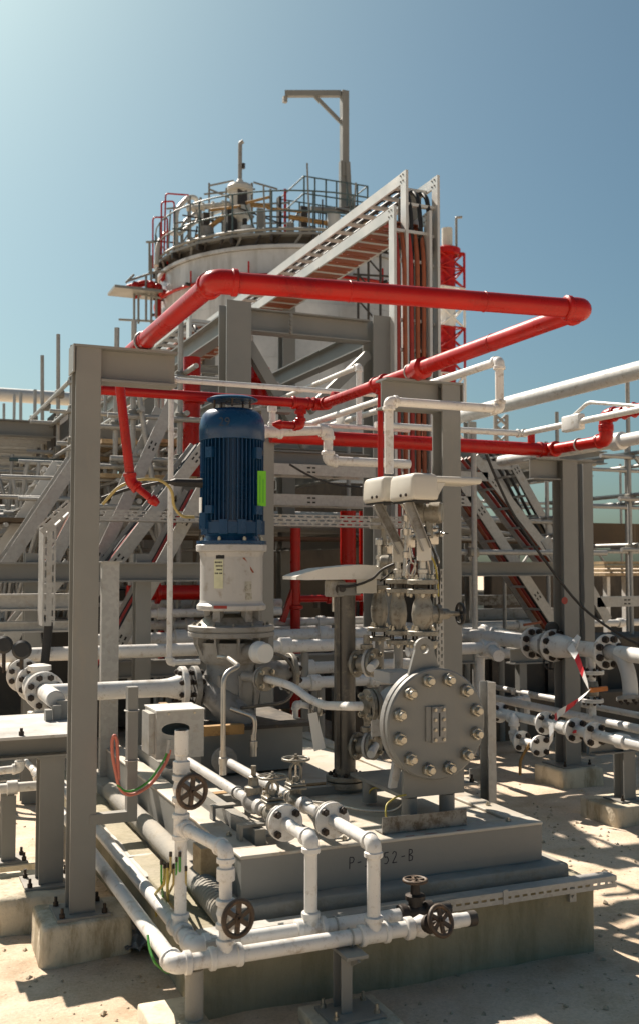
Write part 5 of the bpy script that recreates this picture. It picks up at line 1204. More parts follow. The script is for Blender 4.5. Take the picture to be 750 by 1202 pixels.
MB().cyl((aY(318, 522, 7.0).x, 7.0, zr), (xe, 7.0, zr), rw, 20).build('pipe', RP, rh)
red_elbow(V((xe + .03, 7.0, zr)), (-1, 0, 0), (0, -1, 0), rw * .9).build('elbow', RP, rh)
ye2 = aX(711, 515, xe + .03).y; zu = aX(711, 488, xe + .03).z
MB().cyl((xe + .03, 7.0, zr), (xe + .03, ye2, zr), rw * .8, 20).build('pipe', RP, rh)
red_elbow(V((xe + .03, ye2, zr)), (0, 1, 0), (0, 0, 1), rw * .8).build('elbow', RP, rh); red_elbow(V((xe + .03, ye2, zu)), (0, 0, -1), (0, -1, 0), rw * .8).build('elbow', RP, rh)
MB().cyl((xe + .03, ye2, zr), (xe + .03, ye2, zu), rw * .8, 20).build('pipe', RP, rh); MB().cyl((xe + .03, ye2, zu), (xe + .03, 3.0, zu), rw * .8, 20).build('pipe', RP, rh)
for k in range(7): inst('wrap_band', 'wrap', lambda: MB().torus((0, 0, 0), (0, 0, 1), .047, .012, 18, 6), RP, rh, (xe + .03, ye2 - .1 - k * .11, zu), (.25, -1, 0))
for yb2 in (6.93, 6.6): MB().torus((xe + .03, yb2, zr), (0, 1, 0), rw * .9, .007, 18, 6).build('u_bolt', 'galvanised', rh)
MB().cyl((xe - .14, 7.0, zr), (xe - .14, 7.0, zr + .16), .03, 14).build('stub', RP, rh)
# thin white pipe above it
tw = thing('air_pipe', 'thin white pipe with a bracket running over the red header at right', 'pipe', (xe, 7, 2.9))
y7 = 6.9; e0 = aY(612, 509, y7); zw = e0.z
pipe_run(tw, [V((aY(440, 500, y7).x, y7, zw)), V((e0.x, y7, zw)), V((e0.x, 3.4, zw))], .024, WP)
p = aX(672, 494, e0.x); m = MB(); m.rbox(e0.x - .03, e0.x + .03, p.y - .11, p.y + .11, zw - .06, zw + .06, .015, 2); m.build('bracket', WP, tw)
MB().tube([(e0.x, p.y, zw + .05), aX(690, 472, e0.x), aX(752, 477, e0.x), aX(800, 481, e0.x)], .014, 10, bend=.05).build('branch', WP, tw)
# big white line overhead right
bl = thing('overhead_line', 'large white pipeline sloping up across the sky at right', 'pipeline', (8, 11, 3.85))
MB().cyl((7.95, 4.0, 4.0), (7.95, 16.0, 4.0), .105, 24).build('pipe', WP, bl)
MB().hbeam((7.95, 13.0, 0), (7.95, 13.0, 3.88), .14, .14).build('trestle', 'galvanised', bl)
b2 = thing('overhead_line', 'short white pipe with a collar below the red elbow at right edge', 'pipeline', aX(700, 520, 6.0))
q = aX(690, 524, 6.2); MB().cyl((6.2, 3.5, q.z), (6.2, 9.5, q.z), .06, 18).build('pipe', WP, b2); coupling_mb((6.2, aX(725, 517, 6.2).y, q.z), (0, 1, 0), .06, .14).build('collar', WP, b2)

# ================================================================ right hand valve cluster
def fl_pair(root, x, y, z, ax, r, n, gap=.02, t=.024, mat=WP):
    a = V(ax).normalized(); flange(root, V((x, y, z)), a, r, t, n, mat, 'bolt_rust', r * .15); flange(root, V((x, y, z)) - a * (t + gap), -a, r, t, n, mat, 'bolt_rust', r * .15)
    MB().cyl(V((x, y, z)) - a * (t + gap + .001), V((x, y, z)) - a * t, r * .7, 18).build('gasket', 'gasket', root)
RXL, RZL = 5.10, 1.10
rl = thing('product_line', 'white pipeline with big bolted flanges at the right', 'pipeline', (RXL, 7, 1.0))
f1 = aX(627, 755, RXL); f2 = aX(651, 760, RXL); f3 = aX(714, 767, RXL); f4 = aX(745, 773, RXL)
zr1 = f1.z
MB().cyl((RXL, 10.5, zr1), (RXL, f3.y, zr1), .062, 20).build('pipe', WP, rl)
MB().cyl((2.5, 9.6, zr1), (RXL, 9.6, zr1), .062, 20).build('pipe', WP, rl)
for f in (f1, f2, f3): flange(rl, (RXL, f.y, zr1), (0, -1, 0), .135, .028, 8, WP, 'bolt_rust', .027)
MB().lathe((RXL, f2.y + .03, zr1), (0, 1, 0), [(.118, 0), (.118, .012)], 24).build('gasket', 'gasket', rl)
flange(rl, (RXL, f2.y + .07, zr1), (0, 1, 0), .13, .028, 8, 'pump_grey', 'bolt_rust', .02); flange(rl, (RXL, f1.y + .035, zr1), (0, 1, 0), .13, .028, 8, WP, 'bolt_rust', .02)
MB().lathe((RXL, f1.y - .03, zr1), (0, -1, 0), [(.07, 0), (.10, .12), (.105, .25), (.09, .40), (.07, .5)], 18, True).build('valve_body', WP, rl)
MB().tube([(RXL, f3.y, zr1), (RXL, f3.y - .15, zr1 - .01), (RXL - .03, f3.y - .27, zr1 - .16), (RXL - .05, f3.y - .30, zr1 - .32)], .056, 18, bend=.12).build('strainer', 'light_grey', rl)
flange(rl, (RXL - .05, f3.y - .30, zr1 - .33), (-.1, -.25, -1), .10, .03, 8, 'pump_grey', 'bolt_rust', .014)
flange(rl, (RXL - .05, f3.y - .62, zr1), (0, -1, 0), .14, .028, 8, WP, 'bolt_rust', .024); MB().cyl((RXL, f3.y - .12, zr1), (RXL - .05, f3.y - .62, zr1), .056, 18).build('pipe', WP, rl)
for lab, px, py, r in (('black handwheel above the first flange of the right pipeline', 647, 738, .058), ('dark handwheel under the right pipeline valve', 646, 777, .06)):
    w = thing('pipeline_handwheel', lab, 'handwheel', aX(px, py + 12, RXL)); c = aX(px, py, RXL); d = V((-.35, -1, .1)).normalized()
    if py < 760: MB().lathe(c, d, [(r * .7, -.02), (r, 0), (r, .02), (r * .8, .035)], 20).build('rim', 'wheel_black', w)
    else: wheel_mb(c, d, r, .01, 3).build('rim', 'wheel_black', w)
    MB().cyl(c, V((RXL, c.y + .1, zr1 + (.06 if py < 760 else -.06))), .014, 8).build('stem', 'bolt_rust', w)
MB().prism([(-.0, 0), (.18, .02), (.18, .04), (0, .02)], aX(615, 735, RXL), (1, 0, 0), (0, 0, 1), (0, .02, 0)).build('lever', 'cable_rust', rl)
# H beam sleeper under it
sb_ = aY(598, 760, 8.3); t = thing('sleeper_beam', 'short grey beam under the right white pipeline', 'beam', (sb_.x, 8.2, .7))
MB().hbeam((sb_.x, 8.3, aY(600, 770, 8.3).z), (sb_.x + .75, 8.3, aY(600, 770, 8.3).z), .15, .15).build('beam', 'grey_paint', t)
for dx in (.08, .6): MB().box(sb_.x + dx, sb_.x + dx + .08, 8.26, 8.34, 0, aY(600, 770, 8.3).z - .0755).build('leg', 'grey_paint', t)
# tee with orange ball valve
tv = thing('drain_assembly', 'white vertical drain with two small flange pairs and an orange valve body', 'valve', aX(698, 846, RXL - .05))
yv = aX(694, 770, RXL).y; Zx = lambda y: aX(696, y, RXL).z
MB().cyl((RXL, yv, Zx(850)), (RXL, yv, zr1), .028, 14).build('pipe', WP, tv)
fl_pair(tv, RXL, yv, Zx(787), (0, 0, 1), .092, 8, .01, .02); fl_pair(tv, RXL, yv, Zx(820), (0, 0, 1), .085, 8, .01, .02)
MB().lathe((RXL, yv, Zx(817)), Zup, [(.045, 0), (.05, .03), (.05, Zx(806) - Zx(817)), (.04, Zx(800) - Zx(817))], 16).build('valve_body', 'cast_steel', tv)
MB().bar((RXL - .06, yv - .06, Zx(809)), (RXL + .09, yv - .06, Zx(808)), .03, .035).build('valve_lever', 'orange_paint', tv)
# lower pipes
def low_pipe(lab, pts, r, X_, extra=()):
    t = thing('low_pipe', lab, 'pipe', pts[0]); pipe_run(t, pts, r, WP)
    for (p, n, rf) in extra: flange(t, p, n, rf, .02, 4, WP, 'bolt_rust', rf * .24)
    return t
zA = aX(640, 849, 4.5).z; L1 = aX(640, 849, 4.5).y
t = low_pipe('low white pipe with a flange leading towards the tape at right', [V((4.5, 7.6, zA)), V((4.5, 5.2, zA))], .036, 4.5, [(V((4.5, L1, zA)), (0, -1, 0), .085), (V((4.5, L1 + .6, zA)), (0, -1, 0), .08)])
for px in (676, 698): flange(t, V((4.5, aX(px, 862, 4.5).y, zA)), (0, -1, 0), .088, .022, 4, WP, 'bolt_rust', .022)
coupling_mb((4.5, aX(662, 855, 4.5).y, zA), (0, 1, 0), .036, .09).build('coupling', WP, t); coupling_mb((4.5, aX(730, 872, 4.5).y, zA), (0, 1, 0), .036, .09).build('coupling', WP, t)
wr = MB(); wr.prism([(0, 0), (.14, .04), (.14, .065), (.01, .02)], aX(673, 861, 4.45), (.8, -.6, 0), Zup, (0, .02, 0)); wr.build('red_lever', 'tape_red', t)
zB = aX(634, 876, 4.42).z
t = low_pipe('lowest white pipe loop with two small flanges and a bent lever', [V((4.42, 6.9, aX(603, 843, 4.42).z)), V((4.42, aX(603, 868, 4.42).y, aX(603, 843, 4.42).z)), V((4.42, aX(603, 868, 4.42).y, zB)), V((4.42, aX(634, 876, 4.42).y, zB))], .03, 4.42)
for px in (613, 634): flange(t, V((4.42, aX(px, 873, 4.42).y, zB)), (0, -1, 0), .078, .022, 4, WP, 'bolt_rust', .02)
MB().tube([aX(622, 872, 4.4), aX(614, 885, 4.38), aX(610, 893, 4.38), aX(610, 910, 4.38)], .011, 8, bend=.03).build('lever', 'rust_plate', t)
low_pipe('thin white pipe frame crossing behind the right valve cluster', [aY(585, 824, 8.0), aY(618, 819, 8.0), aY(618, 838, 8.0)], .026, 0)
low_pipe('thin white pipe running level behind the right valve cluster', [aY(600, 812, 8.4), aY(656, 822, 8.1)], .028, 0)
low_pipe('white pipe with couplings behind the orange valve at right', [V((5.1, 8.6, aX(712, 848, 5.1).z)), V((5.1, 4.6, aX(712, 848, 5.1).z))], .034, 0)
low_pipe('second thin white pipe behind the orange valve at right', [V((5.6, 9.0, aX(700, 830, 5.6).z)), V((5.6, 5.2, aX(700, 830, 5.6).z))], .026, 0)
# support post with footing
sp = aZ(733, 938, .13); t = thing('pipe_support', 'grey T post on a concrete footing at the right edge', 'support', (sp.x, sp.y, .13))
zq = zA - .05
MB().hbeam((sp.x, sp.y, .14), (sp.x, sp.y, zq - .012), .11, .10, .007, .009, up=(0, 1, 0)).build('post', 'grey_paint', t)
MB().channel((sp.x - .30, sp.y, zq - .045), (sp.x + .25, sp.y, zq - .045), .09, .07, .008).build('cross_arm', 'grey_paint', t)
MB().box(sp.x - .11, sp.x + .11, sp.y - .1, sp.y + .1, .128, .1395).build('base_plate', 'grey_paint', t)
for dx in (-.085, .085): inst('anchor_bolt', ('bolt', 'anchor'), None, 'bolt_rust', t, (sp.x + dx, sp.y - .08, .1395), (0, 0, 1))
MB().rbox(sp.x - .22, sp.x + .35, sp.y - .19, sp.y + .22, -.05, .127, .02, 2, jitter=.005).build('concrete_footing', 'concrete', label='pale concrete footing under the T post at the right edge', cat='footing')
# barricade tape
def tape(lab, pts, w, per=.12):
    t = thing('barrier_tape', lab, 'tape', pts[-1]); P = [V(p) for p in pts]; k = 0
    Q = []
    for a, b in zip(P, P[1:]):
        n = max(1, int((b - a).length / .04)); Q += [a + (b - a) * (i / n) for i in range(n)]
    Q.append(P[-1])
    for i in range(len(Q) - 1):
        f = lambda k: (V((.7 * math.cos(k * .22), -.2, .8 + .3 * math.sin(k * .3)))); d = (Q[i + 1] - Q[i]).normalized()
        s0, s1 = f(i).normalized(), f(i + 1).normalized()
        m = MB(); m.add([Q[i] - s0 * w / 2, Q[i] + s0 * w / 2, Q[i + 1] + s1 * w / 2, Q[i + 1] - s1 * w / 2], [(0, 1, 2, 3)], True)
        m.build('band', 'tape_red' if (i // 3) % 2 else 'tape_white', t)
tape('red and white barrier tape strung diagonally across the right valves', [aX(690, 812, 4.95), aX(676, 824, 4.9), aX(655, 838, 4.7), aX(644, 852, 4.5)], .06)
tape('red and white tape strip hanging from the right pipeline', [aX(668, 758, RXL - .08), aX(676, 770, RXL - .1), aX(682, 786, RXL - .1), aX(690, 806, RXL - .12)], .06)
tape('short red and white tape tail hanging at the lowest flanges', [aX(646, 850, 4.44), aX(647, 862, 4.42), aX(646, 873, 4.42)], .05)
tape('loose red and white tape knot on the right pipeline', [aX(674, 748, RXL - .08), aX(679, 752, RXL - .1), aX(676, 762, RXL - .1)], .06)
# concrete wall behind right cluster
MB().rbox(4.0, 9.0, 8.9, 9.1, -.1, .42, .015, 2).build('low_wall', 'wall_brown', label='low concrete kerb wall behind the right valve cluster', cat='wall')
# ================================================================ cable ladders
def ladder(lab, p, q, wdir, W, cables=(), rail=.10, step=.3, mat='galvanised', group=None, slots=False, lift=None):
    """cable ladder from p to q: two side rails, rungs, and cables lying on the rungs"""
    p, q, wd = V(p), V(q), V(wdir).normalized(); d = (q - p); L = d.length; d.normalize(); n = d.cross(wd).normalized()
    if n.z < 0 or (abs(n.z) < .1 and n.y > 0): n = -n
    if lift: n = V(lift)
    t = thing('cable_ladder', lab, 'cable ladder', p if p.z < q.z else q, group)
    for s_ in (0, 1): MB().bar(p + wd * (W * s_), q + wd * (W * s_), .016, rail, n).build('side_rail', mat, t)
    if slots:
        k = .35
        while k < L - .2:
            for e in (0, .05): MB().bar(p + d * (k + e) - wd * .0095 + n * .02, p + d * (k + e + .03) - wd * .0095 + n * .02, .003, .014, n).build('slot', 'gasket', t)
            for e in (0, .05): MB().bar(p + d * (k + e) - wd * .0095 - n * .02, p + d * (k + e + .03) - wd * .0095 - n * .02, .003, .014, n).build('slot', 'gasket', t)
            k += 1.1
    k = step / 2
    while k < L:
        inst('rung', ('rung', round(W, 3), mat), lambda: MB().box(-.02, .02, -.012, .012, .008, W - .008), mat, t, p + d * k - n * (rail * .25), wd); k += step
    nc = len(cables)
    for i, c in enumerate(cables):
        o = wd * (W * (i + .7) / (nc + .4)) + n * (.005 + .004 * (i % 3)); r = min(.022, W / (nc + 1) * .42)
        MB().tube([p + o, p + o + d * L * .33 + n * .01, p + o + d * L * .66 - n * .006, q + o], r, 8).build('cable', c, t)
    return t
CK, CR, CO = 'cable_black', 'cable_red', 'cable_rust'
# inclined ladders left of the pump
def incl(lab, a, b, Y_, W, cables, ext=.25, **kw):
    p, q = aY(*a, Y_), aY(*b, Y_); d = (q - p).normalized()
    return ladder(lab, p - d * ext, q + d * ext, (0, 1, 0), W, cables, rail=.11, slots=True, **kw)
incl('wide inclined cable ladder climbing right beside the red drop pipe', (110, 672), (190, 500), 9.0, .45, ())
incl('inclined cable ladder with red and black cables ending behind the motor', (128, 672), (225, 545), 8.55, .4, (CR, CR, CK, CK))
incl('inclined cable ladder with black cables below the grey cross beam', (133, 770), (222, 605), 8.2, .4, (CK, CK, CR, CK))
incl('inclined cable ladder at far left rising to the scaffold deck', (-10, 690), (75, 563), 9.2, .4, (CK,))
incl('inclined cable ladder behind the perforated upright tray at left', (20, 740), (88, 610), 8.8, .4, (CK, CO))
incl('low inclined cable ladder at the left edge under the grey beam', (-20, 790), (60, 690), 8.4, .4, (CK,))
# inclined ladders right
incl('inclined cable ladder descending right nearest to the right grey column', (556, 587), (652, 733), 9.0, .32, (CK, CK, CR, CO))
incl('inclined cable ladder with rusty cables behind the rear one at right', (572, 556), (645, 650), 10.0, .36, (CO, CO, CK, CR))
incl('highest inclined cable ladder at right with only black cables', (600, 541), (650, 632), 11.0, .5, (CK, CK, CK))
incl('low inclined cable ladder right of the right grey column', (672, 655), (700, 705), 8.8, .3, (CK,))
def levl(lab, a, b, Y_, W, cables, **kw):
    p = aY(*a, Y_); q = aY(*b, Y_); q.z = p.z; return ladder(lab, p, q, (0, 1, 0), W, cables, rail=.10, slots=True, **kw)
levl('level cable ladder meeting the inclined ladder right of the valve stacks', (500, 587), (556, 587), 9.0, .32, (CK, CR, CO))
levl('level cable ladder above it with rusty cables at right', (480, 556), (572, 556), 10.0, .36, (CO, CK))
levl('highest level cable ladder at right under the thin scaffold tube', (470, 541), (600, 541), 11.0, .5, (CK, CK))
levl('level cable ladder low at the right edge', (700, 707), (800, 700), 8.8, .3, (CK,))
levl('upper level cable ladder behind the white pipe and motor', (318, 550), (440, 556), 8.6, .28, (CK, CR))
levl('lower level cable ladder behind the motor over the perforated tray', (318, 586), (440, 590), 8.6, .28, (CK, CR))
# perforated trays
def ptray(lab, o, u, v, w, L, W, rows=3):
    t = thing('perforated_tray', lab, 'cable tray', o)
    slotted(t, 'slotted_side', 'galvanised', o, u, v, w, L, W, .004, rows, (.05, .012), .026, .012)
    MB().bar(V(o) + V(v) * .003 + V(w) * .12, V(o) + V(u) * L + V(v) * .003 + V(w) * .12, .22, .004, v).build('bottom', 'galvanised', t)
    return t
a = aY(118, 611, 8.0); b = aY(236, 611, 8.0); ptray('level perforated tray crossing left of the motor', (a.x, 8.0, a.z), (1, 0, 0), Zup, (0, 1, 0), b.x - a.x, .085)
a = aY(318, 617, 8.2); b = aY(520, 617, 8.2); ptray('level perforated tray right of the motor behind the sun covers', (a.x, 8.2, a.z), (1, 0, 0), Zup, (0, 1, 0), b.x - a.x, .10)
a = aY(50, 735, 7.2); b = aY(50, 618, 7.2); ptray('upright perforated tray left of the big grey column', (a.x, 7.2, a.z), Zup, (1, 0, 0), (0, 1, 0), b.z - a.z, .085, 2)
a = aY(54, 630, 7.2); b = aY(90, 597, 7.2); d = (b - a).normalized(); ptray('slanted perforated tray joining the upright one to the column', a, d, V((-d.z, 0, d.x)), (0, 1, 0), (b - a).length, .085, 2)
# grey and galvanised beams left
def beam(lab, a, b, Y_, h, bb, mat='grey_paint', extra=None):
    p, q = aY(*a, Y_), aY(*b, Y_); q.z = p.z; t = thing('steel_beam', lab, 'beam', p); MB().hbeam(p, q, h, bb).build('beam', mat, t); return t, p, q
t, p, q = beam('grey cross beam at eye level behind the left column', (-60, 672), (238, 672), 7.9, .15, .15)
for px in (40, 170): 
    x = aY(px, 680, 7.9).x; MB().hbeam((x, 7.98, 0), (x, 7.98, 1.85), .12, .12, up=(0, 1, 0)).build('post', 'grey_paint', t)
beam('galvanised cross beam low at the left edge', (-60, 708), (84, 708), 7.6, .12, .10, 'galvanised')
beam('thin galvanised beam under the cross beam at far left', (-60, 738), (82, 742), 7.6, .08, .08, 'galvanised')
beam('grey beam at right behind the right column', (490, 668), (690, 668), 8.6, .14, .14)
beam('grey low cross beam behind the pump', (137, 786), (560, 786), 8.3, .14, .12)
for lab, x0, x1, y, Y_, r in (('level white pipe at knee height behind the left column', -40, 470, 771, 7.6, .05), ('thick white pipe level behind the pump casing', 110, 480, 752, 8.8, .055), ('thin white pipe level above the thick one behind the pump', 130, 470, 735, 9.4, .04),
        ('white pipe level low behind the pump discharge', 320, 480, 786, 7.9, .05), ('white pipe level behind the standpipe foot', 330, 480, 803, 7.4, .045), ('white pipe bundle edge behind the lantern', 140, 330, 711, 9.6, .045), ('white pipe level behind the lantern, second from top', 140, 330, 721, 9.2, .04),
        ('white pipe level right of the rear column', 520, 610, 770, 8.9, .05), ('grey level pipe low at right', 560, 640, 792, 9.4, .07), ('long white pipe level near ground at right', 540, 800, 736, 12.5, .05)):
    p = aY(x0, y, Y_); q = aY(x1, y, Y_); q.z = p.z; t = thing('level_pipe', lab, 'pipe', p); MB().cyl(p, q, r, 16).build('pipe', WP if 'white' in lab else 'galvanised', t)
    if p.z < 1.6:
        for k in (.3, .75): c = p + (q - p) * k; MB().cyl((c.x, c.y, 0), (c.x, c.y, c.z - r), .03, 10).build('stand', 'grey_paint', t)
    for k in (.25, .7): coupling_mb(p + (q - p) * k, (1, 0, 0), r, r * 2).build('coupling', WP if 'white' in lab else 'galvanised', t)
t = thing('pipe_loop', 'white pipe with a rounded end on a short post right of the vessel', 'pipe', aY(565, 835, 7.6))
pipe_run(t, [aY(478, 764, 7.7), aY(575, 760, 7.7), aY(585, 770, 7.4)], .05, WP); MB().cyl(aY(563, 772, 7.7), aY(563, 838, 7.7), .04, 14).build('post', WP, t)
t = thing('pipe_loop', 'white pipe bending down towards the right flanges', 'pipe', aY(500, 745, 8.8))
pipe_run(t, [aY(470, 748, 8.9), aY(577, 742, 8.9), aY(618, 752, 8.2)], .058, WP)
# red pieces behind the pump
for lab, pts, r in (('tall red standpipe right of the lantern', [(347, 620), (347, 720)], .05), ('thick red vertical pipe behind the hooded transmitter, left of the pair', [(408, 600), (408, 720)], .085), ('thick red vertical pipe behind the hooded transmitter, right of the pair', [(430, 600), (430, 720)], .085),
        ('level red pipe behind the standpipe at hood height', [(345, 703), (450, 706)], .035), ('red level pipe behind the lantern at left', [(150, 696), (240, 697)], .07), ('red vertical pipe seen left above the motor', [(226, 420), (226, 560)], .09), ('short red vertical pipe by the rack column', [(305, 432), (305, 470)], .10),
        ('short red vertical pipe left of the lantern low', [(190, 740), (190, 790)], .03)):
    Y_ = 10.2 if 'thick' in lab or 'above' in lab else 9.3
    t = thing('red_pipe', lab, 'fire pipe', aY(*pts[-1], Y_)); p, q = aY(*pts[0], Y_), aY(*pts[1], Y_)
    if abs(pts[0][0] - pts[1][0]) < 2:
        q.x = p.x
        if 'short' not in lab and 'above' not in lab: q.z = 0
    else: q.z = p.z
    MB().cyl(p, q, r, 18).build('pipe', RP, t)
    k = (q - p).normalized(); MB().lathe(p + (q - p) * .35, k, [(r, 0), (r * 1.5, .01), (r * 1.5, .04), (r, .05)], 18).build('flange', RP, t)
    if 'level red pipe behind the standpipe' in lab: MB().bar(p + V((.02, 0, .15)), p + V((-.12, 0, -.22)), .05, .05, (0, 1, 0)).build('bracket', RP, t)
# black cable across right
t = thing('black_cable', 'slack black cable swooping from the red header down to the right', 'cable', aY(750, 760, 7.0))
MB().tube([aY(570, 533, 6.85), aY(585, 570, 6.85), aY(602, 605, 6.85), aY(640, 660, 6.8), aY(680, 712, 6.75), aY(720, 742, 6.7), aY(760, 762, 6.6)], .011, 8, bend=.2).build('sheath', CK, t)
t = thing('black_cable', 'thin dark cable sagging from the white elbow towards the sun covers', 'cable', aY(420, 565, 6.7))
MB().tube([aY(340, 545, 6.7), aY(365, 560, 6.7), aY(395, 570, 6.7), aY(425, 572, 6.5)], .008, 8, bend=.1).build('sheath', CK, t)
t = thing('black_cable', 'black conduit sleeve hanging under the upright perforated tray', 'cable', aY(55, 770, 7.2))
MB().tube([aY(58, 730, 7.25), aY(56, 750, 7.25), aY(52, 790, 7.25)], .03, 10).build('sheath', CK, t)

# ================================================================ tall cable rack
rk = thing('cable_rack', 'grey steel rack frame carrying the high cable trays', 'rack', (3.8, 9.2, 0))
RKX = (3.02, 4.52)
for Yk in (9.1, 12.6, 16.2, 20.0):
    for X_ in RKX: MB().hbeam((X_, Yk, 0), (X_, Yk, 4.22), .25, .24, .012, .018, up=(0, 1, 0)).build('column', 'grey_paint', rk)
    MB().hbeam((RKX[0] + .13, Yk, 4.07), (RKX[1] - .13, Yk, 4.07), .22, .16, .01, .014).build('beam', 'grey_paint', rk)
    MB().hbeam((RKX[0] + .13, Yk, 2.75), (RKX[1] - .13, Yk, 2.75), .2, .14, .01, .014).build('beam', 'grey_paint', rk)
    m = MB(); m.bar((RKX[0] + .12, Yk, 3.85), (3.75, Yk, 2.9), .10, .10, (0, 1, 0)); m.build('brace', 'grey_paint', rk)
    MB().bar((RKX[1] - .12, Yk, 3.85), (3.77, Yk, 3.25), .09, .09, (0, 1, 0)).build('brace', 'grey_paint', rk)
    MB().hbeam((RKX[1] + .13, Yk, 5.0), (5.16, Yk, 5.0), .14, .12).build('tray_arm', 'grey_paint', rk)
    MB().hbeam((4.99, Yk + .22, 2.0), (4.99, Yk + .22, 5.6), .18, .18, up=(0, 1, 0)).build('column', 'grey_paint', rk)
for X_ in RKX:
    MB().hbeam((X_, 9.3, 4.07), (X_, 26, 4.07), .2, .14, .01, .014).build('long_beam', 'grey_paint', rk)
for i in range(9): inst('splice_bolt', 'spb', lambda: bolt_mb(.02, .02, .3), 'grey_paint', rk, (3.55, 9.015, 3.98 + .02 * i), (0, -1, 0)) if i % 2 == 0 else None
# high trays along Y that turn down
def high_tray(lab, X_, W, z, cables, y0, y1, mat='aluminium', zbot=1.6):
    t = thing('cable_ladder', lab, 'cable ladder', (X_, y0, zbot))
    for s_ in (0, 1):
        x = X_ + W * s_
        MB().box(x - .012, x + .012, y0 - .05, y1, z - .055, z + .055).build('side_rail', mat, t)
        MB().box(x - .0145, x + .0145, y0 - .062, y0 + .052, zbot, z + .0575).build('drop_rail', mat, t)
        for k in range(4): inst('bolt', 'htb', lambda: bolt_mb(.01, .008, .3), 'pump_grey', t, (x - .012, y0 - .0 + .05 * (k % 2), z - .03 + .06 * (k // 2)), (-1, 0, 0))
    k = y0 + .2
    while k < y1:
        inst('rung', ('hr', W, mat), lambda: MB().box(.013, W - .013, -.025, .025, -.015, .015), mat, t, (X_, k, z - .04)); k += .3
    k = zbot + .2
    while k < z:
        inst('rung', ('hr', W, mat), None, mat, t, (X_, y0 + .03, k)); k += .3
    if 'second' in lab:
        k = y0 + .1
        while k < y1 - .3: MB().box(X_ + .014, X_ + W - .014, k, k + .27, z - .052, z - .044).build('slat', 'cable_rust', t); k += .3
    n = len(cables)
    for i, c in enumerate(cables):
        x = X_ + W * (i + .7) / (n + .4); r = min(.024, W / n * .42)
        MB().tube([(x, y1, z), (x, y0 + .35, z), (x, y0 + .05, z - .12), (x, y0 - .01, z - .45), (x + .01 * math.sin(i), y0 - .01, (z + zbot) / 2), (x, y0 - .01, zbot)], r, 8, bend=.12).build('cable', c, t)
    return t
high_tray('highest pale cable tray running back over the rack and dropping at its near end', 4.76, .36, 5.66, (CK, CK, CK), 9.0, 24)
high_tray('second pale cable tray just under the highest one with red cables dropping', 4.60, .40, 5.26, (CR, CO, CR, CO, CO), 8.95, 24)
high_tray('low pale cable tray along the left of the rack top', 3.0, .36, 4.45, (CK, CO), 10.6, 26, zbot=4.2)
# rack level pipes, decks and dark pipe bundles behind the pump
pr = thing('pipe_rack', 'long grey pipe rack of portal frames across the middle distance', 'rack', (2, 13, 0))
PRX = (-7.5, -4.0, -.5, 6.0, 9.0)
for X_ in PRX:
    for Yk in (12.0, 15.5): MB().hbeam((X_, Yk, 0), (X_, Yk, 3.2), .22, .2, up=(0, 1, 0)).build('column', 'grey_paint', pr)
    for z in (2.1, 3.1): MB().hbeam((X_, 11.6, z), (X_, 15.9, z), .2, .16).build('cross_beam', 'grey_paint', pr)
for Yk in (11.9, 15.6): MB().hbeam((-8.0, Yk, 3.3), (9.5, Yk, 3.3), .18, .16).build('long_beam', 'grey_paint', pr)
rr5 = random.Random(21)
ords = ('first', 'second', 'third', 'fourth', 'fifth', 'sixth', 'seventh', 'eighth', 'ninth', 'tenth')
for lvl, z in (('lower', 2.2), ('upper', 3.2)):
    y = 12.0
    for i in range(9):
        r = rr5.choice((.06, .08, .11, .15)); y += r + .06
        mt_ = rr5.choice(('galvanised', 'white_paint', 'pump_grey', 'galvanised', 'aluminium'))
        t = thing('rack_pipe', '%s pipe from the front on the %s level of the far pipe rack' % (ords[i], lvl), 'pipe', (0, y, z + r), 'pipes on the far pipe rack')
        MB().cyl((-9, y, z + r), (9.2 + rr5.uniform(-.5, .5), y, z + r), r, 16).build('pipe', mt_, t); y += r + .16
# dark planked deck with toe boards on the rack (scaffold)
def planks(lab, x0, x1, y0, y1, z, n, mat='wood'):
    t = thing('plank_deck', lab, 'planks', (x0, y0, z)); w = (y1 - y0) / n; rr = random.Random(int(abs(x0 * 10)))
    for i in range(n): MB().box(x0 + rr.uniform(-.15, .1), x1 + rr.uniform(-.1, .2), y0 + i * w + .008, y0 + (i + 1) * w - .008, z + rr.uniform(0, .012), z + .04 + rr.uniform(0, .01)).build('plank', mat, t)
    return t
planks('scaffold planks laid on the far pipe rack', -2.5, 8.8, 11.0, 11.5, 2.05, 2, 'wood_dark')
a = aY(560, 640, 11.5); b = aY(800, 640, 11.5)
t = thing('toe_board', 'brown timber toe boards along the scaffold at right', 'boards', (a.x, 11.5, 2.0))
for i in range(4): 
    w = (b.x - a.x) / 4; MB().box(a.x + i * w + .01, a.x + (i + 1) * w - .01, 11.48 + .012 * (i % 2), 11.52 + .012 * (i % 2), aY(650, 638, 11.5).z, aY(650, 613, 11.5).z).build('board', 'wood_dark', t)
t = thing('plank_stack', 'stack of pale timber planks at the right edge', 'planks', aY(725, 680, 13))
for i in range(4):
    a = aY(700 + i * 2, 676 - i * 4.5, 13); b = aY(790, 676 - i * 4.5, 13); MB().box(a.x, b.x, 12.8 + .05 * i, 13.3 + .03 * i, a.z, a.z + .045).build('plank', 'wood', t)
for k in range(3): x = aY(712 + k * 22, 690, 13).x; MB().box(x, x + .06, 13.0, 13.1, 0, aY(700, 677, 13).z - .001).build('leg', 'white_paint', t)
for k, px in enumerate((345, 375)): pass

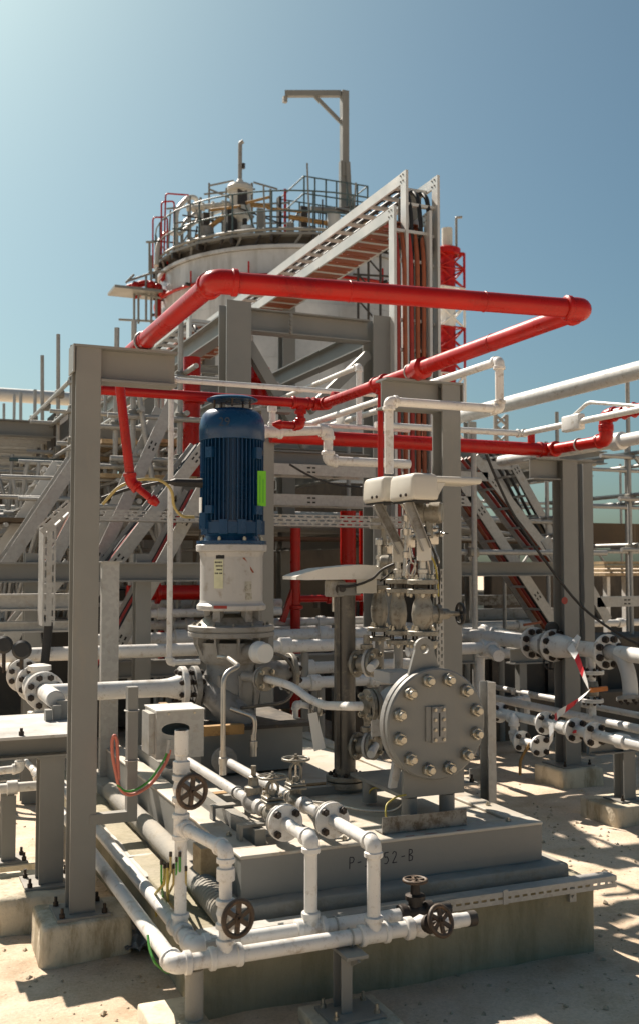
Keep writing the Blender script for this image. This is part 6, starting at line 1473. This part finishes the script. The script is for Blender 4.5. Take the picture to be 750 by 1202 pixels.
# ================================================================ scaffolds
def scaffold(lab, xs, ys, zs, zt, mat='galvanised', braces=True, over=.5, seed=1, boards=None, bmat='wood'):
    t = thing('scaffold', lab, 'scaffold', (xs[0], ys[0], 0)); r = .026; rr = random.Random(seed)
    for x in xs:
        for y in ys:
            MB().cyl((x, y, 0), (x + rr.uniform(-.02, .02), y, zt + rr.uniform(0, over)), r, 10).build('upright', mat, t)
            for z in zs: inst('coupler', 'cpl', lambda: MB().rbox(-.05, .05, -.05, .05, -.045, .045, .015, 1), 'cast_steel', t, (x, y, z + .02))
    for z in zs:
        for y in ys: MB().cyl((xs[0] - rr.uniform(.1, .5), y - .05, z), (xs[-1] + rr.uniform(.1, .5), y - .05, z), r, 10).build('ledger', mat, t)
        for x in xs: MB().cyl((x + .05, ys[0] - rr.uniform(.1, .4), z + .055), (x + .05, ys[-1] + rr.uniform(.1, .4), z + .055), r, 10).build('transom', mat, t)
    if braces:
        for i in range(len(xs) - 1):
            a, b = (xs[i], xs[i + 1]) if i % 2 else (xs[i + 1], xs[i]); MB().cyl((a, ys[0] - .1, zs[0]), (b, ys[0] - .1, zs[-1]), r, 10).build('brace', mat, t)
    if boards is not None:
        n = max(2, int((ys[-1] - ys[0]) / .24)); w = (ys[-1] - ys[0]) / n
        for i in range(n): MB().box(xs[0] - .2, xs[-1] + .3, ys[0] + i * w + .01, ys[0] + (i + 1) * w - .01, boards + .085, boards + .125).build('board', bmat, t)
    return t
def LEFTSCAF():
    t = thing('scaffold', 'long scaffold with timber deck and rails receding at far left', 'scaffold', (1.8, 10.7, 0)); r = .022; rr = random.Random(3)
    Ys = [10.7, 11.6, 12.6, 13.7, 14.9, 16.0, 16.9]; X0, X1 = 1.8, 2.75
    for k, y in enumerate(Ys):
        for X_ in (X0, X1): MB().cyl((X_ + rr.uniform(-.03, .03), y, 0), (X_ + rr.uniform(-.06, .02), y, 4.15 + rr.uniform(-.35, .3)), r, 10).build('upright', 'galvanised', t)
        for z in (3.02, 3.35): MB().cyl((X0 - rr.uniform(.15, .45), y + .05, z), (X1 + rr.uniform(.1, .4), y + .05, z), r, 10).build('transom', 'galvanised', t)
        for z in (3.02, 3.35, 3.65): inst('coupler', 'cpl', lambda: MB().rbox(-.05, .05, -.05, .05, -.045, .045, .015, 1), 'cast_steel', t, (X0, y, z + .02))
        MB().cyl((X0, y - .05, 1.2), (X1, y - .05, 3.0), r, 10).build('brace', 'galvanised', t)
        if k < 6: MB().cyl((X0 - .04, y, 3.0), (X0 - .04, Ys[k + 1], .9), r, 10).build('brace', 'galvanised', t)
    for X_ in (X0, X1):
        for z in (1.5, 2.3, 2.96, 3.35, 3.65): MB().cyl((X_ - .05, 10.4 + rr.uniform(-.1, .3), z), (X_ - .05, 17.1, z), r, 10).build('ledger', 'galvanised', t)
    for i in range(5): MB().box(X0 + .02 + i * .21, X0 + .02 + i * .21 + .2, 10.5 + rr.uniform(-.1, .3), 17.0, 3.05 + .004 * (i % 2), 3.09 + .004 * (i % 2)).build('board', 'wood', t)
    y = 10.9
    while y < 16.4: MB().box(X0 - .015, X0 + .012, y, y + .55, 3.1, 3.1 + rr.choice((.28, .34, .4))).build('toe_panel', 'dark_clutter', t); y += rr.uniform(.9, 1.3)
    for k in range(8): y = 10.6 + k * .8; MB().cyl((X0 - .55, y, 2.8 + .1 * (k % 3)), (X0 + .4, y, 2.8 + .1 * (k % 3)), r, 10).build('putlog', 'galvanised' if k != 1 else 'teal_paint', t)
LEFTSCAF()
scaffold('scaffold tubes behind the red drop pipe left of the motor', [2.15, 2.6, 3.3], [9.5, 10.3], [.9, 2.3, 2.75, 3.15, 3.55], 3.7, seed=5, boards=2.3, bmat='wood_dark')
scaffold('scaffold with open rails against the sky at right', [8.2, 9.3, 10.6], [9.8, 11.2], [1.95, 2.55, 3.05], 3.3, seed=8, over=.7)
scaffold('scaffold frame in the gap between rear column and right column', [5.35, 7.6], [10.6, 11.6], [2.08, 2.3], 3.2, seed=9, over=.2)
scaffold('distant scaffold low behind the right pipeline', [9.5, 11, 12.5, 14], [17, 18.5], [1.2, 2.2, 3.0], 3.6, seed=12, over=.6)
sp_ = aY(557, 740, 8.3); t = thing('scaffold_pole', 'single upright scaffold tube right of the rear column', 'scaffold tube', (sp_.x, 8.3, 0)); MB().cyl((sp_.x, 8.3, 0), (sp_.x, 8.3, aY(557, 505, 8.3).z), .026, 12).build('tube', 'galvanised', t)
q0 = aY(520, 648, 8.35); MB().cyl((q0.x, 8.36, q0.z), (aY(712, 652, 8.35).x, 8.36, q0.z), .026, 12).build('ledger', 'galvanised', t); inst('coupler', 'cpl', None, 'cast_steel', t, (sp_.x, 8.33, q0.z))
# far backdrop: dark walls added to stand for shade, sand bank, sheds
MB().rbox(-14, 10.5, 17.2, 17.6, -.2, 3.3, .03, 2).build('dark_backdrop', 'wall_brown', label='tall dark backdrop wall added for shade behind the racks', cat='wall')
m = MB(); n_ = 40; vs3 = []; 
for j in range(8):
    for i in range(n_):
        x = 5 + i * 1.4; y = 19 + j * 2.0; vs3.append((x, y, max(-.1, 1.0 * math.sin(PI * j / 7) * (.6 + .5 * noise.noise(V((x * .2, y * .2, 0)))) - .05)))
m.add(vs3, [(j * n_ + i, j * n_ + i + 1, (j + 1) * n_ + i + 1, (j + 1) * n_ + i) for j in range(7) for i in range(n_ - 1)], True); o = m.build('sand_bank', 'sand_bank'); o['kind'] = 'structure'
MB().rbox(10.6, 40, 16.6, 16.9, -.2, 1.62, .03, 2).build('dark_backdrop', 'wall_brown', label='lower dark backdrop wall added along the right', cat='wall')  # dark wall added here in place of dim distant clutter
t = thing('pipe_stack', 'low stack of grey steel sections on the sand at right', 'steel sections', (8, 14, 0))
for i in range(5): MB().box(6.0 + .2 * (i % 2), 10.2 - .3 * (i % 3), 13.9 + .05 * i, 14.3, .25 + i * .22, .25 + i * .22 + .16).build('section', ('pump_grey', 'angle_stained', 'galvanised')[i % 3], t)
for x in (6.6, 9.4): MB().box(x, x + .15, 13.9, 14.35, 0, .249).build('sleeper', 'wood_dark', t)
t = thing('dark_filler', 'dark block added for shade low behind the right valve cluster', 'skid', (6, 9.4, 0))
MB().box(4.4, 8.6, 9.3, 10.2, .12, .95).build('body', 'dark_clutter', t)  # near-black block added to stand for the dark trench behind the valves
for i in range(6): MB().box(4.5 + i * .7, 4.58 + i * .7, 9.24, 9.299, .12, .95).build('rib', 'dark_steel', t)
# thin tubes, ladders and stringers packed under the far left scaffold
t = thing('tube_bundle', 'tangle of thin scaffold tubes leaning under the far left deck', 'scaffold tubes', (1.2, 10, 0)); rr9 = random.Random(31)
for k in range(44):
    px = rr9.uniform(-10, 230); Y_ = rr9.uniform(9.6, 11.6); p = aY(px, rr9.uniform(690, 760), Y_); q = aY(px + rr9.choice((-1, 1)) * rr9.uniform(2, 45), rr9.uniform(520, 640), Y_ + rr9.uniform(-.3, .3)); MB().cyl(p, q, .02, 8).build('tube', rr9.choice(('galvanised', 'galvanised', 'cast_steel')), t)
for k in range(20):
    Y_ = rr9.uniform(9.6, 12); y = rr9.uniform(540, 740); p = aY(rr9.uniform(-10, 60), y, Y_); q = aY(rr9.uniform(120, 235), y, Y_); q.z = p.z; MB().cyl(p, q, .02, 8).build('tube', 'galvanised', t)
# boxes under the racks; the dark ones are added as shade
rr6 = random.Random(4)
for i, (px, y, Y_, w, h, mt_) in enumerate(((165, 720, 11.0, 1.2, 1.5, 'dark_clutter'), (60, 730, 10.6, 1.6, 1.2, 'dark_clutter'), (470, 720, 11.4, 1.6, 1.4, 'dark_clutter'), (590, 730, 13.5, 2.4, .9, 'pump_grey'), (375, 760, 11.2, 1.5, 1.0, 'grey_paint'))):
    p = aY(px, y, Y_); t = thing('backdrop_box', ('dark box added for shade behind the inclined ladders', 'dark low box added for shade at far left', 'dark box added for shade behind the valve stacks', 'grey low container behind the right inclined ladders', 'grey cabinet low behind the standpipe')[i], 'cabinet', (p.x, Y_, 0))
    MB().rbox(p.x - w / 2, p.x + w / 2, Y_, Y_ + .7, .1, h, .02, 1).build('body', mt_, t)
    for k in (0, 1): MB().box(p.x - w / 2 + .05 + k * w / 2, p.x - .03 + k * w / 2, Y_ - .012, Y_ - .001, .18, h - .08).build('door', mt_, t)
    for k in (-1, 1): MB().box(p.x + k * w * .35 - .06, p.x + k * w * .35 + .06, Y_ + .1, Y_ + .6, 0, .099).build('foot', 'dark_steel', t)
# wooden and metal box left behind drop pipe
t = thing('far_pipeline', 'large pale pipeline level across the sky at far left', 'pipeline', (3, 26, 5.6)); MB().cyl((-6, 26, 5.95), (6.5, 26, 5.95), .17, 20).build('pipe', 'aluminium', t); MB().hbeam((5.8, 26, 0), (5.8, 26, 5.77), .2, .2).build('trestle', 'grey_paint', t); MB().hbeam((-2, 26, 0), (-2, 26, 5.77), .2, .2).build('trestle', 'grey_paint', t)

# planked landings and stair stringers packed behind the left column
for k, (lab, a, b, Y_) in enumerate((('planked landing level behind the red drop pipe', (112, 560), (232, 560), 9.7), ('planked landing at head height at far left', (-20, 612), (84, 612), 9.9), ('upper planked landing by the rack column', (120, 520), (235, 520), 10.6))):
    p, q = aY(*a, Y_), aY(*b, Y_); t = thing('plank_landing', lab, 'planks', p)
    for i in range(3): MB().box(p.x + .04 * i, q.x - .06 * i, Y_ + i * .23, Y_ + i * .23 + .21, p.z, p.z + .04).build('plank', 'wood' if k != 1 else 'wood_dark', t)
    for x in (p.x + .2, (p.x + q.x) / 2, q.x - .2): MB().cyl((x, Y_ - .1, p.z - .03), (x, Y_ + .8, p.z - .03), .022, 8).build('putlog', 'galvanised', t)
for k, (lab, a, b, Y_) in enumerate((('stair flight with two stringers climbing left of the motor', (150, 640), (232, 500), 10.4), ('stair flight with two stringers at far left behind the upright tray', (0, 650), (70, 545), 10.3))):
    p, q = aY(*a, Y_), aY(*b, Y_); t = thing('stair_flight', lab, 'stairs', p)
    for s_ in (0, .6): MB().bar(p + V((0, s_, 0)), q + V((0, s_, 0)), .02, .14, (0, 1, 0) if False else V((-(q - p).z, 0, (q - p).x))).build('stringer', 'aluminium', t)
    for i in range(7): c = p + (q - p) * ((i + .5) / 7); MB().box(c.x - .1, c.x + .1, Y_ + .012, Y_ + .588, c.z - .01, c.z + .01).build('tread', 'galvanised', t)
# ================================================================ storage tank
def far(px, py, D): d = ray(px, py); return EYE + d * (D / FPX)
TD = 32.0
tc = far(346, 300, TD); TX, TY = tc.x, tc.y
TR = 4.15
ztop = 10.35
tk = thing('storage_tank', 'big steel storage tank with railed roof platform behind the racks', 'tank', (TX, TY, 0))
for k in range(7):
    z0 = k * 1.4785; MB().lathe((TX, TY, z0), Zup, [(TR + .004 * (k % 2), 0), (TR + .004 * (k % 2), 1.4735)], 72, caps=False).build('shell_course', 'tank_steel', tk)
MB().lathe((TX, TY, ztop), Zup, [(TR + .02, 0), (TR + .1, .0), (TR + .1, .09), (TR - .3, .25), (0, 1.0)], 72, caps=False).build('roof', 'tank_steel', tk)
MB().torus((TX, TY, ztop - .75), Zup, TR + .12, .05, 72, 6).build('fire_ring', RP, tk)
rr7 = random.Random(6)
for k in range(14):
    a_ = 2 * PI * k / 14; d = V((math.cos(a_), math.sin(a_), 0)); MB().bar(V((TX, TY, ztop - .75)) + d * TR, V((TX, TY, ztop - .75)) + d * (TR + .3), .06, .08).build('ring_bracket', 'dark_steel', tk)
    MB().cyl(V((TX, TY, ztop - .7)) + d * (TR + .12), V((TX, TY, ztop - .35)) + d * (TR + .12), .025, 8).build('spray_pipe', RP, tk)
# ring walkway
zw_ = ztop + .35
for k in range(24):
    a0, a1 = 2 * PI * k / 24, 2 * PI * (k + 1) / 24
    P = [V((TX, TY, zw_)) + V((math.cos(a), math.sin(a), 0)) * r for a in (a0, a1) for r in (TR - .55, TR + .15)]
    m = MB(); m.add(P + [p + V((0, 0, .07)) for p in P], [(0, 2, 3, 1), (4, 5, 7, 6), (0, 1, 5, 4), (2, 6, 7, 3), (1, 3, 7, 5), (0, 4, 6, 2)]); m.build('walkway_grating', 'grey_paint', tk)
    d = V((math.cos(a0), math.sin(a0), 0)); MB().cyl(V((TX, TY, zw_ - .4)) + d * (TR - .2), V((TX, TY, zw_)) + d * (TR - .2), .05, 8).build('walkway_leg', 'dark_steel', tk)
    MB().cyl(V((TX, TY, zw_ + .07)) + d * (TR + .12), V((TX, TY, zw_ + 1.2)) + d * (TR + .12), .024, 8).build('rail_post', 'teal_paint', tk)
    MB().bar(V((TX, TY, zw_ - .1)) + d * (TR - .6), V((TX, TY, zw_ - .1)) + d * (TR + .2), .08, .16).build('walkway_bracket', 'dark_steel', tk)
for h in (.65, 1.2): MB().torus((TX, TY, zw_ + h), Zup, TR + .12, .022, 48, 6).build('hand_rail', 'teal_paint', tk)
MB().torus((TX, TY, zw_ + .15), Zup, TR + .12, .05, 48, 4).build('toe_plate', 'grey_paint', tk)
# roof platform (right) with taller railing
pf = thing('roof_platform', 'steel platform with teal railing on the tank roof under the crane', 'platform', far(375, 280, 29.5))
p0 = far(345, 287, 30.0); p1 = far(432, 291, 30.0); zp_ = p0.z
X0_, X1_ = p0.x, p1.x; Yp0, Yp1 = p0.y - .8, p0.y + 1.2
MB().box(X0_, X1_, Yp0, Yp1, zp_, zp_ + .12).build('deck', 'teal_paint', pf)
for x in (X0_ + .1, X0_ + 1.0, X1_ - .15): MB().bar((x, Yp0 + .2, zp_ - .9), (x, Yp0 + .2, zp_), .1, .1).build('leg', 'dark_steel', pf); MB().bar((x, Yp0 + .2, zp_ - .7), (x + .6, Yp0 + .2, zp_ - .02), .07, .07, (0, 1, 0)).build('brace', 'dark_steel', pf)
n = 6
for i in range(n + 1):
    x = X0_ + (X1_ - X0_) * i / n
    for y in (Yp0, Yp1): MB().cyl((x, y, zp_ + .12), (x, y, zp_ + 1.75), .026, 8).build('rail_post', 'teal_paint', pf)
for y in (Yp0, Yp1):
    for h in (.75, 1.25, 1.75): MB().cyl((X0_, y, zp_ + h), (X1_, y, zp_ + h), .022, 8).build('hand_rail', 'teal_paint', pf)
for x in (X0_, X1_):
    for h in (.75, 1.25, 1.75): MB().cyl((x, Yp0, zp_ + h), (x, Yp1, zp_ + h), .022, 8).build('hand_rail', 'teal_paint', pf)
# davit crane
dv = thing('davit_crane', 'tall grey davit crane arm standing on the tank roof', 'crane', far(404, 245, 30.2))
D_ = 30.2
b0 = far(404, 247, D_); b1 = far(405, 104, D_); b1.x, b1.y = b0.x, b0.y; zt2 = b1.z; 
MB().bar(b0 + V((0, 0, 1.0)), V((b0.x, b0.y, zt2)), .21, .21, (0, 1, 0)).build('mast', 'grey_paint', dv)
m = MB(); m.bar(b0, b0 + V((0, 0, 1.45)), .30, .16, (0, 1, 0)); m.bar(b0 + V((.12, -.1, 0)), b0 + V((.05, -.1, 1.4)), .14, .1, (0, 1, 0)); m.build('mast_foot', 'grey_paint', dv)
e0 = far(335, 103, D_); L_ = (V((e0.x, e0.y, 0)) - V((b0.x, b0.y, 0))).length; jd = V((-math.cos(YAW), math.sin(YAW), 0))
tip = V((b0.x, b0.y, zt2 - .07)) + jd * L_
MB().bar(V((b0.x, b0.y, zt2 - .07)) + jd * .106, tip, .15, .17).build('jib', 'grey_paint', dv)
MB().bar(V((b0.x, b0.y, zt2 - .95)) + jd * .08, V((b0.x, b0.y, zt2 - .15)) + jd * .85, .10, .10).build('jib_brace', 'grey_paint', dv)
MB().box(tip.x - .06, tip.x + .06, tip.y - .06, tip.y + .06, tip.z - .26, tip.z - .086).build('hook_block', 'pump_grey', dv)
# vent vessel with mast on the roof
D_ = 29.6
vv = thing('vent_vessel', 'pale upright vent drum with a thin mast on the tank roof', 'drum', far(282, 262, D_))
b0 = far(282, 258, D_); hgt = far(282, 214, D_).z - b0.z
MB().lathe(b0, Zup, [(.12, -.75), (.12, -.1), (.26, 0), (.30, .06), (.30, hgt * .68), (.31, hgt * .72), (.38, hgt * .76), (.38, hgt * .86), (.33, hgt * .93), (.12, hgt), (.07, hgt * 1.1)], 24).build('drum', 'cream_shell', vv)
MB().box(b0.x - .16, b0.x + .12, b0.y - .3, b0.y - .25, b0.z + .35, b0.z + .85).build('panel', 'dark_steel', vv)
tp2 = far(283, 166, D_); MB().tube([b0 + V((0, 0, hgt)), V((b0.x, b0.y, tp2.z)), V((b0.x + .08, b0.y - .05, tp2.z + .05))], .06, 10, bend=.08).build('mast', 'pump_grey', vv)
MB().box(b0.x + .06, b0.x + .14, b0.y - .05, b0.y + .05, far(283, 196, D_).z, far(283, 190, D_).z).build('mast_box', 'dark_steel', vv)
MB().cyl(b0 + V((.25, 0, hgt * .45)), b0 + V((.85, -.2, hgt * .42)), .07, 10).build('side_pipe', 'rust_plate', vv); MB().cyl(b0 + V((-.25, 0, hgt * .4)), b0 + V((-1.5, .3, hgt * .2)), .08, 10).build('side_pipe', 'cream_shell', vv)
for k in range(4): MB().lathe(b0 + V((-.45 - k * .28, .05 + .06 * k, hgt * (.37 - .045 * k))), (-1, .2, -.15), [(.13, 0), (.13, .07)], 12).build('flange', 'cream_shell', vv)
# left roof pipework: white bent pipes and red pipes, scaffold
lp = thing('roof_pipework', 'cluster of pale bent pipes at the left of the tank roof', 'pipework', far(215, 290, 30))
D_ = 30.0
for pts, r in (([(207, 300), (207, 247), (222, 231), (232, 232), (232, 262)], .075), ([(210, 275), (238, 255), (262, 246), (275, 244)], .06), ([(214, 300), (214, 262), (230, 250)], .05), ([(222, 290), (246, 275), (246, 262)], .06), ([(184, 312), (186, 285), (196, 272), (203, 274)], .07)):
    MB().tube([far(a, b, D_ + .3 * k) for k, (a, b) in enumerate(pts)], r, 10, bend=.25).build('pipe', 'cream_shell' if r > .055 else 'pump_grey', lp)
for px, y0, y1 in ((222, 235, 300), (236, 232, 285), (250, 240, 290), (262, 236, 285), (296, 215, 275), (318, 222, 275)): MB().cyl(far(px, y1, D_), far(px, y0, D_), .04, 8).build('post', 'grey_paint', lp)
for (a, b) in (((196, 245), (248, 240)), ((240, 228), (300, 222)), ((246, 215), (246, 290)), ((246, 218), (275, 212)), ((246, 222), (270, 232)), ((298, 214), (326, 222)), ((205, 262), (300, 250)), ((214, 290), (300, 268)), ((298, 262), (340, 262)), ((298, 240), (340, 238))): MB().cyl(far(*a, D_ - .2), far(*b, D_ - .2), .03, 8).build('tube', 'grey_paint', lp)
rp_ = thing('roof_fire_pipe', 'red fire pipes and thin red frames climbing the left side of the tank', 'fire pipe', far(188, 370, 30))
for pts, r in (([(186, 372), (186, 335), (170, 332), (150, 338)], .10), ([(190, 330), (200, 315), (215, 307), (260, 301)], .06), ([(186, 345), (175, 340), (158, 350)], .05), ([(197, 310), (197, 255), (180, 255), (180, 315)], .025), ([(190, 305), (190, 237), (205, 236), (205, 300)], .025), ([(193, 300), (195, 227), (222, 229)], .025), ([(204, 330), (206, 270)], .05), ([(335, 290), (335, 222)], .04), ([(288, 300), (288, 285), (283, 280)], .05)):
    MB().tube([far(a, b, D_ + .2) for a, b in pts], r, 10, bend=.1).build('pipe', RP, rp_)
for px, py in ((186, 338), (178, 335), (160, 336), (192, 345)): MB().sphere(far(px, py, D_), .14, 10, 8).build('fitting', RP, rp_)
sl2 = thing('side_platform', 'small railed platform on the left side of the tank', 'platform', far(165, 375, 30))
for (a, b) in (((146, 342), (190, 350)), ((150, 330), (186, 318)), ((158, 380), (158, 330)), ((163, 380), (163, 335)), ((172, 378), (172, 322)), ((178, 380), (178, 300)), ((184, 374), (184, 318)), ((148, 332), (158, 322)), ((140, 375), (200, 378)), ((175, 320), (205, 318)), ((176, 285), (176, 318)), ((172, 284), (182, 284))): MB().cyl(far(*a, D_), far(*b, D_), .035, 8).build('tube', 'grey_paint', sl2)
p = far(168, 345, D_); MB().box(p.x - .9, p.x + .5, p.y - .4, p.y + .6, p.z, p.z + .08).build('deck', 'grey_paint', sl2)
# scaffold on the right of the tank body
t = thing('tank_scaffold', 'dark access scaffold against the right side of the tank', 'scaffold', far(440, 420, 27.5))
for px in (420, 432, 446, 460): MB().cyl(far(px, 450, 27.5), far(px, 255, 27.5), .035, 8).build('upright', 'dark_steel', t)
for py in (290, 322, 352, 385): MB().cyl(far(414, py, 27.5), far(466, py + 3, 27.5), .03, 8).build('ledger', 'dark_steel', t); MB().cyl(far(420, py, 27.5), far(446, py + 30, 27.5), .025, 8).build('brace', 'dark_steel', t)
# ================================================================ red and white chimney
D_ = 46
ch = thing('vent_stack', 'red and white banded vent stack in a lattice frame behind the trays', 'chimney', far(525, 500, D_))
bands = ((600, 440, 'red_paint'), (440, 412, 'red_paint'), (412, 385, 'red_paint'), (385, 350, 'stack_white'), (350, 338, 'stack_white'), (338, 290, 'red_paint'))
cx = far(525, 400, D_)
for k, (y0, y1, mt_) in enumerate(bands):
    z0, z1 = far(521, y0, D_).z, far(521, y1, D_).z; MB().cyl((cx.x, cx.y, max(0, z0)), (cx.x, cx.y, z1 - .01), .36, 20).build('band', mt_, ch)
MB().cyl((cx.x, cx.y, far(521, 292, D_).z), (cx.x, cx.y, far(521, 266, D_).z), .24, 18).build('flue', 'cream_shell', ch)
MB().lathe((cx.x, cx.y, far(521, 298, D_).z), Zup, [(.6, 0), (.6, .25), (.4, .35)], 20).build('head_ring', 'red_paint', ch)
dirs = [V((-.55, -.3, 0)), V((.62, -.3, 0)), V((.1, .6, 0))]
ys_ = [600, 560, 520, 480, 440, 412, 385, 360, 338, 315, 296]
for y0, y1 in zip(ys_, ys_[1:]):
    mt_ = 'stack_white' if 338 < (y0 + y1) / 2 < 385 or (y0 + y1) / 2 > 440 else 'red_paint'; z0, z1 = max(0, far(521, y0, D_).z), far(521, y1, D_).z
    for i in range(3):
        a, b = cx + dirs[i] * 1.1, cx + dirs[(i + 1) % 3] * 1.1
        MB().cyl((a.x, a.y, z0), (a.x, a.y, z1), .06, 8).build('leg', mt_, ch); MB().cyl((a.x, a.y, z0), (b.x, b.y, z1), .04, 6).build('lattice', mt_, ch); MB().cyl((b.x, b.y, z0), (a.x, a.y, z1), .04, 6).build('lattice', mt_, ch); MB().cyl((a.x, a.y, z1), (b.x, b.y, z1), .04, 6).build('lattice', mt_, ch)
lpz = far(531, 252, D_).z; a = cx + V((.42, -.1, 0)); MB().tube([(a.x, a.y, far(531, 300, D_).z), (a.x, a.y, lpz), (a.x + .25, a.y - .1, lpz + .02)], .06, 8, bend=.05).build('lamp_mast', 'pump_grey', ch)
t = thing('lattice_mast', 'small lattice mast far off under the white overhead line', 'mast', far(588, 560, 60))
for dx in (-7, 6): MB().cyl(far(588 + dx, 600, 60), far(588 + dx, 487, 60), .12, 6).build('leg', 'pump_grey', t)
for k in range(9): y = 487 + k * 12; MB().cyl(far(581, y, 60), far(594, y + 12, 60), .08, 6).build('lattice', 'pump_grey', t); MB().cyl(far(594, y, 60), far(581, y + 12, 60), .08, 6).build('lattice', 'pump_grey', t)

# dark plant on the tank roof behind the railing
rr8 = random.Random(9)
rc = thing('roof_plant', 'dark ducts and beams crowding the tank roof behind the railing', 'roof plant', (TX, TY, ztop + .3))
for k in range(26):
    a_ = -PI * .95 + k * PI * .9 / 26 + rr8.uniform(-.03, .03); r_ = TR - rr8.uniform(.3, 1.4); p = V((TX + math.cos(a_) * r_, TY + math.sin(a_) * r_, ztop + .15)); h_ = rr8.uniform(.7, 1.75)
    if k % 3: MB().bar(p, p + V((0, 0, h_)), rr8.uniform(.08, .3), rr8.uniform(.08, .25), (0, 1, 0)).build('beam', rr8.choice(('dark_steel', 'grey_paint', 'dark_clutter')), rc)
    else: MB().cyl(p, p + V((0, 0, h_)), rr8.uniform(.1, .22), 12).build('duct', rr8.choice(('aluminium', 'dark_steel', 'pump_grey')), rc)
for k in range(16):
    a_ = -PI * .9 + k * PI * .85 / 16; b_ = a_ + rr8.uniform(.15, .4); p = V((TX + math.cos(a_) * (TR - .5), TY + math.sin(a_) * (TR - .5), ztop + rr8.uniform(.8, 1.7))); q = V((TX + math.cos(b_) * (TR - .4), TY + math.sin(b_) * (TR - .4), ztop + rr8.uniform(.8, 1.7)))
    MB().cyl(p, q, rr8.uniform(.03, .09), 8).build('roof_pipe', rr8.choice(('grey_paint', 'dark_steel', 'cream_shell', 'rust_plate')), rc)
for k in range(10):
    a_ = -PI * .95 + k * PI * .9 / 10; p = V((TX + math.cos(a_) * (TR + .1), TY + math.sin(a_) * (TR + .1), zw_)); MB().cyl(p, p + V((rr8.uniform(-.1, .1), 0, rr8.uniform(1.3, 2.0))), .026, 8).build('scaffold_tube', 'grey_paint', rc)

MB().lathe((TX, TY, ztop - .02), Zup, [(TR - .12, 0), (TR - .12, .38)], 64, caps=False).build('walkway_dark_band', 'dark_clutter', tk)  # added dark ring; its colour gives the walkway a shaded underside
for k in range(48):
    a_ = 2 * PI * k / 48; d = V((math.cos(a_), math.sin(a_), 0)); s_ = V((-d.y, d.x, 0))
    MB().bar(V((TX, TY, ztop + .05)) + d * (TR - .05), V((TX, TY, zw_)) + d * (TR + .1) + s_ * .25, .05, .05).build('truss_bar', 'dark_steel' if k % 3 else 'grey_paint', tk)
for k in range(12):
    a_ = -PI * .98 + k * PI / 12 + rr8.uniform(-.08, .08); d = V((math.cos(a_), math.sin(a_), 0)); p = V((TX, TY, zw_ + .1)) + d * (TR - rr8.uniform(.0, .5))
    MB().cyl(p, p + V((rr8.uniform(-.5, .5), rr8.uniform(-.2, .2), rr8.uniform(.7, 1.4))), .024, 8).build('leaning_tube', rr8.choice(('grey_paint', 'dark_steel', 'teal_paint')), rc)
    MB().cyl(p + V((-.6, 0, .5 + .1 * (k % 4))), p + V((.6, rr8.uniform(-.2, .2), .5 + .1 * (k % 3))), .024, 8).build('cross_tube', 'dark_steel', rc)
